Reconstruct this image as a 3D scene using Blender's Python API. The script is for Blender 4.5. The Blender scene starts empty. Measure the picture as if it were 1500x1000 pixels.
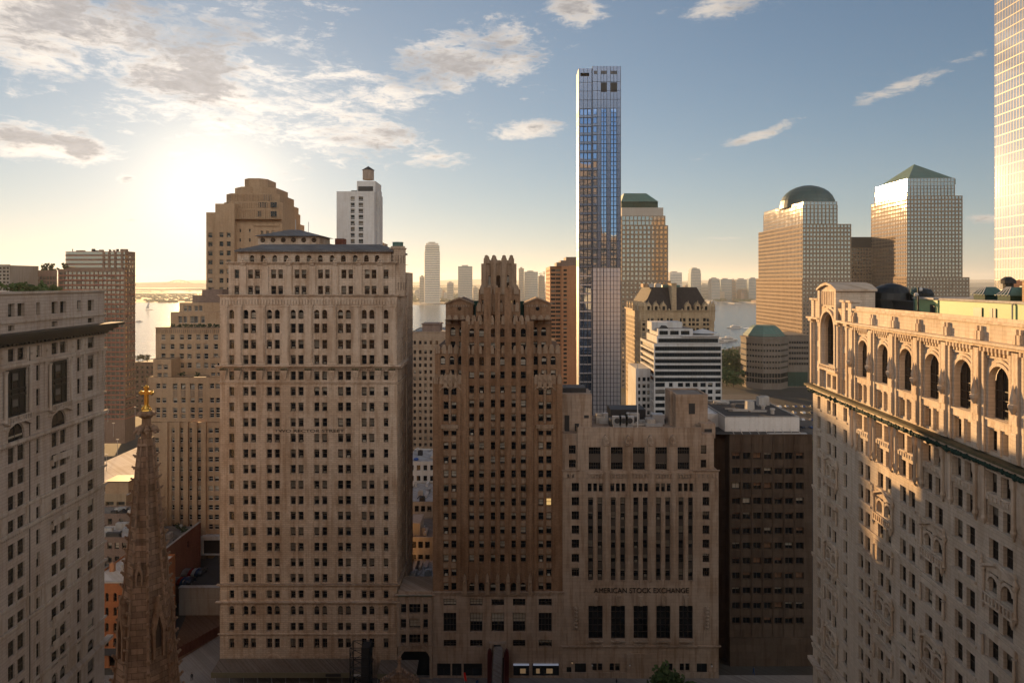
import bpy, math, random
from mathutils import Vector, Matrix
R = math.radians
rnd = random.Random(7)
S = bpy.context.scene
COL = S.collection
# ------------------------------------------------------------------ camera
H = 86.0
cam = bpy.data.objects.new("camera", bpy.data.cameras.new("camera"))
COL.objects.link(cam)
cam.location = (0, 0, H); cam.rotation_euler = (R(90), 0, 0)
cam.data.lens = 24; cam.data.sensor_width = 36
cam.data.shift_y = -88/1500
cam.data.clip_start = 0.5; cam.data.clip_end = 60000
S.camera = cam
# ------------------------------------------------------------------ sun and sky
SUN_AZ, SUN_EL = R(-23.7), R(6.8)
sd = Vector((math.sin(SUN_AZ)*math.cos(SUN_EL), math.cos(SUN_AZ)*math.cos(SUN_EL), math.sin(SUN_EL)))
sun = bpy.data.objects.new("sun", bpy.data.lights.new("sun", 'SUN'))
COL.objects.link(sun)
sun.data.energy = 5.0; sun.data.angle = R(0.5); sun.data.color = (1.0, 0.60, 0.26)
sun.rotation_euler = sd.to_track_quat('Z', 'Y').to_euler()
sun.location = (-100, 200, 400)
S.view_settings.view_transform = 'Standard'; S.view_settings.look = 'None'
S.view_settings.exposure = 1.25; S.view_settings.gamma = 1.0
S.cycles.use_denoising = True
S.cycles.max_bounces = 6; S.cycles.diffuse_bounces = 3; S.cycles.glossy_bounces = 3
S.cycles.transmission_bounces = 2; S.cycles.volume_bounces = 0
S.cycles.sample_clamp_indirect = 6

class NT:
    """tiny node-tree writer"""
    def __init__(s, nt): s.nt = nt; s.n = nt.nodes; s.l = nt.links
    def node(s, t, **kw):
        n = s.n.new(t)
        for k, v in kw.items(): setattr(n, k, v)
        return n
    def put(s, sock, v):
        if hasattr(v, 'links'): s.l.new(v, sock)
        else:
            if isinstance(v, (tuple, list)) and len(v) == 3 and sock.type == 'RGBA': v = (*v, 1)
            sock.default_value = v
    def m(s, op, a, b=None, c=None, clamp=False):
        n = s.node('ShaderNodeMath', operation=op); n.use_clamp = clamp
        s.put(n.inputs[0], a)
        if b is not None: s.put(n.inputs[1], b)
        if c is not None: s.put(n.inputs[2], c)
        return n.outputs[0]
    def mix(s, f, a, b, t='MIX'):
        n = s.node('ShaderNodeMix', data_type='RGBA', blend_type=t)
        s.put(n.inputs[0], f); s.put(n.inputs[6], a); s.put(n.inputs[7], b)
        return n.outputs[2]
    def sep(s, v):
        n = s.node('ShaderNodeSeparateXYZ'); s.put(n.inputs[0], v); return n.outputs
    def comb(s, x, y, z):
        n = s.node('ShaderNodeCombineXYZ')
        for i, v in enumerate((x, y, z)): s.put(n.inputs[i], v)
        return n.outputs[0]
    def noise(s, vec, scale, detail=3, rough=.55, dist=0.0):
        n = s.node('ShaderNodeTexNoise'); s.put(n.inputs['Vector'], vec)
        n.inputs['Scale'].default_value = scale; n.inputs['Detail'].default_value = detail
        n.inputs['Roughness'].default_value = rough; n.inputs['Distortion'].default_value = dist
        return n.outputs[0]
    def smooth(s, v, a, b, lo=0.0, hi=1.0):
        n = s.node('ShaderNodeMapRange', interpolation_type='SMOOTHSTEP')
        for i, x in enumerate((v, a, b, lo, hi)): s.put(n.inputs[i], x)
        return n.outputs[0]
    def lin(s, v, a, b, lo=0.0, hi=1.0):
        n = s.node('ShaderNodeMapRange')
        for i, x in enumerate((v, a, b, lo, hi)): s.put(n.inputs[i], x)
        return n.outputs[0]

def make_world():
    w = bpy.data.worlds.new("World"); S.world = w; w.use_nodes = True
    t = NT(w.node_tree); t.n.clear()
    D = t.node('ShaderNodeTexCoord').outputs['Generated']
    x, y, z = t.sep(D)
    sky = t.node('ShaderNodeTexSky', sky_type='NISHITA', sun_disc=False, sun_elevation=SUN_EL,
                 sun_rotation=SUN_AZ, altitude=50, air_density=1.0, dust_density=0.12, ozone_density=3.0)
    dot = t.node('ShaderNodeVectorMath', operation='DOT_PRODUCT'); t.put(dot.inputs[0], D); dot.inputs[1].default_value = sd
    c = t.m('MAXIMUM', dot.outputs['Value'], 0.0)
    a1 = t.m('POWER', c, 6.0); a2 = t.m('POWER', c, 85.0); a3 = t.m('POWER', c, 420.0)
    el = t.m('ARCSINE', z); az = t.m('ARCTAN2', x, y)
    def rgb(v, col): return t.mix(1.0, t.comb(v, v, v), (*col, 1), 'MULTIPLY')
    base = sky.outputs[0]
    # aureole of the low sun in the hazy air
    glow = t.mix(1.0, rgb(t.m('MULTIPLY', a1, .62), (1, .96, .90)), rgb(t.m('MULTIPLY', a2, 3.2), (1, .90, .72)), 'ADD')
    glow = t.mix(1.0, glow, rgb(t.m('MULTIPLY', a3, 14.0), (1, .86, .58)), 'ADD')
    low = t.m('POWER', t.m('SUBTRACT', 1.0, t.m('ABSOLUTE', z)), 14.0)
    glow = t.mix(1.0, glow, rgb(t.m('MULTIPLY', low, t.lin(y, -1, 1, .8, 1.5)), (1, .74, .64)), 'ADD')
    base = t.mix(1.0, base, glow, 'ADD')
    # thick summer air: less saturated, and the glare near the sun rolls off
    lum = t.node('ShaderNodeRGBToBW'); t.put(lum.inputs[0], base)
    base = t.mix(.26, base, t.comb(lum.outputs[0], lum.outputs[0], lum.outputs[0]))
    base = t.mix(1.0, base, (.74, .785, .87, 1), 'MULTIPLY')
    base = t.mix(1.0, base, t.mix(1.0, t.mix(1.0, base, (SOFT, SOFT*1.12, SOFT*1.3, 1), 'MULTIPLY'), (1, 1, 1, 1), 'ADD'), 'DIVIDE')
    # clouds: banks where the sky has them, broken up by noise
    pz = t.m('ADD', t.m('MAXIMUM', z, 0.0), 0.10)
    P = t.comb(t.m('DIVIDE', x, pz), t.m('DIVIDE', y, pz), 0.0)
    n1 = t.noise(P, 1.55, 9, .62, .35)
    off = t.node('ShaderNodeVectorMath', operation='ADD'); t.put(off.inputs[0], P); off.inputs[1].default_value = (-.10, .20, 0)
    n2 = t.noise(off.outputs[0], 1.55, 5, .6, .35)
    Q = t.comb(t.m('MULTIPLY', az, 3.0), t.m('MULTIPLY', el, 9.0), 0.0)
    n3 = t.noise(Q, 3.4, 12, .66, .5)
    n4 = t.noise(Q, 14.0, 8, .7, .6)
    field = None
    for (px, py, rx, ry, tilt, wt) in BANKS:
        a0 = math.atan2(px-750, 1000); e0 = math.atan2(412-py, math.hypot(1000, px-750))
        sx = rx/1000*math.cos(a0)**2; sy = ry/1000*math.cos(a0)
        dx = t.m('SUBTRACT', az, a0); dy = t.m('SUBTRACT', el, e0)
        ca, sa = math.cos(R(tilt)), math.sin(R(tilt))
        u = t.m('MULTIPLY_ADD', dx, ca/sx, t.m('MULTIPLY', dy, sa/sx))
        v = t.m('MULTIPLY_ADD', dx, -sa/sy, t.m('MULTIPLY', dy, ca/sy))
        g = t.m('ADD', t.m('MULTIPLY', u, u), t.m('MULTIPLY', v, v))
        g = t.m('MULTIPLY', t.m('EXPONENT', t.m('MULTIPLY', g, -1.0)), wt)
        field = g if field is None else t.m('MAXIMUM', field, g)
    # bright cloud band added across the unseen eastern sky to light the fronts
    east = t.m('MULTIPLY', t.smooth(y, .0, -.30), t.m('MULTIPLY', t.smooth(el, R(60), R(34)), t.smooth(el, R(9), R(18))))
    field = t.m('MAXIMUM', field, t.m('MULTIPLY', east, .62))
    nn = t.m('ADD', t.m('ADD', t.m('MULTIPLY', n1, .30), t.m('MULTIPLY', n3, .45)), t.m('MULTIPLY', n4, .25))
    dens_in = t.m('ADD', field, t.m('MULTIPLY', t.m('SUBTRACT', nn, .5), 4.2))
    dens = t.m('MULTIPLY', t.smooth(dens_in, .36, .92), t.smooth(field, .03, .22))
    core = t.smooth(t.m('ADD', dens_in, t.m('MULTIPLY', t.m('SUBTRACT', n2, .5), 3.0)), .55, 1.15)
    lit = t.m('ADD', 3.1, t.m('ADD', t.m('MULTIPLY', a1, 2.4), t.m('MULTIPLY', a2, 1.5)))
    lit = t.m('ADD', lit, t.m('MULTIPLY', east, EAST_FILL))
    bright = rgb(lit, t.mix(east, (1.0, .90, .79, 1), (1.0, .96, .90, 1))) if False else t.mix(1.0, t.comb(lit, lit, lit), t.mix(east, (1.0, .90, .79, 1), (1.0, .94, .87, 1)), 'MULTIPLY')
    dark = rgb(t.m('MULTIPLY', t.m('ADD', 1.6, t.m('MULTIPLY', a1, 1.0)), t.lin(n4, .3, .7, 1.25, .75)), (.84, .80, .80))
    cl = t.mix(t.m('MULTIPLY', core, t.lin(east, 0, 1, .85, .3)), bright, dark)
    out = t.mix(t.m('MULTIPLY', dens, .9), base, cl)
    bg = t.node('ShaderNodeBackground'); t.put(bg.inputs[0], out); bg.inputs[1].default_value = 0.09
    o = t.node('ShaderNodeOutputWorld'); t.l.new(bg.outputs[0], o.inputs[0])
    try: w.cycles.sampling_method = 'MANUAL'; w.cycles.sample_map_resolution = 1024
    except Exception: pass
HAZE = 0.00006
EAST_FILL = 21.0  # strength of the added eastern clouds that brighten the fronts
SOFT = .105
BANKS = [(690, 88, 150, 58, 10, .8), (545, 190, 130, 52, 15, .78), (770, 192, 70, 16, 12, .85), (50, 30, 190, 75, 0, 1.05),
         (285, 128, 200, 34, -6, 1.1), (75, 208, 130, 30, -5, 1.15), (845, 15, 52, 28, 0, .8), (1050, 8, 80, 22, 8, .9),
         (1100, 203, 85, 10, 18, .85), (1340, 118, 120, 14, 16, .9), (440, 165, 240, 90, 10, .72), (640, 235, 120, 20, 5, .62),
         (190, 323, 50, 5, 0, .8), (1040, 350, 60, 5, 0, .7), (185, 262, 24, 10, 0, .8), (250, 70, 350, 120, -5, .7), (1460, 320, 60, 8, 0, .7)]
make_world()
# ------------------------------------------------------------------ helpers
def PX(p, Y): return (p-750)/1000*Y
def PZ(y, Y): return H-(y-412)/1000*Y

class MB:
    def __init__(s): s.v = []; s.f = []; s.m = []
    def face(s, pts, m=0):
        k = len(s.v); s.v += [tuple(p) for p in pts]; s.f.append(tuple(range(k, k+len(pts)))); s.m.append(m)
    def box(s, x0, x1, y0, y1, z0, z1, m=0, T=None, top=None):
        P = [(x0, y0, z0), (x1, y0, z0), (x1, y1, z0), (x0, y1, z0), (x0, y0, z1), (x1, y0, z1), (x1, y1, z1), (x0, y1, z1)]
        if top:   # inset of the top face
            i = top; P[4:] = [(x0+i, y0+i, z1), (x1-i, y0+i, z1), (x1-i, y1-i, z1), (x0+i, y1-i, z1)]
        if T: P = [T(*p) for p in P]
        k = len(s.v); s.v += P
        for q in ((0, 3, 2, 1), (4, 5, 6, 7), (0, 1, 5, 4), (1, 2, 6, 5), (2, 3, 7, 6), (3, 0, 4, 7)):
            s.f.append(tuple(k+i for i in q)); s.m.append(m)
    def lathe(s, cx, cy, prof, n=12, m=0, a0=0.0, cap=True, sx=1, sy=1):
        k = len(s.v)
        for r, z in prof:
            for i in range(n):
                a = a0+2*math.pi*i/n
                s.v.append((cx+r*sx*math.cos(a), cy+r*sy*math.sin(a), z))
        for j in range(len(prof)-1):
            for i in range(n):
                i2 = (i+1) % n
                s.f.append((k+j*n+i, k+j*n+i2, k+(j+1)*n+i2, k+(j+1)*n+i)); s.m.append(m)
        if cap:
            s.f.append(tuple(k+i for i in reversed(range(n)))); s.m.append(m)
            e = k+(len(prof)-1)*n; s.f.append(tuple(e+i for i in range(n))); s.m.append(m)
    def tube(s, p, q, r, n=6, m=0, r2=None):
        p, q = Vector(p), Vector(q); d = q-p
        if d.length < 1e-6: return
        a = d.orthogonal().normalized(); b = d.normalized().cross(a); k = len(s.v)
        for c, rr in ((p, r), (q, r if r2 is None else r2)):
            for i in range(n):
                t = 2*math.pi*i/n; s.v.append(tuple(c+a*(rr*math.cos(t))+b*(rr*math.sin(t))))
        for i in range(n):
            i2 = (i+1) % n; s.f.append((k+i, k+i2, k+n+i2, k+n+i)); s.m.append(m)
        s.f.append(tuple(k+i for i in reversed(range(n)))); s.m.append(m); s.f.append(tuple(k+n+i for i in range(n))); s.m.append(m)
    def blob(s, c, r, m=0, n=6, sq=(1, 1, 1)):
        prof = [(max(.02, math.sin(math.pi*j/4))*r, -math.cos(math.pi*j/4)*r*sq[2]+c[2]) for j in range(5)]
        s.lathe(c[0], c[1], prof, n, m, rnd.random(), True, sq[0], sq[1])
    def prism(s, pts, y0, y1, m=0, T=None):
        """outline pts (x,z) extruded from y0 to y1"""
        n = len(pts); P = [(x, y0, z) for x, z in pts]+[(x, y1, z) for x, z in pts]
        if T: P = [T(*p) for p in P]
        k = len(s.v); s.v += P
        s.f.append(tuple(k+i for i in range(n))); s.m.append(m)
        s.f.append(tuple(k+n+i for i in reversed(range(n)))); s.m.append(m)
        for i in range(n):
            j = (i+1) % n; s.f.append((k+j, k+i, k+n+i, k+n+j)); s.m.append(m)
    def add(s, V, F, M, fn):
        k = len(s.v); s.v += [fn(p) for p in V]
        for f, m in zip(F, M): s.f.append(tuple(k+i for i in f)); s.m.append(m)
    def mesh(s, name, mats, smooth=False):
        me = bpy.data.meshes.new(name); me.from_pydata(s.v, [], s.f)
        for mt in mats: me.materials.append(mt)
        if len(mats) > 1: me.polygons.foreach_set('material_index', s.m)
        if smooth: me.polygons.foreach_set('use_smooth', [True]*len(s.f))
        me.update(); return me
    def build(s, name, mats, parent=None, smooth=False, **kw):
        if not isinstance(mats, (list, tuple)): mats = [mats]
        return link(name, s.mesh(name, mats, smooth), parent, **kw)

def link(name, data, parent=None, loc=None, rz=0, **props):
    o = bpy.data.objects.new(name, data); COL.objects.link(o)
    if parent: o.parent = parent
    if loc: o.location = loc
    if rz: o.rotation_euler = (0, 0, rz)
    for k, v in props.items():
        if v is not None: o[k] = v
    return o
def thing(name, label, cat, loc=(0, 0, 0), rz=0, group=None):
    return link(name, None, None, loc, rz, label=label, category=cat, group=group)
def children(o): return [c for c in bpy.data.objects if c.parent == o]
def dup(o, loc, rz, label=None, group=None, kids=None):
    c = o.copy(); COL.objects.link(c); c.location = loc; c.rotation_euler = (0, 0, rz)
    if label: c['label'] = label
    if group: c['group'] = group
    for ch in (kids or []):
        k = ch.copy(); COL.objects.link(k); k.parent = c
    return c
# ------------------------------------------------------------------ materials
MAT = {}
def newmat(name):
    m = bpy.data.materials.new(name); m.use_nodes = True
    t = NT(m.node_tree); b = t.n['Principled BSDF']; MAT[name] = m
    return m, t, b
def stone(name, base, var=.18, rough=.85, course=None, blk=1.4, bump=.15, stain=.35, spec=.2, tint=(.62, .52, .42), mortar=.62):
    m, t, b = newmat(name)
    co = t.node('ShaderNodeTexCoord').outputs['Object']
    x, y, z = t.sep(co); xy = t.m('ADD', x, y)
    col = (*base, 1)
    big = t.noise(co, .09, 3, .6)
    fine = t.noise(co, 1.7, 5, .65)
    streak = t.noise(t.comb(t.m('MULTIPLY', xy, 1.1), t.m('MULTIPLY', z, .09), 0.0), 1.0, 4, .6)
    if course:
        br = t.node('ShaderNodeTexBrick'); t.put(br.inputs['Vector'], t.comb(xy, z, 0.0))
        br.inputs['Scale'].default_value = 1; br.inputs['Brick Width'].default_value = blk; br.inputs['Row Height'].default_value = course
        br.inputs['Mortar Size'].default_value = min(.035, course*.09); br.inputs['Mortar Smooth'].default_value = .3
        br.inputs['Color1'].default_value = tuple(c*(1-var*.6) for c in base)+(1,)
        br.inputs['Color2'].default_value = tuple(c*(1+var*.5) for c in base)+(1,)
        br.inputs['Mortar'].default_value = tuple(c*mortar for c in base)+(1,)
        col = br.outputs[0]
    col = t.mix(1.0, col, t.mix(fine, tuple([1-var]*3)+(1,), tuple([1+var]*3)+(1,)), 'MULTIPLY')
    col = t.mix(t.m('MULTIPLY', t.smooth(streak, .45, .64), stain), col, t.mix(1.0, col, (*tint, 1), 'MULTIPLY'))
    col = t.mix(t.m('MULTIPLY', t.smooth(big, .43, .63), stain*.8), col, t.mix(1.0, col, (*[q*1.08 for q in tint], 1), 'MULTIPLY'))
    t.put(b.inputs['Base Color'], col)
    b.inputs['Roughness'].default_value = rough; b.inputs['Specular IOR Level'].default_value = spec
    if bump:
        bp = t.node('ShaderNodeBump'); bp.inputs['Strength'].default_value = bump; bp.inputs['Distance'].default_value = .2
        t.put(bp.inputs['Height'], fine); t.l.new(bp.outputs[0], b.inputs['Normal'])
    return m
def plain(name, base, rough=.6, metal=0.0, spec=.4, var=.12, scale=.6):
    m, t, b = newmat(name)
    co = t.node('ShaderNodeTexCoord').outputs['Object']
    f = t.noise(co, scale, 5, .65)
    t.put(b.inputs['Base Color'], t.mix(1.0, (*base, 1), t.mix(f, tuple([1-var*1.6]*3)+(1,), tuple([1+var]*3)+(1,)), 'MULTIPLY'))
    b.inputs['Roughness'].default_value = rough; b.inputs['Metallic'].default_value = metal; b.inputs['Specular IOR Level'].default_value = spec
    return m
def glass(name, base, rough=.06, metal=0.0, spec=.5, wob=.02, scale=.25, coat=0.0):
    m, t, b = newmat(name)
    co = t.node('ShaderNodeNewGeometry').outputs['Position']
    f = t.noise(co, scale, 2, .5)
    b.inputs['Base Color'].default_value = (*base, 1); b.inputs['Roughness'].default_value = rough
    b.inputs['Metallic'].default_value = metal; b.inputs['Specular IOR Level'].default_value = spec
    if wob:
        bp = t.node('ShaderNodeBump'); bp.inputs['Strength'].default_value = 1; bp.inputs['Distance'].default_value = wob
        t.put(bp.inputs['Height'], f); t.l.new(bp.outputs[0], b.inputs['Normal'])
    return m
def emit(name, col, st):
    m, t, b = newmat(name)
    b.inputs['Base Color'].default_value = (.1, .1, .1, 1); b.inputs['Emission Color'].default_value = (*col, 1); b.inputs['Emission Strength'].default_value = st
    return m
lime = stone('limestone tan', (.49, .38, .285), course=.42, blk=1.1, var=.16, stain=.6)
lime_d = stone('carved limestone', (.47, .365, .275), var=.26, stain=.45, bump=.5)
brick = stone('brown brick', (.24, .145, .085), course=.2, blk=.45, var=.25, stain=.6)
brick_t = stone('weathered terracotta', (.27, .195, .135), var=.3, stain=.55, bump=.6)
amex = stone('sandy limestone', (.35, .27, .205), course=.75, blk=1.8, var=.13, stain=.6, mortar=.8)
amex_d = stone('carved sandstone', (.32, .25, .19), var=.3, stain=.6, bump=.6)
tri = stone('buff limestone', (.56, .47, .37), course=.4, blk=1.2, var=.12, stain=.35, mortar=.8)
tri_d = stone('carved buff limestone', (.57, .47, .365), var=.24, stain=.5, bump=.5)
emp = stone('grey limestone', (.45, .385, .33), course=.48, blk=1.5, var=.1, stain=.35, mortar=.72)
emp_d = stone('carved grey limestone', (.46, .40, .34), var=.26, stain=.5, bump=.5)
deco = stone('buff brick', (.42, .285, .175), course=.25, blk=.6, var=.14, stain=.3)
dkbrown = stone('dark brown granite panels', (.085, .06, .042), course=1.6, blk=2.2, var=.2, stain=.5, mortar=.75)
redbr = stone('red brick', (.17, .065, .04), course=.22, blk=.5, var=.25, stain=.4)
orbr = stone('orange brick', (.42, .2, .10), course=.3, blk=.7, var=.12, stain=.2)
ptop = stone('grey brown brick', (.23, .16, .125), course=.3, blk=.7, var=.2, stain=.3)
white = stone('white painted brick', (.60, .58, .55), course=.5, blk=1, var=.06, stain=.2, mortar=.9)
whitec = stone('white concrete', (.50, .49, .475), var=.1, stain=.35)
gran = stone('pinkish granite', (.27, .195, .135), var=.10, stain=.25, course=2.0, blk=2.0)
granl = stone('pale granite', (.40, .36, .31), var=.08, stain=.15)
concrete = stone('concrete', (.38, .36, .33), var=.15, stain=.4)
roofg = stone('roof gravel', (.20, .185, .17), var=.35, stain=.6)
roofd = stone('dark roofing felt', (.07, .065, .06), var=.35, stain=.5)
roofw = stone('pale roof membrane', (.55, .50, .44), var=.14, stain=.5)
slate = stone('grey roof slate', (.155, .15, .15), course=.4, blk=.5, var=.25, stain=.4)
mansard = stone('dark roof slate', (.06, .048, .042), course=.5, blk=.6, var=.3, stain=.3)
brownst = stone('brownstone', (.23, .155, .108), course=.55, blk=1.25, var=.55, stain=.8, bump=.8, mortar=.5)
brownst_d = stone('carved brownstone', (.28, .19, .13), var=.5, stain=.8, bump=1.0)
copper = stone('green copper', (.075, .15, .125), var=.2, stain=.4, rough=.55, spec=.5)
dome_m = stone('dark teal dome copper', (.022, .07, .075), var=.25, stain=.4, rough=.45, spec=.4)
copperd = stone('dark green copper', (.026, .055, .042), var=.3, stain=.5, rough=.75, spec=.15)
verd = stone('mossy copper cornice', (.12, .105, .06), var=.5, stain=.6)
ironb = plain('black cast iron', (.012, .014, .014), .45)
dark = plain('dark shadowed metal', (.03, .028, .027), .6)
steel = plain('grey galvanised steel', (.42, .42, .42), .4, .5)
greenp = plain('pale green painted siding', (.26, .36, .17), .6, var=.08)
tan_w = plain('tan window frame', (.13, .095, .065), .6)
bronze = plain('bronze letters', (.030, .022, .015), .5)
brz_w = plain('bronze window frame', (.055, .042, .03), .5)
wht_w = plain('white window frame', (.55, .52, .47), .6)
gold = plain('gilded metal', (.62, .36, .07), .38, 1.0, var=.25, scale=3)
blind_a = plain('cream roller blind', (.165, .14, .105), .7, var=.1)
blind_l = plain('light cream blind', (.34, .30, .235), .7, var=.1)
blind_b = plain('grey roller blind', (.13, .12, .105), .7, var=.1)
spand = plain('dark bronze spandrel', (.075, .06, .048), .55)
gl = glass('window glass', (.010, .011, .012), .07, 0, .55, .03, .3)
gl_tower = glass('blue reflective glass', (.40, .55, .82), .03, .95, .5, .05, .12)
gl_mirror = glass('silver reflective glass', (.66, .63, .60), .04, 1.0, .5, .03, .1)
gl_wfc = glass('bronze reflective glass', (.50, .48, .45), .05, 1.0, .5, .10, .12)
gl_pale = glass('pale painted reflection glass', (.56, .54, .56), .3, .7, .5, .05, .2)  # pale base colour stands in for bright reflections in the lower tower
gl_dark = glass('dark ribbon glass', (.02, .024, .026), .08, 0, .6, .03, .2)
lit_w = emit('lamplit room', (1.0, .62, .22), .3)
lit_s = emit('shop light', (1.0, .62, .3), .06)
lit_t = emit('tube light', (.72, .78, 1.0), .08)
asphalt = stone('asphalt', (.05, .048, .046), var=.25, stain=.4)
pave = stone('pavement slabs', (.22, .205, .19), course=1.5, blk=1.5, var=.15, stain=.4)
soil = stone('bare soil', (.15, .09, .055), var=.4, stain=.6, bump=.8)
# ------------------------------------------------------------------ windows
WMAT = {'tan': tan_w, 'bronze': brz_w, 'white': wht_w, 'black': ironb}
TPL = {}
def win_tpl(w, h, kind, var):
    """one window in its own frame: x along the wall, front towards -y, sill at z=0. slots: frame, glass, blind, lit"""
    key = (round(w, 2), round(h, 2), kind, var)
    if key in TPL: return TPL[key]
    q = MB(); parts = kind.split('-'); k = parts[0]; x = w/2
    fr = min(.09, w*.07)
    arch = 'arch' in parts
    def rect(a, b, c, d, y, m): q.face([(a, y, c), (b, y, c), (b, y, d), (a, y, d)], m)
    zt = h-x if arch else h
    if arch:
        pts = [(-x, .07, 0), (x, .07, 0)]+[(x*math.cos(math.pi*i/8), .07, zt+x*math.sin(math.pi*i/8)) for i in range(9)]
        q.face(pts, 1)
    else: rect(-x, x, 0, h, .07, 1)
    bl = [0, 0, .32, .5, .5, .85, .22][var % 7]; bm = 2
    if var >= 7: bl = .97; bm = 3
    if bl and not arch: rect(-x+fr, x-fr, h*(1-bl), h-.02, .055, bm)
    elif bl: rect(-x+fr, x-fr, zt*(1-bl), zt, .055, bm)
    q.box(-x, -x+fr, 0, .06, 0, zt); q.box(x-fr, x, 0, .06, 0, zt)
    q.box(-x+fr, x-fr, 0, .06, 0, fr)
    if not arch: q.box(-x+fr, x-fr, 0, .06, h-fr, h)
    if var == 6 and k == 'hung' and not arch and w < 1.6: q.box(-.3, .3, -.3, .054, fr+.01, fr+.4, 2)   # window air conditioner
    nx = 1
    for p in parts:
        if p.startswith('n'): nx = int(p[1:])
    for i in range(1, nx):
        c = -x+w*i/nx; q.box(c-fr*.45, c+fr*.45, .005, .062, fr, h-fr if not arch else zt+x*.8)
    nz = 2 if k == 'hung' else 1
    for p in parts:
        if p.startswith('z'): nz = int(p[1:])
    for i in range(1, nz):
        c = zt*i/nz if arch else h*i/nz
        q.box(-x+fr, x-fr, .01, .063, c-fr*.5, c+fr*.5)
    TPL[key] = q; return q
MESHES = {}
def win_mesh(w, h, kind, var, mats):
    key = (round(w, 2), round(h, 2), kind, var, mats[0].name, mats[1].name, mats[2].name)
    if key not in MESHES: MESHES[key] = win_tpl(w, h, kind, var).mesh('window', mats)
    return MESHES[key]

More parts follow.
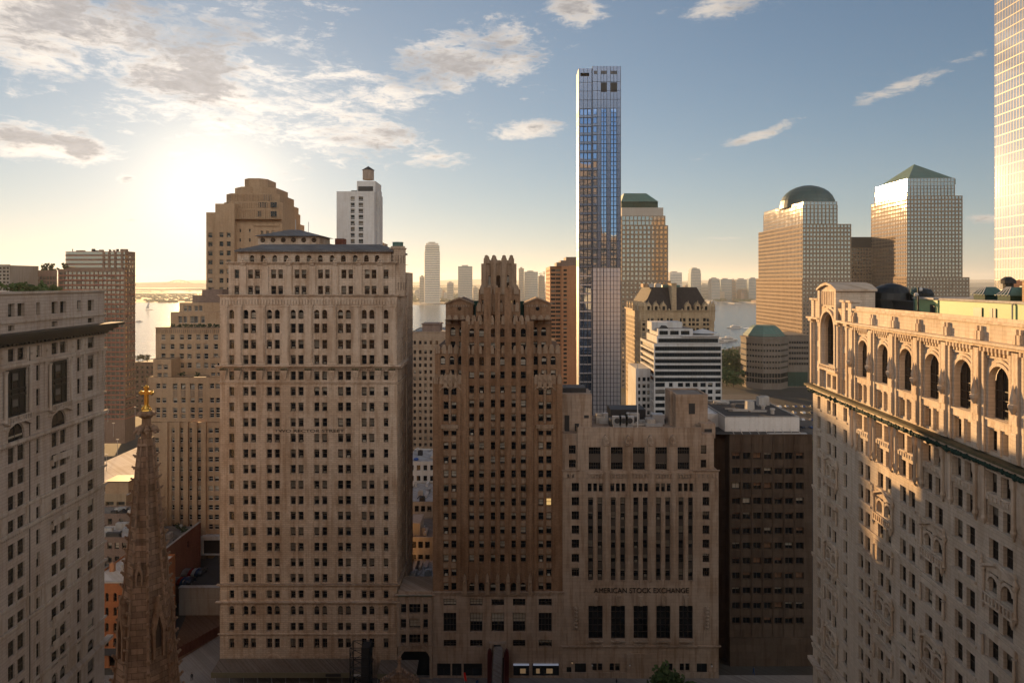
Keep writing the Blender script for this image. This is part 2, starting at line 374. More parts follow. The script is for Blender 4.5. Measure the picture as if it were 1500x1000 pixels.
class Building:
    """local frame: x along the front, front faces -y, z up"""
    def __init__(s, name, label, cat, loc, rz=0, wall=None, frame='tan', glassm=None, lit=.0, group=None, blinds=1.0, bdark=False):
        s.root = thing(name, label, cat, loc, rz, group); s.loc = Vector(loc); s.rz = rz
        s.w = MB(); s.wallm = wall if isinstance(wall, list) else [wall]; s.wins = []; s.parts = []
        s.frame = frame; s.glass = glassm or gl; s.lit = lit; s.blinds = blinds; s.bl = blind_b if bdark else blind_a
    def T(s, side, pos):
        if side == 'F': return lambda u, d, z: (u, pos-d, z)
        if side == 'L': return lambda u, d, z: (pos-d, u, z)
        if side == 'R': return lambda u, d, z: (pos+d, u, z)
        return lambda u, d, z: (u, pos+d, z)
    def facade(s, side, pos, u0, u1, z0, z1, holes=(), r=.35, m=0, back=True):
        """holes: (ua, ub, za, zb, kind[, var]); kind None leaves an empty recess"""
        T = s.T(side, pos); w = s.w; e = 4
        holes = [h for h in holes if h[0] > u0 and h[1] < u1 and h[2] > z0 and h[3] < z1]
        us = sorted({round(v, e) for h in holes for v in h[:2]} | {round(u0, e), round(u1, e)})
        zs = sorted({round(v, e) for h in holes for v in h[2:4]} | {round(z0, e), round(z1, e)})
        iu = {v: i for i, v in enumerate(us)}; iz = {v: i for i, v in enumerate(zs)}
        blk = set()
        for h in holes:
            for j in range(iz[round(h[2], e)], iz[round(h[3], e)]):
                for i in range(iu[round(h[0], e)], iu[round(h[1], e)]): blk.add((i, j))
        for j in range(len(zs)-1):
            i = 0
            while i < len(us)-1:
                if (i, j) in blk: i += 1; continue
                k = i
                while k < len(us)-1 and (k, j) not in blk: k += 1
                w.face([T(us[i], 0, zs[j]), T(us[k], 0, zs[j]), T(us[k], 0, zs[j+1]), T(us[i], 0, zs[j+1])], m); i = k
        for h in holes:
            a, b, c, d, kind = h[:5]; var = h[5] if len(h) > 5 else None
            arch = kind and 'arch' in kind; x = (b-a)/2; cx = (a+b)/2
            zt = d-x if arch else d
            w.face([T(a, 0, c), T(a, -r, c), T(b, -r, c), T(b, 0, c)], m)
            w.face([T(a, 0, c), T(a, 0, zt), T(a, -r, zt), T(a, -r, c)], m)
            w.face([T(b, 0, c), T(b, -r, c), T(b, -r, zt), T(b, 0, zt)], m)
            if arch:
                N = 8; arc = [(cx-x*math.cos(math.pi*i/N), zt+x*math.sin(math.pi*i/N)) for i in range(N+1)]
                for i in range(N):
                    (p, pz), (q, qz) = arc[i], arc[i+1]
                    w.face([T(p, 0, pz), T(q, 0, qz), T(q, -r, qz), T(p, -r, pz)], m)
                    w.face([T(p, 0, pz), T(q, 0, qz), T(q, 0, d), T(p, 0, d)] if i not in (N//2-1,) or True else [], m)
            else: w.face([T(a, 0, d), T(b, 0, d), T(b, -r, d), T(a, -r, d)], m)
            if kind: s.wins.append((T(cx, -r, c), side, b-a, d-c, kind, var))
    def bx(s, side, pos, u0, u1, d0, d1, z0, z1, m=0, mb=None):
        T = s.T(side, pos); (mb or s.w).box(u0, u1, d0, d1, z0, z1, m, lambda u, d, z: T(u, d, z))
    def cornice(s, side, pos, u0, u1, z, h, d, m=0, mb=None, steps=3):
        for i in range(steps):
            a = z+h*i/steps; s.bx(side, pos, u0-d*(i+1)/steps*(1 if side == 'F' else .6), u1+d*(i+1)/steps*(1 if side == 'F' else .6), -.04, d*(i+1)/steps, a, a+h/steps, m, mb)
    def dentils(s, side, pos, u0, u1, z0, z1, d, w, step, m=0, mb=None):
        n = max(1, int((u1-u0)/step)); st = (u1-u0)/n
        for i in range(n): s.bx(side, pos, u0+st*(i+.5)-w/2, u0+st*(i+.5)+w/2, -.03, d, z0, z1, m, mb)
    def part(s, name, mats, **kw):
        q = MB(); s.parts.append((q, name, mats, kw)); return q
    def flat(s, x0, x1, y0, y1, z, m=0): s.w.face([(x0, y0, z), (x1, y0, z), (x1, y1, z), (x0, y1, z)], m)
    def finish(s, limit=100):
        s.w.build('wall', s.wallm, s.root)
        done = {}
        for q, name, mats, kw in s.parts:
            up = kw.pop('under', None); done[id(q)] = q.build(name, mats, done[id(up)] if up else s.root, **kw)
        if not s.wins: return s
        M = Matrix.Translation(s.loc) @ Matrix.Rotation(s.rz, 4, 'Z')
        ang = {'F': 0, 'L': -math.pi/2, 'R': math.pi/2, 'B': math.pi}; sc = []
        for i, (p, side, w, h, kind, var) in enumerate(s.wins):
            g = M @ Vector(p); v = Vector((0, 0, H))-g
            a = ang[side]+s.rz; nrm = Vector((math.sin(a), -math.cos(a), 0))
            px = 750+1000*g.x/max(g.y, 1); py = 412-1000*(g.z-H)/max(g.y, 1)
            vis = -5 < px < 1505 and -5 < py < 1005 and g.y > 1
            sc.append((w*h*max(0, nrm.dot(v.normalized()))/v.length_squared*(1 if vis else 1e-4), i))
        sc.sort(key=lambda t: (-t[0], t[1])); ind = {i for _, i in sc[:limit]}
        mats = [WMAT[s.frame], s.glass, s.bl, lit_w]; rest = MB()
        for i, (p, side, w, h, kind, var) in enumerate(s.wins):
            if var is None:
                var = rnd.randrange(7) if rnd.random() < s.blinds else 0
                if rnd.random() < s.lit: var = 7
            if i in ind: link('window', win_mesh(w, h, kind, var, mats if rnd.random() < .75 else [mats[0], mats[1], blind_l, mats[3]]), s.root, p, ang[side])
            else:
                q = win_tpl(w, h, kind, var); c, sn = math.cos(ang[side]), math.sin(ang[side])
                rest.add(q.v, q.f, q.m, lambda t: (p[0]+t[0]*c-t[1]*sn, p[1]+t[0]*sn+t[1]*c, p[2]+t[2]))
        if rest.v: rest.build('window', mats, s.root, kind='stuff')
        return s
def grid(cols, rows, kind='hung'):
    return [(a, b, c, d, kind) for a, b in cols for c, d in rows]
def even(u0, u1, n, w):
    st = (u1-u0)/n; return [(u0+st*(i+.5)-w/2, u0+st*(i+.5)+w/2) for i in range(n)]
def evrow(z0, z1, n, h):
    st = (z1-z0)/n; return [(z0+st*(i+.4)-h/2+.0, z0+st*(i+.4)+h/2) for i in range(n)]
def lettering(txt, x, y, z, size, mat, parent, width=None, depth=.05):
    cu = bpy.data.curves.new('lettering', 'FONT'); cu.body = txt; cu.size = size; cu.extrude = depth; cu.align_x = 'CENTER'
    if width: cu.space_character = 1.0
    o = bpy.data.objects.new('tmp', cu); COL.objects.link(o)
    bpy.context.view_layer.update()
    me = bpy.data.meshes.new_from_object(o.evaluated_get(bpy.context.evaluated_depsgraph_get()))
    bpy.data.objects.remove(o)
    xs = [v.co.x for v in me.vertices]; k = width/(max(xs)-min(xs)) if width else 1
    me.transform(Matrix.Translation((x, y, z)) @ Matrix.Rotation(math.pi/2, 4, 'X') @ Matrix.Diagonal((k, 1, 1, 1)))
    me.materials.clear(); me.materials.append(mat)
    return link('lettering', me, parent)
def clutter(B, x0, x1, y0, y1, z, n, hmax=2.0, mats=None, smax=3.0):
    """rooftop plant, each unit a part of its own"""
    for i in range(n):
        w, d, h = rnd.uniform(.5, smax), rnd.uniform(.5, smax), rnd.uniform(.4, hmax)
        x, y = rnd.uniform(x0, x1-w), rnd.uniform(y0, y1-d)
        mb = B.part(('vent', 'duct', 'air_handler', 'roof_box')[i % 4], [rnd.choice(mats or (steel, dark, concrete))])
        if i % 4 == 0: mb.lathe(x+w/2, y+d/2, [(w*.25, z), (w*.25, z+h), (w*.38, z+h), (w*.38, z+h+.3)], 8)
        elif i % 4 == 1: mb.box(x, x+w*2, y, y+.5, z+.1, z+.7)
        else: mb.box(x, x+w, y, y+d, z, z+h, top=.05)

# ------------------------------------------------------------------ ground and water
GY = 148.0
g = MB(); g.face([(-30000, -2000, -.02), (30000, -2000, -.02), (30000, 42000, -.02), (-30000, 42000, -.02)])
link('ground', g.mesh('ground', [stone('city ground', (.065, .06, .052), var=.3, stain=.5, bump=0)]), kind='structure')
mw, t, b = newmat('river water')
co = t.node('ShaderNodeTexCoord').outputs['Object']
b.inputs['Base Color'].default_value = (.05, .075, .085, 1); b.inputs['Roughness'].default_value = .16; b.inputs['Specular IOR Level'].default_value = .6
x, y, z = t.sep(co); wv = t.comb(t.m('MULTIPLY', x, .5), y, z)
h1 = t.noise(wv, .035, 6, .7); bp = t.node('ShaderNodeBump'); bp.inputs['Strength'].default_value = .55; bp.inputs['Distance'].default_value = 4
t.put(bp.inputs['Height'], h1); t.l.new(bp.outputs[0], b.inputs['Normal'])
q = MB(); shore = [(-3000, 650), (-430, 745), (-300, 700), (0, 700), (180, 740), (300, 905), (1200, 800), (3000, 900)]
far = [(3200, 2750), (1150, 2950), (900, 3050), (300, 2750), (-150, 2580), (-420, 2450), (-650, 2750), (-1500, 2750), (-4000, 2750)]
q.face([(x, y, .1) for x, y in shore+far]); link('river_water', q.mesh('river_water', [mw]), kind='structure')
q = MB()
land = stone('far wooded land', (.06, .065, .05), var=.4, stain=.3, bump=0)
def ridge(pts, y, d, m=0):
    q.prism([(pts[0][0], 0)]+pts+[(pts[-1][0], 0)], y, y+d, m)
rr = random.Random(5)
for y, hh, st in ((4200, 14, 220), (6500, 30, 300), (9500, 70, 420), (15000, 120, 700)):
    xs = [i*st for i in range(-int(14000/st), int(14000/st)+1)]
    ridge([(x, hh*(.55+.3*math.sin(x*.0011+y)+rr.random()*.3)) for x in xs], y, st*3)
link('far_hills', q.mesh('far_hills', [land]), kind='structure')
# streets in front of the row
q = MB(); q.box(-90, 70, GY-18, GY-5, -.01, .02); link('street', q.mesh('street', [asphalt]), kind='structure')
q = MB(); q.box(-90, 70, GY-5, GY+1, 0, .16); q.box(-60, 70, GY-30, GY-18, 0, .16); link('pavement', q.mesh('pavement', [pave]), kind='structure')
# ------------------------------------------------------------------ 2 Rector-like tower
def tan_tower():
    X0, X1 = PX(322, GY), PX(582, GY); W = X1-X0; U = lambda p: PX(p, GY)-X0; Z = lambda y: PZ(y, GY)
    B = Building('office_tower', 'tall tan limestone tower lettered TWO RECTOR STREET, with a grey hipped roof', 'building',
                 (X0, GY, 0), 0, [lime, lime_d], 'tan')
    pairs = [(335.6, 343), (355.9, 363.8), (367, 374.9), (390.5, 398.4), (401.9, 409.7), (425.3, 433.1), (436.7, 444.6), (459.9, 467.7), (471.6, 479.2),
             (494.7, 502.5), (506.1, 514), (529.5, 537), (540.7, 548.3), (561.8, 568.8)]
    cols = [(U(a), U(b)) for a, b in pairs]
    holes = []
    for k in range(13):
        y = 566.5+22.8*k; holes += grid(cols, [(Z(y+13), Z(y))])
    for y0, y1, kd in ((864, 876.5, 'hung'), (887, 901, 'hung-arch'), (911.6, 924, 'hung'), (934.4, 949.5, 'hung-n2'), (543.7, 556.7, 'hung'), (520, 533.6, 'hung'), (497.6, 511, 'hung'), (474, 487.7, 'hung'),
                       (453.7, 467, 'hung-arch')):
        holes += grid(cols, [(Z(y1), Z(y0))], kd)
    B.facade('F', 0, 0, W, 0, Z(432.5), holes, r=.55)
    sp = [s*3.38 for s in range(1, 24)]
    for c in range(14):
        for k in range(13):
            a, b = cols[c]; z = Z(566.5+22.8*k+13); B.bx('F', 0, a-.1, b+.1, -.03, .12, z-.18, z-.01)
    # right side wall
    D = 12; srows = [(Z(566.5+22.8*k+13), Z(566.5+22.8*k)) for k in range(17)]+[(Z(487.7), Z(474)), (Z(511), Z(497.6)), (Z(533.6), Z(520)), (Z(467), Z(453.7))]
    B.facade('R', W, 0, D, 0, Z(432.5), grid(even(1, D-1, 4, 1.1), srows), r=.35)
    B.facade('L', 0, 0, 21, 0, Z(432.5), grid(even(1, 20, 6, 1.1), srows), r=.35)
    B.flat(0, W, 0, 21, Z(432.5))
    # rear wing
    B.facade('F', D, W-.5, W+.3, 0, Z(398)); B.facade('R', W+.3, D, 21, 0, Z(398), grid(even(D+.6, 20.6, 4, 1.1), srows)); B.flat(W-10, W+.3, D+.01, 21, Z(398))
    B.facade('B', 21, 0, W+.3, 0, Z(398))
    # ledges
    for y, h, d in ((539.5, .75, .85), (562.5, .55, .3), (857.5, .5, .55), (883, .55, .75), (929.5, .4, .35), (434.5, .5, .45)):
        c = B.part('cornice', [lime, lime_d, verd]); B.cornice('F', 0, 0, W, Z(y), h, d, 0, c); B.bx('R', W, .01, D, -.04, d, Z(y)+.01, Z(y)+h-.01, 0, c)
    B.dentils('F', 0, .3, W-.3, Z(541), Z(539.6), .4, .22, .5, 0)
    # rusticated base courses
    for k in range(16):
        z = Z(953)+k*.62
        if abs(z-Z(906)) < .3 or abs(z-Z(929)) < .3: continue
        B.bx('F', 0, .02, cols[0][0]-.15, -.03, .07, z, z+.5)
        for i in range(13):
            if cols[i+1][0]-cols[i][1] > 1.2: B.bx('F', 0, cols[i][1]+.15, cols[i+1][0]-.15, -.03, .07, z, z+.5)
        B.bx('F', 0, cols[13][1]+.15, W-.02, -.03, .07, z, z+.5)
    # carved blocks and brackets between pairs, tall pilasters above
    mids = [(0, cols[0][0])]+[(cols[i][1], cols[i+1][0]) for i in range(13) if cols[i+1][0]-cols[i][1] > 1.2]+[(cols[13][1], W)]
    for a, b in mids:
        m = (a+b)/2; w = min(1.7, b-a-.5); br = B.part('bracket', [lime_d, verd])
        B.bx('F', 0, m-w/2, m+w/2, -.03, .28, Z(531), Z(449), 0)                     # pilaster
        B.bx('F', 0, m-w/2+.25, m+w/2-.25, .25, .36, Z(529), Z(451), 1)
        B.bx('F', 0, m-w/2-.15, m+w/2+.15, -.03, .42, Z(534.2), Z(531), 1)
        B.bx('F', 0, m-w/2-.12, m+w/2+.12, -.03, .4, Z(449), Z(446.6), 1)
        for k in range(4): B.bx('F', 0, m-.6+.12*k, m+.6-.12*k, -.03, .75-.16*k, Z(541.5+3.4*k+3.4), Z(541.5+3.4*k), 0, br)
        for k in range(3): br.blob((m-.5+.5*k, -.8, Z(540)), .26, 1)
        B.bx('F', 0, m-w/2+.1, m+w/2-.1, -.03, .09, Z(876), Z(865), 1)
        B.bx('F', 0, m-w/2+.5, m+w/2-.5, .07, .16, Z(874), Z(867), 1)
    # frieze of small arches
    n = 60
    for i in range(n):
        a = W*(i+.5)/n; B.bx('F', 0, a-.2, a+.2, -.03, .16, Z(446), Z(438.5), 1)
    # blind arches at street level
    for a, b in ((U(355), U(376)), (U(390), U(411)), (U(425), U(446)), (U(459), U(480)), (U(494), U(516)), (U(529), U(550))):
        m = (a+b)/2
        for i in range(10):
            t0, t1 = math.pi*i/10, math.pi*(i+1)/10
            B.w.prism([(m+1.9*math.cos(t0), Z(969)+1.9*math.sin(t0)), (m+1.9*math.cos(t1), Z(969)+1.9*math.sin(t1)), (m+1.45*math.cos(t1), Z(969)+1.45*math.sin(t1)), (m+1.45*math.cos(t0), Z(969)+1.45*math.sin(t0))], -.16, .02, 1)
    # upper two stages, set back a little
    y1, y2 = .6, 1.3
    uc = [(U(290+a/2.941), U(290+b/2.941)) for a, b in ((152, 172), (210, 232), (240, 262), (310, 332), (341, 362), (412, 433), (442, 463), (513, 535), (544, 564), (614, 636), (645, 665), (715, 737), (745, 766), (797, 818))]
    B.facade('F', y1, U(333), U(578), Z(432.5), Z(385), grid(uc, [(Z(431), Z(418.7)), (Z(407.8), Z(395))]), r=.4)
    B.facade('R', U(578), y1, 13, Z(432.5), Z(385)); B.facade('L', U(333), y1, 13, Z(432.5), Z(385)); B.flat(U(333), U(578), y1, 21, Z(385))
    c = B.part('cornice', [lime]); B.cornice('F', y1, U(333), U(578), Z(387), .5, .5, 0, c)
    for i in range(13):
        if uc[i+1][0]-uc[i][1] > 1: 
            m = (uc[i][1]+uc[i+1][0])/2
            B.bx('F', y1, m-.7, m+.7, -.03, .2, Z(432), Z(390), 1); B.bx('F', y1, m-.45, m+.45, .18, .3, Z(388), Z(381), 1)
            B.w.blob((m, y1-.25, Z(380.5)), .35, 1)
    ac = [(U(290+(x-10)/2.941), U(290+(x+11)/2.941)) for x in (222, 270, 321, 370, 419, 470, 519, 570, 619, 671, 719, 766)]
    B.facade('F', y2, U(344), U(571), Z(385), Z(366), grid(ac, [(Z(384.3), Z(373.3))], 'hung-arch'), r=.4)
    B.facade('L', U(344), y2, 21, Z(385), Z(366)); B.facade('R', U(571), y2, 21, Z(385), Z(366))
    c = B.part('cornice', [lime]); B.cornice('F', y2, U(344), U(571), Z(369), .5, .45, 0, c)
    r = B.part('roof', [slate])
    x0, x1, zz = U(341), U(576), Z(366.3); zt = Z(355.6); yy = y2-.8
    P = [(x0, yy, zz), (x1, yy, zz), (x1, 21, zz), (x0, 21, zz), (x0+4.2, yy+6, zt), (x1-4.2, yy+6, zt), (x1-4.2, 16, zt), (x0+4.2, 16, zt)]
    for f in ((0, 1, 5, 4), (1, 2, 6, 5), (2, 3, 7, 6), (3, 0, 4, 7), (4, 5, 6, 7)): r.face([P[i] for i in f])
    r.box(x0+.1, x1-.1, yy+.05, 20.9, zz-.35, zz-.02)
    # lantern storey with round windows and hipped roof
    Y = GY+9; u = lambda p: PX(p, Y)-X0; z = lambda y: PZ(y, Y)
    la = B.part('lantern', [lime]); la.box(u(378), u(468), 9, 18, z(358), z(346))
    rr_ = B.part('lantern_roof', [slate], under=la)
    P = [(u(374), 8.2, z(346)), (u(473), 8.2, z(346)), (u(473), 19, z(346)), (u(374), 19, z(346)), (u(412), 13.5, z(334.5)), (u(430), 13.5, z(334.5))]
    for f in ((0, 1, 5, 4), (1, 2, 5), (2, 3, 4, 5), (3, 0, 4), (0, 3, 2, 1)): rr_.face([P[i] for i in f])
    for p in (385, 400, 415, 430, 445, 460):
        o = MB(); o.lathe(0, 0, [(.55, 0), (.55, .1)], 12); me = o.mesh('round_window', [gl])
        me.transform(Matrix.Translation((u(p), 8.98, z(351.5))) @ Matrix.Rotation(math.pi/2, 4, 'X')); link('round_window', me, B.root)
    # corner turret
    tu = B.part('turret', [lime, lime_d]); cx, cy = U(580), 2.6
    tu.lathe(cx, cy, [(1.75, Z(434)), (1.75, Z(365)), (1.95, Z(364)), (1.95, Z(362.5)), (1.6, Z(362)), (1.6, Z(360))], 8, 0, R(22.5))
    tc = B.part('turret_cap', [copper], under=tu); tc.lathe(cx, cy, [(1.2, Z(361.5)), (1.2, Z(354.5)), (1.3, Z(354)), (1.1, Z(353.6))], 8, 0, R(22.5))
    for k, a in enumerate((-67.5, -22.5, -112.5)):
        for yy0, yy1 in ((385, 372), (425, 412)):
            o = link('window', win_mesh(.7, 1.7, 'hung', 1, [tan_w, gl, blind_a, lit_w]), B.root,
                     (cx+1.71*math.cos(R(a)), cy+1.71*math.sin(R(a)), Z(yy0)), R(a+90))
    ch = B.part('chimney', [redbr]); ch.box(u(479), u(492), 16, 19, z(358), z(346.5))
    for p, yt in ((421, 318), (440.5, 322)):
        an = B.part('antenna', [steel]); an.tube((u(p), 15, z(345)), (u(p), 15, z(yt)), .07, 5)
    B.finish()
    lettering('TWO RECTOR STREET', U(453), -.04, Z(632.6), .88, bronze, B.root, width=(504-402)*.148)
tan_tower()
# ------------------------------------------------------------------ brown gothic tower
def brown_tower():
    X0 = PX(634, GY); U = lambda p: PX(p, GY)-X0; Z = lambda y: PZ(y, GY); W = U(824)
    B = Building('gothic_tower', 'brown brick gothic tower with a four-pinnacled crown and stepped shoulders', 'building', (X0, GY, 0), 0,
                 [brick, brick_t, amex], 'bronze', blinds=.9, lit=.012)
    B.bl = plain('light roller blind', (.40, .36, .29), .7)
    cen = [(U(a), U(b)) for a, b in ((687.3, 695.3), (701.3, 709.3), (718.2, 726.4), (731.7, 739.9), (748.2, 756.2), (762.1, 770.3))]
    wl = [(U(a), U(b)) for a, b in ((649.6, 657), (661, 668.6))]; wr = [(U(a), U(b)) for a, b in ((788.7, 796.1), (800.2, 807.8))]
    rows = [(Z(564.8+20.6*k+11), Z(564.8+20.6*k)) for k in range(14)]
    z_b = Z(867.5); z_sh = Z(554.5)
    holes = grid(cen, rows[:13])+grid(cen, [(Z(865.6), Z(853))], 'hung-arch')
    wrows = [(Z(y+11), Z(y)) for y in [588, 606]+[626.6+20.6*k for k in range(12)]]
    holes += grid(wl+wr, wrows)+grid(wl+wr, [(Z(578.5), Z(565.5))], 'hung-arch')
    B.facade('F', 0, 0, W, z_b, z_sh, holes, r=.45)
    # stone base with wide bays
    bays = [(U(a), U(b)) for a, b in ((649.6, 668.3), (688.4, 706.7), (720, 738.4), (751.3, 769.6), (789, 808.4))]
    bh = grid(bays, [(Z(887), Z(876.4))], 'pane-n4-z2')+grid(bays, [(Z(925), Z(897)), (Z(947), Z(936.5))], 'pane-n4-z3')
    shop = [(U(640), U(660)), (U(662), U(676)), (U(679), U(706)), (U(752), U(775)), (U(780), U(819))]
    bh += grid(shop, [(.5, Z(971))], None)+[(U(723.5), U(733.5), .4, Z(941), None)]
    bh = [h for h in bh if not (abs(h[0]-bays[2][0]) < .1 and h[2] < Z(930))]
    B.facade('F', 0, 0, W, 0, z_b, bh, r=.5, m=2)
    B.facade('R', W, 0, 30, 0, z_sh); B.facade('L', 0, 0, 30, 0, z_sh); B.flat(0, W, 0, 30, z_sh)
    sp = B.part('spandrel', [brick_t])
    for a, b in cen:
        for k in range(12):
            zz = Z(564.8+20.6*k+11.4); B.bx('F', 0, a+.02, b-.02, -.3, .05, zz-1.15, zz-.1, 0, sp); B.bx('F', 0, a+.3, b-.3, .04, .13, zz-.95, zz-.35, 0, sp)
    for a, b in wl+wr:
        for k in range(12):
            zz = Z(626.6+20.6*k+11.4); B.bx('F', 0, a+.04, b-.04, -.3, .03, zz-1.2, zz-.1, 0, sp)
    # piers
    pier = [U(681), U(698.3), U(714), U(729), U(744.2), U(759.2), U(776.5)]
    for i, p in enumerate(pier):
        w = .75 if i in (0, 2, 4, 6) else .55
        B.bx('F', 0, p-w, p+w, -.04, .32, Z(848), Z(421 if i in (2, 3, 4) else 470), 0)
        B.bx('F', 0, p-w*.45, p+w*.45, .3, .45, Z(846), Z(472), 0)
    for p in (U(645.2), U(672.8), U(784.5), U(812)):
        B.bx('F', 0, p-.35, p+.35, -.03, .14, Z(850), Z(558))
    # twisted colonnettes between the wing windows, with bracket below
    for c in ((wl[0][1]+wl[1][0])/2, (wr[0][1]+wr[1][0])/2):
        for k in range(14):
            B.w.lathe(c, -.12, [(.2, Z(620-3.6*k)), (.28, Z(620-3.6*k-1.8)), (.2, Z(620-3.6*k-3.6))], 6, 1, k*.5)
        B.bx('F', 0, c-1.9, c+1.9, -.03, .5, Z(627), Z(621.5), 1); B.bx('F', 0, c-1.4, c+1.4, -.03, .3, Z(630), Z(627), 1)
    # belt course and statues
    B.cornice('F', 0, 0, W, z_b-.3, .6, .35, 2); B.cornice('F', 0, U(678), U(777), Z(869), .5, .6, 1)
    for p in pier:
        B.w.prism([(p-.5, Z(869)), (p+.5, Z(869)), (p+.35, Z(843)), (p, Z(837)), (p-.35, Z(843))], -.75, .02, 1)
        B.w.blob((p, -.6, Z(850)), .4, 1)
    for a, b in cen: B.bx('F', 0, a-.2, b+.2, -.03, .4, Z(871), Z(867), 1)
    # stage profile of parapets: (px0, px1, ytop, ybot, yback)
    def crest(y, u0, u1, z, h=.9, step=1.35, q=None):
        n = max(2, round((u1-u0)/step)); st = (u1-u0)/n
        for i in range(n):
            c = u0+st*(i+.5); B.w.prism([(c-st*.36, z-1.1), (c+st*.36, z-1.1), (c+st*.36, z+h*.3), (c+st*.2, z+h), (c-st*.2, z+h), (c-st*.36, z+h*.3)], y-.22, y+.3, 1)
    # wings' crests (slightly proud)
    for a, b in ((634, 686.5), (772.5, 824)):
        crest(0, U(a)+.05, U(b)-.05, z_sh, .9); m = U((a+b)/2)
        for k in (-1, 0, 1):
            B.w.prism([(m+k*1.15-.42, z_sh-1.9), (m+k*1.15+.42, z_sh-1.9), (m+k*1.15+.42, z_sh+.5), (m+k*1.15, z_sh+1.3+(.7 if k == 0 else 0)), (m+k*1.15-.42, z_sh+.5)], -.34, .2, 1)
            B.w.blob((m+k*1.15, -.4, z_sh-.2), .3, 1, 6, (1, .6, 1.5)); B.w.blob((m+k*1.15-.5, -.25, z_sh-1.9), .28, 1)
        B.w.prism([(m-2.4, z_sh-2.6), (m-1.2, z_sh-1.6), (m, z_sh-2.5), (m+1.2, z_sh-1.6), (m+2.4, z_sh-2.6), (m+2.4, z_sh-2.3), (m+1.2, z_sh-1.2), (m, z_sh-2.1), (m-1.2, z_sh-1.2), (m-2.4, z_sh-2.3)], -.3, .02, 1)
    # second stage
    y2 = 1.6; z2 = Z(511.5)
    s2 = [(U(580+a/3.571), U(580+b/3.571)) for a, b in ((228, 254), (277, 302), (322, 349), (384, 413), (432, 462), (494, 523), (540, 571), (600, 631), (650, 681), (716, 743), (763, 790), (811, 838))]
    B.facade('F', y2, U(635.5), U(822.5), z_sh, z2, grid(s2, [(Z(554), Z(542.7))], 'hung')+grid(s2, [(Z(535.5), Z(522.5))], 'hung-arch'), r=.4)
    B.facade('R', U(822.5), y2, 28, z_sh, z2); B.facade('L', U(635.5), y2, 28, z_sh, z2); B.flat(U(635.5), U(822.5), y2, 28, z2)
    for i in range(11):
        m = (s2[i][1]+s2[i+1][0])/2; B.bx('F', y2, m-.3, m+.3, -.03, .2, z_sh, z2-.3)
    crest(y2, U(635.5)+.05, U(681), z2); crest(y2, U(777), U(822.5)-.05, z2); crest(0, U(681), U(777), z2+.1, .7)
    # centre projecting from the second stage up
    B.facade('F', .05, U(680.2), U(777.3), z_sh, Z(470), grid(cen, [(Z(512.2), Z(501.3)), (Z(575-20.6), Z(564.8-20.6))], 'hung')+grid(cen, [(Z(535.5), Z(522.5)), (Z(493.5), Z(481))], 'hung-arch'), r=.4)
    B.facade('L', U(680.2), .05, y2, z_sh, Z(470)); B.facade('R', U(777.3), .05, y2, z_sh, Z(470))
    y3 = 3.0; z3 = Z(468.5)
    s3 = [(U(580+a/3.571), U(580+b/3.571)) for a, b in ((278, 305), (325, 352), (716, 743), (763, 790))]
    B.facade('F', y3, U(650.5), U(809), z2, z3, grid(s3, [(Z(511), Z(501.8))], 'hung')+grid(s3, [(Z(493.5), Z(480.5))], 'hung-arch'), r=.4)
    B.facade('R', U(809), y3, 24, z2, z3); B.facade('L', U(650.5), y3, 24, z2, z3); B.flat(U(650.5), U(809), .06, 24, z3)
    crest(y3, U(650.5)+.05, U(681), z3); crest(y3, U(777), U(809)-.05, z3); crest(0.05, U(681), U(777), z3+.1)
    # gabled blocks either side
    y4 = 5.0; yb = GY+y4; u4 = lambda p: PX(p, yb)-X0; z4 = lambda y: PZ(y, yb)
    for a, b, lab in ((653, 693, 0), (768, 807, 1)):
        m = u4((a+b)/2)
        B.w.prism([(u4(a), z3), (u4(b), z3), (u4(b), z4(445)), (m, z4(436.5)), (u4(a), z4(445))], y4, y4+15, 0)
        B.w.prism([(u4(a)-.3, z4(446)), (u4(a)-.3, z4(444)), (m, z4(435)), (u4(b)+.3, z4(444)), (u4(b)+.3, z4(446)), (m, z4(437.5))], y4-.35, y4+.1, 1)
        n = 9
        for i in range(n): B.bx('F', y4, u4(a)+.5+i*(u4(b)-u4(a)-1)/n, u4(a)+.8+i*(u4(b)-u4(a)-1)/n, -.02, .15, z4(449.5), z4(446.5), 1)
        o = MB(); o.lathe(0, 0, [(.42, 0), (.42, .08)], 12); me = o.mesh('round_window', [gl]); me.transform(Matrix.Translation((m, y4-.02, z4(452))) @ Matrix.Rotation(math.pi/2, 4, 'X'))
        link('round_window', me, B.root)
    sk = B.part('skylight', [copperd]); sk.box(u4(693.5), u4(712), 6, 12, z3, z4(441.5)); sk = B.part('skylight', [copperd]); sk.box(u4(761), u4(768), 6, 12, z3, z4(442))
    # centre bay and tower
    cb = [(U(718), U(727)), (U(731.5), U(740))]
    B.facade('F', .4, U(697), U(762), z3, Z(449), [(U(704), U(708), Z(467), Z(461), 'pane'), (U(751.5), U(755.5), Z(467), Z(461), 'pane')]+grid(cb, [(Z(473+0)+.9, Z(461))], 'hung-arch')[:0]+[(a, b, Z(468), Z(460.5), 'pane-arch') for a, b in cb], r=.4)
    B.facade('R', U(762), .4, 12, z3, Z(449)); B.facade('L', U(697), .4, 12, z3, Z(449)); B.flat(U(697), U(762), .4, 12, Z(449))
    crest(.4, U(697)+.05, U(762)-.05, Z(449), .8, 1.2)
    y5 = 3.2; yb = GY+y5; u5 = lambda p: PX(p, yb)-X0; z5 = lambda y: PZ(y, yb)
    sm = [(u5(a), u5(b)) for a, b in ((706, 709), (725, 729), (731, 735), (747, 750), (752, 755))]
    B.facade('F', y5, u5(701), u5(762), z3, z5(424), grid(sm, [(z5(446), z5(439))], 'pane-arch'), r=.35)
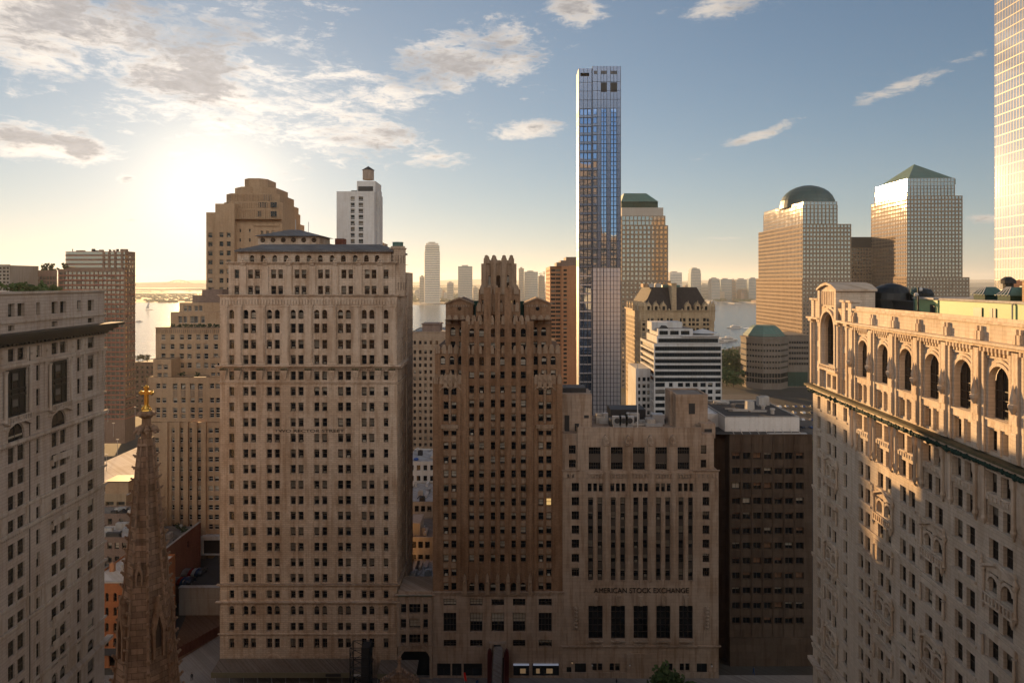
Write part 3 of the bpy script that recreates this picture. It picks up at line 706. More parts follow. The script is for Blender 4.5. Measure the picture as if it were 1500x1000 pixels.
    B.facade('R', u5(762), y5, y5+9, z3, z5(424)); B.facade('L', u5(701), y5, y5+9, z3, z5(424)); B.flat(u5(701), u5(762), y5, y5+9, z5(424))
    crest(y5, u5(701)+.1, u5(762)-.1, z5(423.5), .9, 1.5)
    cr = B.part('crown', [brick_t]); y6 = 3.6
    ow = [(u5(715), u5(718.6)), (u5(727), u5(733)), (u5(742), u5(746))]
    keep = B.w; B.w = cr
    B.facade('F', y6, u5(708.5), u5(753), z5(424), z5(384), grid(ow, [(z5(423), z5(403))], 'pane-arch'), r=.4)
    B.facade('R', u5(753), y6, y6+6.6, z5(424), z5(384)); B.facade('L', u5(708.5), y6, y6+6.6, z5(424), z5(384))
    for p in (708.5, 722.5, 738.5, 753): B.bx('F', y6, u5(p)-.55, u5(p)+.55, -.1, .35, z5(424), z5(386))
    B.w = keep; cr.box(u5(708.5), u5(753), y6+.02, y6+6.6, z5(384), z5(382.5))
    for yy in (y6-.2, y6+5.8):
        for p in (712.5, 723.4, 738.3, 749):
            c = u5(p); cr.prism([(c-.65, z5(386)), (c+.65, z5(386)), (c+.62, z5(379)), (c+.42, z5(377)), (c+.4, z5(374.6)), (c, z5(373.2)), (c-.4, z5(374.6)), (c-.42, z5(377)), (c-.62, z5(379))], yy-.1, yy+1.0)
        for p in (718, 731, 744): 
            c = u5(p); cr.prism([(c-.7, z5(386)), (c+.7, z5(386)), (c+.35, z5(381)), (c-.35, z5(381))], yy, yy+.5)
    B.finish()
    # street level: portal, shop windows
    po = MB(); keep = B.w
    po.prism([(U(716), .2), (U(720.5), .2), (U(720.5), Z(946)), (U(722), Z(940)), (U(735), Z(940)), (U(736.5), Z(946)), (U(736.5), .2), (U(741), .2), (U(741), Z(938)), (U(716), Z(938))], -1.0, .02)
    po.build('portal', [amex_d], B.root)
    for a, b in shop:
        s = MB(); s.box(a+.02, b-.02, .3, .42, .5, Z(979), 1); s.box(a+.02, b-.02, .28, .45, Z(979), Z(971)-.02, 0)
        n = max(2, int((b-a)/1.6))
        for i in range(1, n): c = a+(b-a)*i/n; s.box(c-.05, c+.05, .22, .31, .5, Z(979), 0)
        s.build('shop_front', [ironb, gl_dark], B.root)
    for a, b in ((752, 775), (781, 818)):
        s = MB(); s.box(U(a), U(b), -.7, -.15, Z(971.6), Z(970.6)); s.build('lamp_strip', [lit_t], B.root)
    for p, w in ((766, 3), (788, 2), (805, 3.4)):
        s = MB(); s.box(U(p)-w*.2, U(p)+w*.2, .2, .26, 1.0, 2.0); s.build('lit_display', [lit_s], B.root)
brown_tower()
# ------------------------------------------------------------------ exchange building
def exchange():
    X0 = PX(824.2, GY); U = lambda p: PX(p, GY)-X0; Z = lambda y: PZ(y, GY); W = U(1052.6)
    B = Building('exchange_building', 'sandy limestone building lettered AMERICAN STOCK EXCHANGE with tall vertical window strips', 'building', (X0, GY, 0), 0,
                 [amex, amex_d, spand], 'bronze', blinds=.5)
    A = lambda x: U(810+x/3.75); Y1 = lambda y: Z(560+y/3.75); Y2 = lambda y: Z(780+y/3.75)
    strips = [(A(a), A(b)) for a, b in ((193, 221), (245, 272), (318, 345), (370, 397), (442, 470), (494, 521), (566, 593), (617, 645), (690, 718), (743, 769))]
    holes = []
    for i in range(5):
        c = A(232.5+124.4*i); 
        for k in (-1, 0, 1): holes.append((c+k*1.2-.43, c+k*1.2+.43, Y1(600), Y1(553), 'hung'))
    for a, b in strips: holes.append((a, b, Z(850), Y1(630), None))
    fl = [(A(103), A(144)), (A(822), A(860))]
    frows = [(Z(707+20.7*k+13), Z(707+20.7*k)) for k in range(7)]
    holes += grid(fl, frows, 'hung-n3')
    big = [(A(a), A(b)) for a, b in ((195, 274), (319, 397), (443, 522), (568, 646), (693, 770))]
    holes += [(a, b, Y2(584), Y2(400), 'pane-n3-z5', 0) for a, b in big]
    holes += [(A(120), A(182), .2, Y2(716), None), (A(75), A(102), .2, Y2(736), None), (A(445), A(525), .2, Y2(677), None), (A(790), A(848), .2, Y2(716), None)]
    for x in (217, 247, 311, 342, 602, 633, 697, 727): holes.append((A(x), A(x+25), Y2(760), Y2(716), 'hung'))
    B.facade('F', 0, 0, W, 0, Z(689.5), holes, r=.5)
    B.facade('R', W, 0, 26, 0, Z(689.5), r=.3); B.facade('L', 0, 0, 26, 0, Z(689.5)); B.flat(0, W, 0, 26, Z(689.5))
    # window strips: spandrels and sashes
    for a, b in strips:
        for k in range(6):
            zt = Y1(632)-k*3.09; w = rnd.randrange(7)
            sp = MB(); sp.box(a+.02, b-.02, .38, .49, zt-3.09, zt-1.75); sp.build('spandrel', [spand], B.root)
            link('window', win_mesh(b-a-.04, 1.73, 'hung', w, [brz_w, gl, blind_a, lit_w]), B.root, ((a+b)/2, .40, zt-1.74))
    for x0, x1, y0 in ((120, 182, 716), (75, 102, 736), (445, 525, 677), (790, 848, 716)):
        d = MB(); d.box(A(x0)+.02, A(x1)-.02, .35, .49, .2, Y2(y0)-.02); d.box((A(x0)+A(x1))/2-.06, (A(x0)+A(x1))/2+.06, .3, .36, .2, Y2(y0)-.05); d.build('door', [ironb], B.root)
    # fluted piers above the strips
    for i in range(6):
        c = A(170+124.4*i) if i else A(176)
        if 0 < i < 5:
            B.bx('F', 0, c-.62, c+.62, -.03, .14, Y2(270), Y1(490)); B.bx('F', 0, c-.3, c+.3, .12, .26, Y2(262), Y1(490))
    for i in range(5):
        c = (strips[2*i][1]+strips[2*i+1][0])/2; B.bx('F', 0, c-.2, c+.2, -.03, .12, Y2(300), Y1(632))
        for x in (-1, 1): B.bx('F', 0, c+x*1.15-.12, c+x*1.15+.12, -.03, .1, Y2(280), Y2(262), 1)
        m = (big[i][0]+big[i][1])/2; B.w.prism([(m-.5, Y2(345)), (m+.5, Y2(345)), (m+.3, Y2(398)), (m-.3, Y2(398))], -.35, .02, 1)
        bl = B.part('balustrade', [amex_d]); a, b = big[i]
        B.bx('F', 0, a, b, -.02, .45, Y2(596), Y2(590), 0, bl); B.bx('F', 0, a, b, -.02, .45, Y2(616), Y2(611), 0, bl); B.dentils('F', .02-.3, a+.1, b-.1, Y2(611), Y2(596), .06, .14, .34, 0, bl)
    for x in (125, 845):
        B.bx('F', 0, A(x-15), A(x+17), -.03, .1, Y2(530), Y2(402), 1)
        for k in range(6): B.w.lathe(A(x+1), -.12, [(.3, Y2(415+20*k+9)), (.42, Y2(415+20*k)), (.3, Y2(415+20*k-8))], 8, 1)
    B.cornice('F', 0, 0, W, Y2(630), .5, .45); B.bx('F', 0, A(405), A(568), -.03, .3, 0, Y2(660)); 
    B.bx('F', .02, 0, A(440), -.03, .2, 0, 1.4, 1); B.bx('F', .02, A(530), W, -.03, .2, 0, 1.4, 1)
    # flank crests
    for a, b in ((55, 138), (775, 908)):
        B.cornice('F', 0, A(a), A(b), Z(690.5), .4, .3); 
        for x in (a+25, a+52, b-52, b-25): B.bx('F', 0, A(x)-.25, A(x)+.25, -.03, .16, Y1(520), Y1(503), 1)
    for x in (66, 182, 783, 898):
        for k in range(9): B.bx('F', 0, A(x-4), A(x+4), -.03, .12, Y1(600-9*k), Y1(600-9*k-6), 1)
    for i in range(5):
        a, b = A(232.5+124.4*i)-1.55, A(232.5+124.4*i)+1.55
        B.dentils('F', 0, a, b, Y1(522), Y1(506), .3, .3, .62, 1); B.bx('F', 0, a-.1, b+.1, -.03, .25, Y1(503), Y1(497), 1)
    # upper block
    y2 = .5; top = Z(627.5)
    ub = [(A(a), A(b)) for a, b in ((198, 264), (320, 386), (442, 508), (565, 631), (688, 754))]
    B.facade('F', y2, A(137), A(815), Z(689.5), top, [(a, b, Y1(483), Y1(358), None) for a, b in ub], r=.5)
    B.facade('L', A(137), y2, 20, Z(689.5), top); B.facade('R', A(815), y2, 20, Z(689.5), top)
    for a, b in ub:
        zz0, zz1 = Y1(483), Y1(358); h = (zz1-zz0)*.32
        s = MB(); s.box(a+.02, b-.02, .88, .99, zz0+h, zz1-h); s.build('spandrel', [spand], B.root)
        for z in (zz0+.02, zz1-h+.01): link('window', win_mesh(b-a-.04, h-.04, 'pane-n5-z2', rnd.choice((0, 1, 6)), [brz_w, gl, blind_a, lit_w]), B.root, ((a+b)/2, .9, z))
    for x in (292, 415, 538, 660):
        c = A(x); B.bx('F', y2, c-.62, c+.62, -.03, .3, Z(689.5), Y1(345)); B.bx('F', y2, c-.3, c+.3, .28, .42, Z(689), Y1(345))
        st = B.part('carved_figure', [amex_d]); st.prism([(c-.62, Y1(345)), (c+.62, Y1(345)), (c+.7, Y1(320)), (c+.4, Y1(296)), (c, Y1(288)), (c-.4, Y1(296)), (c-.7, Y1(320))], y2-.75, y2+.02)
        st.blob((c, y2-.7, Y1(310)), .42, 0, 8, (1, .6, 1.5)); st.blob((c-.35, y2-.6, Y1(333)), .3); st.blob((c+.35, y2-.6, Y1(333)), .3)
    B.flat(A(137), A(815), y2, 20, top-1.0, 0)
    B.bx('F', y2, A(137), A(815), -.35, .06, top-.05, top+.15)
    # flanks beside the upper block
    fz = Z(637)
    for a, b, ws in ((53, 136.5, (90, 128)), (815.5, 893, (817, 852))):
        w0, w1 = A(ws[0]), A(ws[1]); w0 = max(w0, A(a)+.1)
        B.facade('F', 1.2, A(a), A(b), Z(689.5), fz, grid([(w0, w1)], [(Y1(400), Y1(352)), (Y1(476), Y1(432))], 'hung-n3'), r=.35)
        B.flat(A(a), A(b), 1.2, 20, fz)
    B.facade('R', A(893), 1.2, 20, Z(689.5), fz); B.facade('L', A(53), 1.2, 20, Z(689.5), fz)
    # rooftop houses
    Yb = GY+4; u = lambda p: PX(p, Yb)-X0; z = lambda y: PZ(y, Yb)
    h1 = B.part('roof_house', [amex, dark]); h1.box(u(823), u(867), 4, 12, z(640), z(577)); h1.box(u(825), u(860), 6, 11, z(577), z(570), 1)
    h1.box(u(827), u(834), 3.95, 4.2, z(634), z(608), 1); h1.box(u(855.5), u(862.5), 3.95, 4.2, z(612), z(608), 1); h1.box(u(842), u(848), 3.95, 4.2, z(640), z(620), 1)
    h2 = B.part('roof_house', [amex, dark, roofg]); Yb2 = GY+5; v = lambda p: PX(p, Yb2)-X0; zz = lambda y: PZ(y, Yb2)
    h2.box(v(990), v(1036.7), 5, 14, zz(640), zz(580)); h2.box(v(990)+.4, v(1036.7)-.4, 5.4, 13.6, zz(580), zz(579.5), 2)
    for a, b, c, d in ((v(990), v(1036.7), 5, 5.4), (v(990), v(990)+.4, 5.4, 13.6), (v(1036.7)-.4, v(1036.7), 5.4, 13.6), (v(990), v(1036.7), 13.6, 14)): h2.box(a, b, c, d, zz(579.9), zz(577.5))
    h2.box(v(1009), v(1018), 4.95, 5.2, zz(606), zz(590.5), 1); h2.box(v(986), v(990)-.02, 8, 13, zz(640), zz(576))
    h3 = B.part('roof_house', [amex, dark]); h3.box(u(1025), u(1046), 3, 8, z(640), z(619)); h3.box(u(1030), u(1041), 2.95, 3.2, z(636), z(626.5), 1)
    clutter(B, u(868), u(985), 6, 14, top-1, 26, 2.2)
    pl = B.part('roof_house', [dark]); pl.box(u(905), u(960), 15, 21, top-1, top+1.3)
    for p in (903, 912.5, 921.5):   # fan units
        c = u(p); pl = B.part('fan_unit', [steel]); pl.box(c-.95, c+.95, 3, 4.2, top+.2, top+2.0, 0)
        o = MB(); o.lathe(0, 0, [(.62, 0), (.62, .1), (.2, .12)], 14); me = o.mesh('fan_grille', [dark]); me.transform(Matrix.Translation((c, 2.99, top+1.1)) @ Matrix.Rotation(math.pi/2, 4, 'X')); link('fan_grille', me, B.root)
        pl.box(c-.8, c+.8, 3.2, 4, top-1, top+.2, 1)
    B.finish()
    lettering('AMERICAN STOCK EXCHANGE', U(939.5), -.06, Z(867.6), 1.55, bronze, B.root, width=139*.148, depth=.08)
    fp = thing('flagpole', 'thin white flagpole standing on the roof of the stock exchange building', 'flagpole', (PX(934, GY+3), GY+3, top-1))
    q = MB(); q.lathe(0, 0, [(.14, 0), (.09, 14.5), (.03, 14.8)], 8); q.build('pole', [whitec], fp); q = MB(); q.blob((0, 0, 14.95), .2); q.build('ball', [gold], fp)
exchange()
# ------------------------------------------------------------------ right-hand limestone building (long side to the churchyard)
def right_building():
    # local x runs along the facade from its near end towards the far corner
    a = math.atan(.065); L = 72.0; far = Vector((50.7, 115.0))
    d = Vector((.065, 1)).normalized(); near = far-d*L
    # side 'L' wall at x=0 with u along +y : root at the near end, y axis along d
    B = Building('gothic_office_building', 'ornate buff limestone building lit orange along its top, with tall arched windows', 'building',
                 (near.x, near.y, 0), -a, [tri, tri_d, verd], 'bronze', blinds=.75)
    V = lambda u: L-u     # distance from the far corner -> local y
    S_ = 'L'
    ca = [19.2+5.9*k for k in range(9)]
    def rng_(u0, u1): return (V(u1), V(u0))
    prs = []
    for c in ca: prs += [rng_(c-1.8, c-.35), rng_(c+.35, c+1.8)]
    ends = [rng_(2, 3.25), rng_(6, 7.45), rng_(8.15, 9.6), rng_(12.2, 13.5)]
    cols = prs+ends
    holes = []
    for k in range(-1, 21):
        zt = 63.8-3.3*k; holes += grid(cols, [(zt-2.05, zt)], 'hung')
    holes = [h for h in holes if h[2] > .3]
    B.facade(S_, 0, 0, L, 0, 68.0, holes, r=.38)
    # upper storey
    arch = [rng_(c-1.55, c+1.55) for c in ca]
    up = grid(prs, [(69.2, 71.3)], 'hung')+[(x0, x1, 72.5, 77.7, 'pane-arch-n3-z4', 0) for x0, x1 in arch]
    up += grid([ends[0], ends[3]], [(69.2, 71.2), (72.9, 75.2), (76.2, 78.6)], 'hung')+grid(ends[1:3], [(69.2, 71.3)], 'hung')
    up += [(V(10.4), V(5.2), 72.9, 81.2, 'pane-arch-n3-z5', 0)]
    B.facade(S_, 0, 0, L, 68.0, 82.4, up, r=.45)
    B.facade('B', L, 0, 26, 0, 82.2); B.facade('F', 0, 0, 26, 0, 82.2)
    B.flat(0, 26, 0, L, 81.0)
    def bx(u0, u1, d0, d1, z0, z1, m=0, mb=None): B.bx(S_, 0, V(u1), V(u0), d0, d1, z0, z1, m, mb)
    # sills and lintels
    for k in range(-1, 21):
        zt = 63.8-3.3*k
        if zt < 3: break
        for c in ca: bx(c-2.1, c+2.1, -.03, .18, zt-2.35, zt-2.06)
        for u0, u1 in ((1.8, 3.5), (5.8, 9.8), (12, 13.7)): bx(u0, u1, -.03, .16, zt-2.33, zt-2.06)
    # string courses
    for z, dd in ((53.0-1.5, .22), (40.2, .28), (26.0, .35), (24.9, .22)):
        bx(-.1, L, -.03, dd, z, z+.35); bx(-.1, L, -.03, dd*.6, z-.3, z)
    # main green cornice with garland of leaves
    co = B.part('cornice', [tri_d, verd, copperd])
    bx(-1.0, L, -.05, 1.15, 68.45, 68.75, 1, co); bx(-.7, L, -.05, .8, 68.1, 68.45, 0, co); bx(-.4, L, -.05, .45, 67.7, 68.1, 1, co)
    n = 190
    for i in range(n):
        u = L*i/n*.98; T = B.T(S_, 0); co.blob(T(V(u+.1), .72+.15*rnd.random(), 67.85+.1*rnd.random()), .17+.12*rnd.random(), 2, 6, (1, 1, 1.0+.6*(i % 5 == 0)))
    # upper cornice with brackets and attic parapet
    uc = B.part('upper_cornice', [tri_d, tri])
    bx(13.6, L, -.05, .95, 79.75, 80.05, 1, uc); bx(13.4, L, -.05, .55, 79.45, 79.75, 0, uc); bx(13.6, L, -.05, .2, 78.4, 78.6, 0, uc)
    for c in ca:
        for k in range(8):
            u = c-2.1+.6*k; bx(u-.13, u+.13, -.03, .7, 79.05, 79.45, 0, uc); bx(u-.13, u+.13, -.03, .3, 78.65, 79.05, 0, uc)
    pa = B.part('parapet', [tri, tri_d]); 
    bx(14, L, -.5, .1, 80.05, 81.75, 0, pa); bx(13.8, L, -.6, .3, 81.75, 82.05, 1, pa)
    for k in range(9):
        u = 16.25+5.9*k
        for s in (-.32, .32): bx(u+s-.2, u+s+.2, .08, .5, 80.1, 81.0, 1, pa); bx(u+s-.12, u+s+.12, .08, .35, 81.0, 81.5, 1, pa)
    # piers between the arches with little canopied niches
    for k in range(10):
        u = 16.25+5.9*k
        bx(u-1.0, u+1.0, -.03, .35, 69.0, 79.0, 0); bx(u-.42, u+.42, .33, .62, 69.0, 79.3, 1)
        bx(u-1.05, u-.75, .33, .48, 69, 79); bx(u+.75, u+1.05, .33, .48, 69, 79)
        T = B.T(S_, 0); nc = B.part('canopy', [tri_d])
        nc.lathe(*T(V(u), .75, 0)[:2], [(.1, 73.6), (.45, 74.2), (.48, 74.5), (.3, 74.6), (.34, 75.0), (.02, 76.4)], 6)
        bx(u-.5, u+.5, .6, .75, 72.6, 73.5, 1); bx(u-.35, u+.35, .6, .72, 69.3, 71.9, 0)
        # corbels below the green cornice
        for s in (-.75, .75):
            B.w.lathe(*T(V(u+s), .25, 0)[:2], [(.05, 61.6), (.3, 62.3), (.22, 62.6), (.22, 66.2), (.34, 66.6), (.34, 67.7)], 6, 1)
        bx(u-.5, u+.5, -.03, .14, 62.8, 67.6, 1)
    for c in ca:
        bx(c-2.2, c+2.2, -.03, .3, 71.6, 72.45, 1); bx(c-2.4, c+2.4, -.03, .42, 72.3, 72.48, 0)
        for s in (-1.9, 0, 1.9): bx(c+s-.22, c+s+.22, -.03, .2, 69.0, 71.6)
        # archivolt
        T = B.T(S_, 0)
        for r0, r1, dd in ((1.57, 1.9, .22), (1.95, 2.25, .12)):
            for i in range(12):
                t0, t1 = math.pi*i/12, math.pi*(i+1)/12; zc = 77.7-1.55
                B.w.prism([(V(c)+r0*math.cos(t0), zc+r0*math.sin(t0)), (V(c)+r1*math.cos(t0), zc+r1*math.sin(t0)), (V(c)+r1*math.cos(t1), zc+r1*math.sin(t1)), (V(c)+r0*math.cos(t1), zc+r0*math.sin(t1))], -.02, dd, 1, T)
            bx(c-r1, c-r0, -.02, dd, 72.5, 77.7-1.55); bx(c+r0, c+r1, -.02, dd, 72.5, 77.7-1.55)
        # storey under the cornice: quatrefoil band
        bx(c-1.95, c+1.95, -.03, .28, 64.35, 64.9, 1); 
        for k in range(6): bx(c-1.6+.6*k, c-1.35+.6*k, .26, .36, 64.4, 64.85, 0)
        bx(c-2.0, c-1.85, -.02, .25, 64.9, 67.6, 0); bx(c+1.85, c+2.0, -.02, .25, 64.9, 67.6, 0); bx(c-.3, c+.3, -.02, .18, 64.9, 67.6, 0)
        bx(c-2.0, c+2.0, -.02, .3, 67.2, 67.4, 1)
    # ornate bays on every other axis: balconies, pediments, columns
    orn = [7.8]+ca[1::2]
    for n_, c in enumerate(orn):
        w = 2.45; T = B.T(S_, 0)
        for zc, kind in ((57.2, 'ped'), (43.9, 'ped' if n_ == 9 else 'arc'), (30.4, 'arc'), (17.0, 'ped')):
            p = B.part('pediment', [tri_d])
            if kind == 'ped': p.prism([(V(c)-w-.2, zc+.02), (V(c)+w+.2, zc+.02), (V(c)+w+.2, zc+.2), (V(c), zc+1.15), (V(c)-w-.2, zc+.2)], -.03, .12, 0, T); p.prism([(V(c)-w-.3, zc+.1), (V(c), zc+1.1), (V(c)+w+.3, zc+.1), (V(c)+w+.3, zc+.32), (V(c), zc+1.36), (V(c)-w-.3, zc+.32)], .08, .42, 0, T)
            else:
                pts = [(V(c)+(w+.3)*math.cos(math.pi*i/10), zc+1.35*math.sin(math.pi*i/10)) for i in range(11)]; inn = [(V(c)+(w-.1)*math.cos(math.pi*i/10), zc+1.05*math.sin(math.pi*i/10)) for i in range(11)]
                for i in range(10): p.prism([pts[i], pts[i+1], inn[i+1], inn[i]], -.03, .42, 0, T)
            for s in (-1, 1):
                p.lathe(*T(V(c+s*(w-.05)), .22, 0)[:2], [(.24, zc-2.9), (.15, zc-2.7), (.15, zc-.35), (.24, zc-.1), (.24, zc+.1)], 8)
                p.lathe(*T(V(c+s*(w+.1)), .3, 0)[:2], [(.16, zc+.2), (.22, zc+.5), (.09, zc+.8), (.16, zc+1.0), (.02, zc+1.5)], 6)
            b = B.part('balcony', [tri_d, ironb]); zb = zc-3.05
            B.bx(S_, 0, V(c+w), V(c-w), -.03, .5, zb-.2, zb, 0, b); B.bx(S_, 0, V(c+w), V(c-w), .34, .5, zb+.72, zb+.86, 0, b)
            for i in range(9): B.bx(S_, 0, V(c-w+.12+i*.56)-.17, V(c-w+.12+i*.56)+.05, .36, .48, zb, zb+.72, 0, b)
            for s in (-1, 1): b.lathe(*T(V(c+s*(w-.2)), .35, 0)[:2], [(.05, zb-.9), (.2, zb-.5), (.25, zb-.2)], 6)
            # second, blind balcony
            zb2 = zb-3.3
            if zb2 > 3: B.bx(S_, 0, V(c+w), V(c-w), -.03, .3, zb2-.2, zb2+.5, 0, b)
            for s in (-1, 1):
                if zb2 > 3: B.w.lathe(*T(V(c+s*(w-.05)), .3, 0)[:2], [(.1, zb2-2.4), (.18, zb2-2.2), (.14, zb2-.4), (.25, zb2-.3)], 8, 1)
            bx(c-.28, c+.28, -.03, .2, zc-2.9, zc-.2)
            # arched heads over the pair
            for s in (-1.07, 1.07):
                for i in range(8):
                    t0, t1 = math.pi*i/8, math.pi*(i+1)/8
                    B.w.prism([(V(c+s)+.75*math.cos(t0), zc-1.15+.75*math.sin(t0)), (V(c+s)+1.05*math.cos(t0), zc-1.15+1.05*math.sin(t0)), (V(c+s)+1.05*math.cos(t1), zc-1.15+1.05*math.sin(t1)), (V(c+s)+.75*math.cos(t1), zc-1.15+.75*math.sin(t1))], -.02, .15, 1, T)
    # end pavilion: big arch, attic with curved head, corner piers
    T = B.T(S_, 0); c = 7.8
    at = B.part('gable', [tri, tri_d]); 
    at.prism([(V(c)-3.6, 82.0), (V(c)+3.6, 82.0), (V(c)+3.6, 84.7), (V(c)+2, 85.3), (V(c), 85.6), (V(c)-2, 85.3), (V(c)-3.6, 84.7)], -5, .5, 0, T)
    at.prism([(V(c)-3.9, 84.5), (V(c)-3.9, 84.8), (V(c)-2.1, 85.5), (V(c), 85.85), (V(c)+2.1, 85.5), (V(c)+3.9, 84.8), (V(c)+3.9, 84.5), (V(c)+2, 85.15), (V(c), 85.45), (V(c)-2, 85.15)], -5.2, .95, 1, T)
    for i in range(7): B.bx(S_, 0, V(c-2.1+.7*i)-.16, V(c-2.1+.7*i)+.16, .48, .68, 82.3, 84.4, 1, at)
    for s in (-1, 1): B.bx(S_, 0, V(c+s*3.2)-.4, V(c+s*3.2)+.4, .45, .8, 79.9, 84.5, 0, at)
    for r0, r1, dd in ((2.62, 3.05, .75), (3.1, 3.5, .45), (2.3, 2.6, .3)):
        for i in range(16):
            t0, t1 = math.pi*i/16, math.pi*(i+1)/16; zc = 81.2-2.6
            B.w.prism([(V(c)+r0*math.cos(t0), zc+r0*math.sin(t0)), (V(c)+r1*math.cos(t0), zc+r1*math.sin(t0)), (V(c)+r1*math.cos(t1), zc+r1*math.sin(t1)), (V(c)+r0*math.cos(t1), zc+r0*math.sin(t1))], -.02, dd, 1, T)
        for s in (-1, 1): B.bx(S_, 0, V(c)+min(s*r0, s*r1), V(c)+max(s*r0, s*r1), -.02, dd, 72.7, 78.6, 0)
    bx(4.2, 11.4, -.03, .9, 72.0, 72.35, 1); bx(4.4, 11.2, .6, .85, 72.7, 72.85, 1)
    for i in range(11): bx(4.6+.62*i, 4.8+.62*i, .62, .8, 72.35, 72.7, 1)
    for u in (.5, 4.2, 11.3, 14.6):
        bx(u-.55, u+.55, -.03, .4, 69, 79.4, 0); bx(u-.25, u+.25, .38, .6, 69, 79.2, 1); bx(u-.65, u+.65, -.05, .8, 79.4, 80.0, 1)
    bx(-.8, 4.4, -.05, .9, 79.8, 80.1, 1); bx(11.2, 15, -.05, .9, 79.8, 80.1, 1)
    for u in (.7, 2.6, 13.0, 15.2):
        p = B.part('pier_cap', [tri, tri_d]); B.bx(S_, 0, V(u)-.55, V(u)+.55, -.9, .35, 80.1, 82.9, 0, p); B.bx(S_, 0, V(u)-.75, V(u)+.75, -1.1, .6, 82.9, 83.2, 1, p)
    for u in (.9, 14.3): bx(u-.6, u+.6, -.04, .3, 24, 68, 0) if False else None
    bx(-.02, L, -.03, .9, 22.6, 23.1, 1); bx(-.02, L, -.03, .45, 22.1, 22.6, 1)
    B.finish()
    R_ = B.root
    # ---- things standing on the roof
    a_ = -a
    def W(x, u): p = near+d*V(u)+Vector((d.y, -d.x))*x; return (p.x, p.y, 81.02)
    sh = thing('roof_shed', 'long pale green sided rooftop shed with dark door and windows behind the parapet', 'shed', W(6.5, 62), a_)
    q = MB(); q.box(0, 9, 0, 42, 0, 2.55); q.box(1.5, 9, 42, 45, 0, 2.4); q.build('wall', [greenp], sh)
    q = MB(); q.box(-.25, 9.2, -.2, 42.2, 2.55, 2.8); q.build('roof', [concrete], sh)
    q = MB()
    q.box(-.12, -.005, 27, 28.6, .0, 1.9); q.build('door', [ironb], sh)
    for yy in (8, 17.5, 24.5, 37): q = MB(); q.box(-.1, -.005, yy, yy+1.1, .7, 1.9); q.box(-.14, -.1, yy+.5, yy+.6, .7, 1.9); q.build('window', [ironb], sh)
    for yy in (13.5, 21.5): q = MB(); q.tube((-.2, yy, 0), (-.2, yy, 2.4), .09); q.tube((-.2, yy, 2.4), (.1, yy, 2.7), .09); q.build('drainpipe', [concrete], sh)
    up = thing('roof_shed', 'smaller pale green shed standing on the long green rooftop shed', 'shed', (W(9, 52)[0], W(9, 52)[1], 83.83), a_)
    q = MB(); q.box(0, 6, 0, 14, 0, 1.5); q.build('wall', [greenp], up); q = MB(); q.box(-.2, 6.2, -.2, 14.2, 1.5, 1.65); q.build('roof', [copper], up)
    for n_, (u, lab) in enumerate(((33, 'glazed green roof lantern on the rooftop shed nearer the dark vent'), (37.5, 'glazed green roof lantern on the rooftop shed next to the brick bulkhead'))):
        sl = thing('roof_lantern', lab, 'skylight', (W(8.4, u)[0], W(8.4, u)[1], 83.83), a_, 'roof lanterns on the green shed')
        q = MB(); q.box(-1.1, 1.1, -1.1, 1.1, 0, .55); q.build('curb', [copperd], sl)
        q = MB(); q.box(-1.3, 1.3, -1.3, 1.3, .55, 1.5, top=.8)
        for k in range(5): q.box(-1.32+k*.5, -1.24+k*.5, -1.34, 1.34, .56, .62)
        q.build('glazing', [copper], sl)
        for k in range(4): q = MB(); q.tube((-1.36, -1+k*.66, .58), (-.55, -.35+k*.23, 1.52), .06); q.build('glazing_bar', [whitec], sl)
    bk = thing('roof_bulkhead', 'tan brick bulkhead with dark side on the green rooftop shed', 'bulkhead', (W(8, 43)[0], W(8, 43)[1], 83.83), a_)
    q = MB(); q.box(-1, 2.2, -1, 2, 0, 2.2); q.build('wall', [deco], bk); q = MB(); q.box(-1.15, 2.35, -1.15, 2.15, 2.2, 2.35); q.build('coping', [concrete], bk)
    fan = thing('exhaust_fan', 'large rusty curled exhaust duct on the roof beside the brick bulkhead', 'duct', (W(9.5, 46.5)[0], W(9.5, 46.5)[1], 83.83), a_)
    q = MB(); rust = stone('rusty steel', (.16, .085, .05), var=.4, stain=.6)
    for i in range(12):
        t0, t1 = math.pi*i/11-.3, math.pi*(i+1)/11-.3; q.tube((0, 1.4*math.cos(t0), 2.2+1.0*math.sin(t0)), (0, 1.4*math.cos(t1), 2.2+1.0*math.sin(t1)), .48, 10)
    q.build('duct', [rust], fan); q = MB(); q.box(-.7, .7, -1.9, -.9, 0, 2.0); q.box(-.8, .8, .9, 1.9, 0, 1.9); q.build('housing', [dark], fan)
    tk = thing('roof_bulkhead', 'tall dark red bulkhead with a sloped canopy at the back of the roof', 'bulkhead', (W(17, 33)[0], W(17, 33)[1], 81.02), a_)
    q = MB(); q.box(-2, 2.2, -2, 3, 0, 5.6); q.build('wall', [redbr], tk); q = MB(); q.prism([(-4, 4.2), (4, 4.2), (2, 5.2), (-2, 5.2)], -4, 5); q.build('canopy', [rust], tk)
    vt = thing('roof_vent', 'dark round capped vent stack between the two roof lanterns', 'vent', (W(9, 35.5)[0], W(9, 35.5)[1], 83.83), a_)
    q = MB(); q.lathe(0, 0, [(.55, 0), (.55, 1.9)], 10); q.build('stack', [dark], vt); q = MB(); q.lathe(0, 0, [(.8, 1.9), (.8, 2.3), (.3, 2.7)], 10); q.build('cap', [dark], vt)
    dr = thing('roof_dome', 'dark rounded roof dome behind the pavilion gable', 'dome', W(8.5, 9), a_)
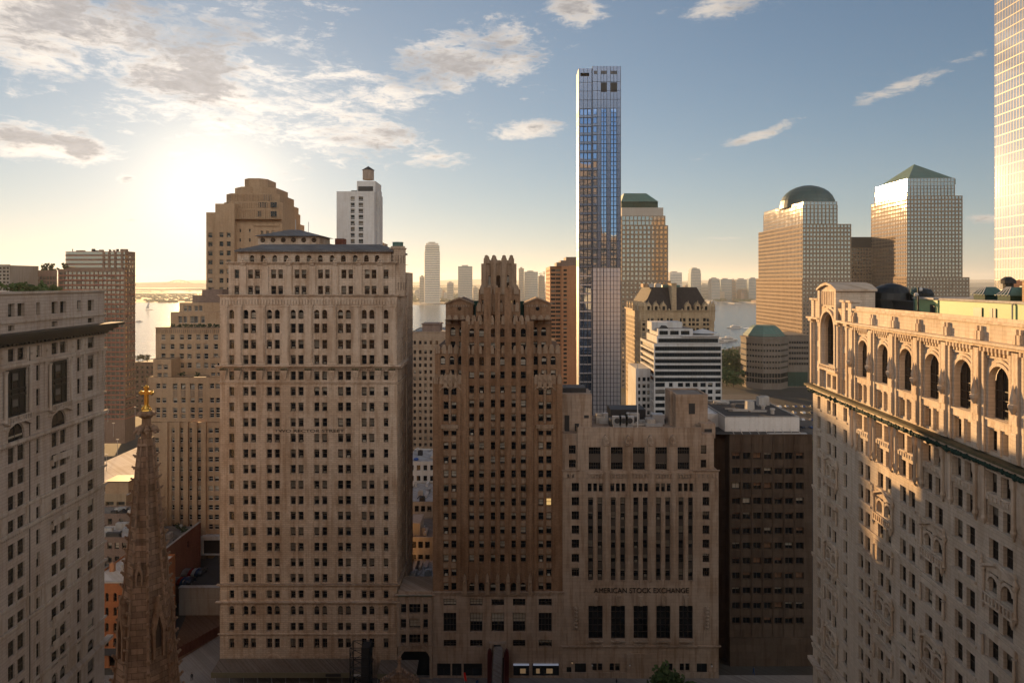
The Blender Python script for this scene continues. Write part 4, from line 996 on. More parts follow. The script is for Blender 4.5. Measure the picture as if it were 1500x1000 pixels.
    q = MB(); q.lathe(0, 0, [(2.9, 0), (2.9, 2.2), (2.75, 3.2), (2.2, 4.0), (1.2, 4.5), (.1, 4.7)], 20); q.build('shell', [ironb], dr); q = MB(); q.lathe(0, 0, [(3.1, 2.0), (3.1, 2.3)], 20); q.build('rim', [dark], dr)
    hs = thing('roof_house', 'long low black roof house running behind the gable and parapet', 'shed', W(7.5, 20), a_)
    q = MB(); q.box(0, 8, 0, 10, 0, 1.9); q.build('wall', [dark], hs); q = MB(); q.box(-.2, 8.2, -.2, 10.2, 1.9, 2.1); q.build('roof', [ironb], hs)
    q = MB(); q.lathe(4, 8, [(1.6, 2.1), (1.6, 3.2), (1.2, 3.8), (.2, 4.0)], 16); q.build('dome', [ironb], hs)
    for n_, (u, lab, x) in enumerate(((21.5, 'round green fan guard on a thin pole by the shed end', 5.6), (23.3, 'black lamp pole with round lamps beside the rooftop shed', 5.2))):
        t_ = thing('roof_pole' if n_ == 0 else 'roof_lamp', lab, 'pole' if n_ == 0 else 'lamp', W(x, u), a_)
        q = MB(); q.tube((0, 0, 0), (0, 0, 3.1 if n_ == 0 else 4.2), .06 if n_ == 0 else .12); q.build('pole', [copper if n_ == 0 else ironb], t_)
        if n_ == 0:
            q = MB()
            for i in range(16):
                t0, t1 = 2*math.pi*i/16, 2*math.pi*(i+1)/16; q.tube((.5*math.cos(t0), 0, 3.6+.5*math.sin(t0)), (.5*math.cos(t1), 0, 3.6+.5*math.sin(t1)), .06)
            for k in (-.2, 0, .2): q.tube((-.42, 0, 3.6+k), (.42, 0, 3.6+k), .04)
            q.build('guard', [copper], t_)
        else:
            for s, z in ((.3, 3.9), (-.25, 3.2)): q = MB(); q.blob((s, 0, z), .28, 0, 10); q.tube((0, 0, z-.2), (s, 0, z), .05); q.build('lamp', [whitec], t_)
    for k in range(10):
        o = thing('roof_unit', 'small plant unit on the roof between the shed and the parapet', 'roof unit', W(rnd.uniform(2, 5), 16+rnd.uniform(0, 40)), a_, 'small plant units along the parapet')
        q = MB(); q.box(-.6, .6, -.5, .5, .1, .9, top=.05); q.build('casing', [steel if k % 2 else dark], o); q = MB(); q.lathe(0, 0, [(.35, .9), (.35, 1.05)], 10); q.build('fan', [ironb], o)
right_building()
# ------------------------------------------------------------------ leaves and trees
def leaf_mat(name, base):
    m, t, b = newmat(name); co = t.node('ShaderNodeTexCoord').outputs['Object']; f = t.noise(co, 1.1, 4, .6)
    t.put(b.inputs['Base Color'], t.mix(f, tuple(c*.6 for c in base)+(1,), tuple(c*1.5 for c in base)+(1,)))
    b.inputs['Roughness'].default_value = .6; b.inputs['Specular IOR Level'].default_value = .2
    return m
leaf_g = leaf_mat('green leaves', (.055, .085, .025)); leaf_d = leaf_mat('dark leaves', (.035, .05, .022)); bark = stone('bark', (.07, .05, .035), var=.3)
def leaves(q, c, rx, rz, n, s):
    cl = [(Vector((rnd.gauss(0, .45)*rx, rnd.gauss(0, .45)*rx, rnd.uniform(-.8, .9)*rz)), rnd.uniform(.25, .5)) for _ in range(16)]
    for i in range(n):
        o, r = rnd.choice(cl); p = Vector(c)+o+Vector((rnd.gauss(0, 1), rnd.gauss(0, 1), rnd.gauss(0, .8)))*r*rx*.5
        a = Vector((rnd.uniform(-1, 1), rnd.uniform(-1, 1), rnd.uniform(-1, 1))).normalized()*s*rnd.uniform(.5, 1.2); b = a.orthogonal().normalized()*s*rnd.uniform(.4, .9)
        q.face([p-a, p+b, p+a, p-b])
def bush(name, label, loc, r, h, group=None, m=None):
    t = thing(name, label, 'shrub', loc, 0, group)
    q = MB(); leaves(q, (0, 0, h*.55), r*.7, h*.5, 260, .16*r); q.build('foliage', [m or leaf_g], t)
    q = MB()
    for k in range(3): q.tube((0, 0, 0), (rnd.uniform(-.4, .4)*r, rnd.uniform(-.4, .4)*r, h*.6), .05)
    q.build('stem', [bark], t)
def tree(label, loc, r, h, group=None, m=None, n=900):
    t = thing('tree', label, 'tree', loc, 0, group)
    q = MB(); q.tube((0, 0, 0), (.1, 0, h*.5), h*.03, 7, 0, h*.018)
    for k in range(5):
        a = 2*math.pi*k/5+rnd.random(); q.tube((.1, 0, h*(.35+.05*k)), (math.cos(a)*r*.6, math.sin(a)*r*.6, h*(.6+.05*k)), h*.014, 5, 0, h*.005)
    q.build('trunk', [bark], t)
    q = MB(); leaves(q, (0, 0, h*.62), r*.8, h*.36, n, .11*r+.1); q.build('crown', [m or leaf_g], t)
# ------------------------------------------------------------------ left-hand grey limestone building
def left_building():
    a = math.atan(-.05); L = 55.0; far = Vector((-71.64, 120.0)); d = Vector((-.05, 1)).normalized(); near = far-d*L
    B = Building('limestone_office_building', 'grey limestone office building with a heavy dark overhanging cornice', 'building', (near.x, near.y, 0), -a, [emp, emp_d, ironb], 'black', blinds=.3, bdark=True)
    V = lambda u: L-u; S_ = 'R'
    def u_of(p): k = (p-750)/1000; return (120*k+71.64)/(k+.05)
    def cl(p0, p1): return (V(u_of(p0)), V(u_of(p1)))
    E = cl(128.5, 138); Dn = cl(113, 118.5); C = [cl(75.5, 84.5), cl(88, 97)]; Bn = cl(53, 58.5); A = [cl(11.5, 21.5), cl(25.5, 36)]
    base = [E, Dn, *C, Bn, *A]
    sh = V(u_of(5))-V(u_of(86))   # bay pitch
    more = [(x0-(u_of(24)-u_of(86))*k, x1-(u_of(24)-u_of(86))*k) for k in (1,) for x0, x1 in (Bn, *A)]
    cols = base+[m for m in more if m[0] > .5]
    holes = []
    for k in range(18):
        zt = 62.6-3.39*k
        if k == 11: holes += grid(cols, [(zt-2.2, zt)], 'hung-arch'); continue
        if zt > 2.6: holes += grid(cols, [(zt-2.25, zt)], 'hung')
    slim = [E, Dn, Bn]+[m for m in more[:1]]
    holes += grid(slim, [(71.2, 73.5), (67.5, 70.0), (63.9, 66.0)], 'hung')
    dk = [(C[0][0]-.5, C[1][1]+.5), (A[0][0]-.5, A[1][1]+.5)]; dk = [(min(a_), max(a_)) for a_ in dk]
    for a_, b_ in dk: holes.append((a_, b_, 66.6, 73.6, None)); holes.append((a_+.5, b_-.5, 63.2, 65.9, 'pane-arch-n2'))
    holes += grid(cols, [(74.7, 76.5)], 'hung')
    B.facade(S_, 0, 0, L, 0, 77.0, holes, r=.26)
    top = grid(cols, [(81.0, 82.85)], 'hung')+grid([E, C[0], A[0]], [(79.0, 79.8)], 'pane')
    B.facade(S_, 0, 0, L, 77.0, 84.4, top, r=.5)
    B.facade('B', L, -22, 0, 0, 84.4, grid(even(-22, -1, 6, 1.2), [(62.6-3.39*k-2.2, 62.6-3.39*k) for k in range(17)]), r=.5)
    B.flat(-22, 0, 0, L, 84.2)
    def bx(y0, y1, d0, d1, z0, z1, m=0, mb=None): B.bx(S_, 0, y0, y1, d0, d1, z0, z1, m, mb)
    for (a_, b_) in dk:   # black iron two-storey bay inside the recess
        q = MB(); T = B.T(S_, 0); m = (a_+b_)/2
        B.bx(S_, 0, a_+.02, b_-.02, -.25, -.2, 66.62, 73.58, 0, q)
        for zz in (66.7, 69.6, 70.4, 73.2): B.bx(S_, 0, a_+.05, b_-.05, -.2, -.04, zz, zz+.35, 0, q)
        for t_ in (.04, .3, .66, .92): B.bx(S_, 0, a_+(b_-a_)*t_, a_+(b_-a_)*t_+.14, -.2, -.02, 66.7, 73.5, 0, q)
        q.build('iron_bay', [ironb], B.root)
        for zz in (67.1, 70.8):
            link('window', win_mesh((b_-a_)*.3, 2.2, 'hung', 4, [ironb, gl, blind_b, lit_w]), B.root, T(m, -.11, zz), math.pi/2)
        bl = B.part('balustrade', [emp_d]); B.bx(S_, 0, a_-.3, b_+.3, -.03, .7, 66.0, 66.2, 0, bl); B.bx(S_, 0, a_-.3, b_+.3, .5, .7, 66.9, 67.05, 0, bl)
        for i in range(10): yy = a_-.1+i*(b_-a_+.2)/9; B.bx(S_, 0, yy-.07, yy+.07, .53, .67, 66.2, 66.9, 0, bl)
        for s in (a_-.35, b_+.35): B.w.lathe(*T(s, .3, 0)[:2], [(.32, 66.3), (.24, 66.7), (.22, 73.0), (.36, 73.5)], 10, 1)
        pe = B.part('pediment', [emp_d]); pe.prism([(a_-.4, 65.3), (m, 66.4), (b_+.4, 65.3), (b_+.4, 65.6), (m, 66.75), (a_-.4, 65.6)], -.02, .6, 0, T)
    # roof courses, cornices and ledges
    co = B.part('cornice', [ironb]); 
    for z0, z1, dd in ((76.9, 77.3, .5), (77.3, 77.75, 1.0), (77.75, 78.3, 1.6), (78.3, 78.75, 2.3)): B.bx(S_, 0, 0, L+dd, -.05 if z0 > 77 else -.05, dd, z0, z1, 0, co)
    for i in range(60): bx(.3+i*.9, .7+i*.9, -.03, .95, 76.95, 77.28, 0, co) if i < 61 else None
    for z, dd, h in ((73.9, .35, .5), (66.75-.3, .25, .3), (63.0, .5, .45), (53.5, .3, .4), (50.3, .4, .45), (40.2, .3, .35), (36.9, .4, .4), (27.0, .3, .35), (23.0, 1.0, .5), (84.2, .3, .35), (80.1, .25, .3)):
        l = B.part('ledge', [emp_d]); B.bx(S_, 0, 0, L+dd, -.04, dd, z, z+h, 0, l)
    for z in (62.7, 50.0): B.dentils(S_, 0, .2, L-.1, z-.02, z+.3, .3, .22, .45, 1)
    for k in range(18):
        zt = 62.6-3.39*k
        if zt > 3: bx(0, L, -.03, .06, zt-2.5, zt-2.28)
    # pilasters, carved panels, window sills
    edges = [V(u_of(p)) for p in (106, 122, 144, 151, 66, 44, 100)]
    for e in edges: bx(e-.3, e+.3, -.03, .22, 66.8, 73.9); bx(e-.38, e+.38, -.03, .3, 73.3, 73.9, 1)
    gaps = sorted(cols); 
    for i in range(len(gaps)-1):
        g0, g1 = gaps[i][1]+.25, gaps[i+1][0]-.25
        if g1-g0 > .5:
            bx(g0, g1, -.03, .12, 74.7, 76.5, 1); T = B.T(S_, 0); B.w.blob(T((g0+g1)/2, .12, 75.6), .3, 1)
            bx(g0, g1, -.03, .1, 51.0, 53.3, 1); bx(g0, g1, -.03, .1, 37.4, 39.9, 1); bx(g0, g1, -.03, .1, 23.9, 26.6, 1)
    cb = [min(C[0][0], C[1][0]), max(C[0][1], C[1][1])]; 
    for z in (58.9-.6, 48.5, 33.6, 31.0-1.2):
        b = B.part('balcony', [emp_d]); B.bx(S_, 0, cb[0]-.5, cb[1]+.5, -.03, .7, z, z+.25, 0, b); B.bx(S_, 0, cb[0]-.5, cb[1]+.5, .5, .7, z+.25, z+.95, 0, b)
        for s in (cb[0]-.3, cb[1]+.3): B.bx(S_, 0, s-.15, s+.15, -.03, .5, z-.6, z, 0, b)
    pp = B.part('drainpipe', [dark]); T = B.T(S_, 0); 
    for p in (42,): pp.tube(T(V(u_of(p)), .15, 3), T(V(u_of(p)), .15, 76.5), .06)
    B.finish()
    def W(u, x): p = near+d*V(u)-Vector((d.y, -d.x))*x; return p
    for n_, (u, x, s) in enumerate(((16, 2.0, 1.0), (13.5, 2.4, 1.2), (11.2, 2.2, .9), (19, 2.2, 1.3), (26, 3, 1.8), (9.5, 2.6, .7))):
        p = W(u, x); bush('shrub', ['low green shrub on the roof of the grey limestone building', 'larger bush at the frame edge on the grey limestone roof'][n_ == 4], (p.x, p.y, 84.2), s*1.6, s, 'shrubs on the limestone roof' if n_ != 4 else None)
left_building()
# ------------------------------------------------------------------ church spire
def spire():
    Y = 66.0; x = PX(214.5, Y); z = lambda y: PZ(y, Y)
    t = thing('church_spire', 'brown sandstone church spire with crockets and a gilded cross on top', 'spire', (x, Y, 0))
    zb, zt = 40.0, z(640); prof = lambda zz: .62+(z(640)-zz)*(2.75-.62)/(z(640)-z(1000))
    q = MB(); a0 = R(22.5+9)
    q.lathe(0, 0, [(prof(zb), zb), (prof(zt), zt)], 8, 0, a0); q.build('spire_body', [brownst], t)
    q = MB(); q.box(-4.2, 4.2, -4.2, 4.2, 0, zb); q.build('tower', [brownst], t)
    for i in range(8):
        a = a0+2*math.pi*i/8; q = MB()
        q.tube((prof(zb)*math.cos(a), prof(zb)*math.sin(a), zb), (prof(zt)*math.cos(a), prof(zt)*math.sin(a), zt), .17, 5, 0, .09)
        n = 27
        for k in range(n):
            zz = zb+.6+(zt-zb-1.2)*k/n; r = prof(zz)+.16; c = (r*math.cos(a), r*math.sin(a), zz); s = .14+.1*(1-k/n)
            q.blob(c, s, 0, 6, (1, 1, .9)); q.blob(((r+s)*math.cos(a), (r+s)*math.sin(a), zz+s*.7), s*.72, 0, 5)
            q.blob(((r+s*.2)*math.cos(a+.05), (r+s*.2)*math.sin(a+.05), zz-s*.8), s*.5, 0, 5)
        q.build('crocket_ridge', [brownst_d], t)
    # small gabled openings (lucarnes)
    for tier, (zz, h, w, ks) in enumerate(((z(918)-2.1, 5.6, 1.15, (0, 2, 4, 6)), (z(845), 2.0, .62, (1, 3, 5, 7)))):
        for k in ks:
            a = a0+2*math.pi*(k+.5)/8; r = prof(zz)*math.cos(R(22.5)); c, s = math.cos(a), math.sin(a)
            def T(u, dd, z_): rr_ = r-.12+dd; return (rr_*c-u*s, rr_*s+u*c, z_)
            q = MB(); q.prism([(-w/2, zz), (-w/2, zz+h*.52), (0, zz+h), (w/2, zz+h*.52), (w/2, zz), (w*.3, zz), (w*.3, zz+h*.45), (0, zz+h*.7), (-w*.3, zz+h*.45), (-w*.3, zz)], -.5, .35, 0, T)
            for j in range(6):
                for sg in (-1, 1): q.blob(T(sg*w/2*(1-j/6), .3, zz+h*(.52+.48*j/6)), .09, 0, 5)
            q.blob(T(0, .3, zz+h+.15), .16, 0, 5); o = q.build('lucarne', [brownst_d], t)
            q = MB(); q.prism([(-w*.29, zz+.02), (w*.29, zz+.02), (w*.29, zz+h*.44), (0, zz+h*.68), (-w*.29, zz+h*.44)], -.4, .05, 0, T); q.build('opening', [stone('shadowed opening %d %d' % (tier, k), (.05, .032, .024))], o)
    q = MB()
    q.lathe(0, 0, [(.62, zt-.2), (.66, z(652)), (.85, z(650.5)), (.5, z(645)), (.46, z(632)), (.42, z(622))], 8, 0, a0)
    for i in range(8):
        a = a0+2*math.pi*i/8
        q.blob((.75*math.cos(a), .75*math.sin(a), z(628)), .28, 0, 7, (1, 1, 1)); q.blob((.98*math.cos(a), .98*math.sin(a), z(631.5)), .17, 0, 6); q.blob((.55*math.cos(a), .55*math.sin(a), z(624.5)), .2, 0, 6)
    q.lathe(0, 0, [(.42, z(622)), (.40, z(612)), (.6, z(610)), (.78, z(606.5)), (.74, z(603.5)), (.5, z(601)), (.3, z(600))], 10)
    for i in range(10): a = 2*math.pi*i/10; q.blob((.72*math.cos(a), .72*math.sin(a), z(606)), .17, 0, 5)
    q.build('finial', [brownst_d], t)
    c = thing('cross', 'gilded cross with trefoil ends on top of the brown church spire', 'cross', (x, Y, z(601)))
    q = MB(); Z = lambda y: z(y)-z(601)
    q.lathe(0, 0, [(.5, 0), (.45, .12), (.3, .2), (.12, .55)], 10); q.build('base', [gold], c)
    for i in range(4): a = 2*math.pi*i/4+.5; q = MB(); q.tube((.42*math.cos(a), .42*math.sin(a), .15), (.08*math.cos(a), .08*math.sin(a), Z(592)), .06); q.build('strut', [gold], c)
    q = MB(); q.box(-.15, .15, -.13, .13, .2, Z(566)); za = Z(575); q.box(-.56, -.151, -.12, .12, za-.15, za+.15); q.box(.151, .56, -.12, .12, za-.15, za+.15)
    for p in ((-.6, za), (.6, za), (0, Z(565.5))): q.blob((p[0], 0, p[1]), .16, 0, 8)
    for p in ((-.5, za+.15), (-.5, za-.15), (.5, za+.15), (.5, za-.15), (-.17, Z(567.5)), (.17, Z(567.5))): q.blob((p[0], 0, p[1]), .12, 0, 6)
    q.build('arms', [gold], c)
spire()
# ------------------------------------------------------------------ tan stepped apartment building behind the spire
def deco_block():
    Y = 200.0; X0 = PX(214, Y); U = lambda p: PX(p, Y)-X0; Z = lambda y: PZ(y, Y); W = U(340)
    B = Building('stepped_brick_building', 'buff brick building with stepped terraces between the church spire and the tan tower', 'building', (X0, Y, 0), 0, [deco, brick_t], 'white', blinds=.9)
    w = lambda a: U(190+a/4.165)
    def pr(xs, ww=6.6): return [(U(x)-ww*.1, U(x)+ww*.1) for x in xs]
    left = pr((229.3, 238.3)); right = pr((308.5, 317.3)); mid = pr((254.5, 266.5, 280, 291.8)); rws = lambda y0, n, st=14.1, h=7.5: [(Z(y0+st*k+h), Z(y0+st*k)) for k in range(n)]
    lo = rws(626.5, 13)
    B.facade('F', 0, 0, W, 5, Z(618.5), grid(pr((229.3,), 6.6)+right+mid, lo), r=.3)
    for p in (243, 260.5, 273, 286, 299): B.bx('F', 0, U(p)-.7, U(p)+.7, -.03, .5, 5, Z(617.5))
    for a, b in mid:
        for z0, z1 in lo: B.bx('F', 0, a, b, -.25, .02, z0-1.3, z0-.02, 1)
    B.facade('L', 0, 0, 30, 5, Z(553), grid(even(2, 28, 8, 1.3), lo)); 
    y1 = .8
    B.facade('F', y1, U(214), W, Z(618.5), Z(553), grid(left+right+mid, [(Z(y+7.5), Z(y)) for y in (562, 583, 597.5)])+grid(left+right, [(Z(612), Z(606))])+grid(mid, [(Z(571), Z(562.5)), (Z(613), Z(607))]), r=.3)
    for a, b in mid: B.bx('F', y1, a, b, -.2, .03, Z(582), Z(572), 1)
    B.flat(0, W, 0, 30, Z(618.5)-.5); B.flat(0, W, 2, 30, Z(553))
    y2 = 1.6
    lo2, hi2 = U(220), U(247)
    B.facade('F', y2, lo2, hi2, Z(553), Z(527), grid(left, [(Z(542), Z(534.5)), (Z(556-1), Z(548.5))][:1]+[(Z(552.9), Z(547))]), r=.3); B.flat(lo2, hi2, y2, 20, Z(527))
    B.facade('R', hi2, y2, 9, Z(553), Z(527)); B.facade('L', lo2, y2, 20, Z(553), Z(527))
    B.facade('F', y2, U(304), W, Z(553), Z(525), grid(right, [(Z(540), Z(532.5)), (Z(553.2)+.4, Z(546.5))]), r=.3); B.flat(U(304), W, y2, 20, Z(525)); B.facade('L', U(304), y2, 9, Z(553), Z(525))
    y3 = 7.0; Y3 = Y+y3; u3 = lambda p: PX(p, Y3)-X0; z3 = lambda y: PZ(y, Y3)
    c3 = [(u3(x)-.68, u3(x)+.68) for x in (239, 252.3, 266, 277.3, 290.3, 301.7, 316)]
    B.facade('F', y3, u3(228), u3(334), Z(553), z3(480), grid(c3, [(z3(y+8), z3(y)) for y in (489.5, 503.5, 517.5, 531, 545)]), r=.3); B.facade('L', u3(228), y3, 28, Z(553), z3(480)); B.flat(u3(228), u3(334), y3, 28, z3(480))
    for k in range(34): B.bx('F', y3, u3(229.5+3*k), u3(230.7+3*k), -.02, .15, z3(487.5), z3(482.5), 1)
    for yy, q_ in ((y3-.1, (228, 334)),): B.bx('F', y3, u3(q_[0]), u3(q_[1]), -.5, .25, z3(480.5), z3(479.2), 1)
    for k in range(9): pt = B.part('roof_shrub', [leaf_d]); leaves(pt, (u3(250+9*k), y3+1.6, z3(477.5)), .8, .5, 60, .3)
    for k, p in enumerate((262, 285)): pt = B.part('roof_shrub', [leaf_d]); leaves(pt, (U(p), 1.7, Z(549)), .8, .5, 50, .3)
    y4 = 14.0; Y4 = Y+y4; u4 = lambda p: PX(p, Y4)-X0; z4 = lambda y: PZ(y, Y4)
    B.facade('F', y4, u4(250), u4(330), z3(480), z4(457), [(u4(p), u4(p+6), z4(473), z4(463), 'pane-n3') for p in (261, 268, 278, 284, 294)], r=.5); B.facade('L', u4(250), y4, 30, z3(480), z4(457)); B.flat(u4(250), u4(330), y4, 30, z4(457))
    B.facade('F', y4+2.5, u4(257), u4(330), z4(457), z4(443.5), [(u4(p), u4(p+5.5), z4(456), z4(448), 'pane-n3') for p in (263, 269.5, 279, 285.5)], r=.4); B.facade('L', u4(257), y4+2.5, 30, z4(457), z4(443.5)); B.flat(u4(257), u4(330), y4+2.5, 30, z4(443.5))
    hb = B.part('bulkhead', [ptop]); hb.box(u4(281), u4(312), y4+7, y4+13, z4(444), z4(424.5)); hb.box(u4(266.5), u4(281)-.02, y4+7, y4+13, z4(444), z4(433)); hb.tube((u4(291), y4+10, z4(424.5)), (u4(291), y4+10, z4(421)), .3)
    B.finish()
deco_block()
def sun_tower():
    Y = 236.0; X0 = PX(302, Y); U = lambda p: PX(p, Y)-X0; Z = lambda y: PZ(y, Y); zx = lambda a: 290+a/7.143; zy = lambda b: 240+b/7.143
    B = Building('stepped_tower', 'tall buff stepped tower hiding the low sun, with a round blocky top', 'building', (X0, Y, 0), 0, [deco, brick_t], 'tan', blinds=1)
    rws = [(Z(327.5+13.3*k+7), Z(327.5+13.3*k)) for k in range(1, 22)]
    B.facade('F', 0, U(302), U(318), 5, Z(311), grid([(U(308)-.75, U(308)+.75), (U(315.5)-.75, U(315.5)+.75)], rws), r=.3); B.facade('L', 0, 0, 26, 5, Z(311)); B.flat(0, U(318), 0, 26, Z(311))
    cs = [(U(p)-.7, U(p)+.7) for p in (327, 337.5)]
    B.facade('F', -1.5, U(318), U(346), 5, Z(299), grid(cs, rws[:]), r=.3); B.facade('L', U(318), -1.5, 20, 5, Z(299)); B.facade('R', U(346), -1.5, 10, 5, Z(299))
    B.facade('F', .5, U(346), U(412.4), 5, Z(321.5), grid([(U(351)-.3, U(351)+.3), (U(365)-.3, U(365)+.3)], [(Z(335+14*k+5), Z(335+14*k)) for k in range(6)])+[(U(p)-.45, U(p)+.45, Z(372), Z(338), 'pane-z5') for p in (383, 391, 399)], r=.35)
    B.facade('R', U(412.4), .5, 26, 5, Z(321.5)); B.flat(U(318), U(412.4), -1.4, 26, Z(321.5))
    B.bx('F', .5, U(372), U(408), -.03, .4, Z(331), Z(328))
    def tier(p0, p1, y0, y1, d0, d1, wins=(), cham=3.0):
        a, b = U(p0), U(p1); q = B.w
        pts = [(a, d0+cham), (a+cham, d0), (b-cham, d0), (b, d0+cham), (b, d1), (a, d1)]; n = len(pts)
        for i in range(n):
            p, r = pts[i], pts[(i+1) % n]; q.face([(*p, Z(y0)), (*r, Z(y0)), (*r, Z(y1)), (*p, Z(y1))])
        q.face([(*p, Z(y1)) for p in pts])
        for i in range(24 if b-a > 12 else 0):
            x = a+cham+(b-a-2*cham)*(i+.5)/24; q.box(x-.16, x+.16, d0-.22, d0+.02, Z(y0), Z(y1)-.4, 0)
        for p in wins: B.wins.append(((U(p), d0-.25, Z((y0+y1)/2)-.8), 'F', .9, 1.8, 'hung', 0))
    tier(318.5, 408.5, 321.5, 305, 1.2, 24, (377, 380, 396, 399, 402)); tier(319, 407, 305, 294.5, 2.0, 23, (378, 382.5, 387, 395, 398, 401))
    tier(321, 401, 294.5, 281.5, 3.0, 22, ()); tier(330, 394, 281.5, 271, 4.2, 20, (), 4); tier(344.8, 379.5, 271, 257.3, 6, 17, (), 2.2)
    for p in (383, 386, 389, 392.5): B.bx('F', 3.0, U(p)-.2, U(p)+.2, -.02, .3, Z(292), Z(283.5), 1)
    B.finish()
sun_tower()
def white_tower():
    Y = 262.0; X0 = PX(493, Y); U = lambda p: PX(p, Y)-X0; Z = lambda y: PZ(y, Y)
    B = Building('white_tower', 'white slab tower with two columns of dark windows and a rooftop water tank', 'building', (X0, Y, 0), 0, [white, dark], 'tan', blinds=1)
    holes = grid([(U(513.5), U(519.5)), (U(525.2), U(532))], [(Z(288+8.9*k+6.3), Z(288+8.9*k)) for k in range(14)], 'hung')
    B.facade('F', 0, 0, U(548.3), 5, Z(280.3), holes, r=.4)
    B.facade('R', U(548.3), 0, 17, 5, Z(280.3)-.02, grid(even(3, 15, 3, 1.4), [(Z(288+8.9*k+6), Z(288+8.9*k)) for k in range(12)]), r=.4); B.facade('L', 0, 0, 17, 5, Z(280.3)); B.flat(0, U(548.3), 0, 17, Z(280.6))
    for k in range(24): B.bx('F', 0, .05, U(548)-.05, -.02, .06, Z(284+4.45*k), Z(284+4.45*k)+.12) if k % 2 == 0 else None
    B.bx('R', U(548.3), 6, 11, -.05, .8, 5, Z(276)); 
    ph = B.part('penthouse', [white, dark]); ph.box(U(521), U(548.2), 2, 14, Z(280.3), Z(264)); ph.box(U(523), U(545), 1.9, 2.05, Z(279), Z(272), 1); ph.box(U(510), U(519), 5, 10, Z(280.3), Z(276.5), 1)
    B.finish()
    z0 = Z(264)
    t = thing('water_tank', 'wooden rooftop water tank with a conical cap on the white slab tower', 'water tank', (PX(539.5, Y+8), Y+8, z0))
    z = lambda y: PZ(y, Y+8)-z0
    q = MB(); q.lathe(0, 0, [(2.25, z(264)+.15), (2.25, z(249.5))], 14); q.build('barrel', [stone('weathered tank wood', (.34, .27, .22), course=4, blk=.35, var=.2)], t)
    q = MB(); q.lathe(0, 0, [(2.5, z(249.5)), (.05, z(243.6))], 14); q.build('roof', [dark], t)
    q = MB(); [q.tube((1.5*sx, 1.5*sy, 0), (1.5*sx, 1.5*sy, .3), .2) for sx in (-1, 1) for sy in (-1, 1)]; q.build('footing', [dark], t)
white_tower()
def plain_block(name, label, px0, px1, Y, ytop, depth, mat, cols, rows, zb=3.0, frame='tan', kind='hung', ww=1.2, r=.3, top=None, side=None, blinds=.8, group=None, gm=None, rz=0, limit=100):
    """a background building with a punched-window front"""
    X0 = PX(px0, Y); W = PX(px1, Y)-X0; zt = PZ(ytop, Y)
    B = Building(name, label, 'building', (X0, Y, 0), rz, [mat, dark, concrete], frame, gm, blinds=blinds, group=group)
    B.facade('F', 0, 0, W, zb, zt, grid(cols(W) if callable(cols) else [(PX(a, Y)-X0, PX(b, Y)-X0) for a, b in cols], [(PZ(b, Y), PZ(a, Y)) for a, b in rows], kind), r=r)
    sw = grid(even(1, depth-1, side, ww), [(PZ(b, Y), PZ(a, Y)) for a, b in rows], kind) if side else ()
    B.facade('R', W, 0, depth, zb, zt, sw, r=r); B.facade('L', 0, 0, depth, zb, zt, sw, r=r); B.facade('B', depth, 0, W, zb, zt)
    B.flat(0, W, 0, depth, zt-.25, 2); B.bx('F', 0, -.02, W+.02, -.3, .15, zt-.02, zt+.35)
    if top: top(B, W, zt, lambda p: PX(p, Y)-X0, lambda y: PZ(y, Y))
    B.finish(limit); return B
# narrow tan block in the gap
def tb(B, W, zt, U, Z):
    B.bx('F', 0, 0, W, -.02, .12, Z(508), Z(505)); p = B.part('bulkhead', [ptop]); p.box(U(617), U(643), 3, 12, zt, Z(474.5)); p.box(U(615), U(645), 2.6, 12.4, Z(476), Z(475.2))
    B.bx('F', 0, 0, W, -.02, .06, Z(505), zt-.4, 1) if False else None
plain_block('brick_office_block', 'plain tan block with small square windows seen between two towers', 600, 655, 250, 487, 30, ptop and stone('dull tan brick', (.36, .27, .19), course=.3, blk=.7, var=.15),
            [(x-1.9, x+1.9) for x in (607.5, 615.5, 623.3, 631.2, 640)], [(y, y+5.2) for y in [499]+[512.8+9.7*k for k in range(18)]], top=tb, blinds=.3)
# brown slab of horizontal window bands
def slab():
    Y = 330.0; X0 = PX(805.6, Y); U = lambda p: PX(p, Y)-X0; Z = lambda y: PZ(y, Y)
    B = Building('apartment_slab', 'orange brick apartment slab with long window bands left of the blue glass tower', 'building', (X0, Y, 0), 0, [orbr, ptop], 'bronze', blinds=.35)
    rows = [(Z(394.5+6.05*k+3.1), Z(394.5+6.05*k)) for k in range(31)]
    B.facade('F', 0, 0, U(822.3), 3, Z(390), grid([(U(807), U(813.6)), (U(814.2), U(821))], rows, 'pane-n4'), r=.35)
    B.facade('F', -1.5, U(822.3), U(833), 3, Z(390), grid([(U(825), U(830))], rows, 'pane-n2'), r=.35); B.facade('L', U(822.3), -1.5, 0, 3, Z(390))
    B.facade('F', -1.5, U(833), U(846), 3, Z(389)); B.facade('L', 0, 0, 40, 3, Z(390), grid(even(2, 38, 8, 2.2), rows, 'pane')); B.flat(0, U(846), -1.5, 40, Z(390.3)); B.facade('R', U(846), -1.5, 40, 3, Z(389))
    for k in range(31): B.bx('F', 0, 0, U(822.2), -.02, .12, Z(394.5+6.05*k)+.05, Z(394.5+6.05*k)+.3)
    p = B.part('bulkhead', [ptop]); 
    for a, b, t in ((816, 822, 384), (822.1, 830, 381), (830.1, 846, 376)): p.box(U(a), U(b), 4, 20, Z(390.3), Z(t))
    B.finish()
slab()
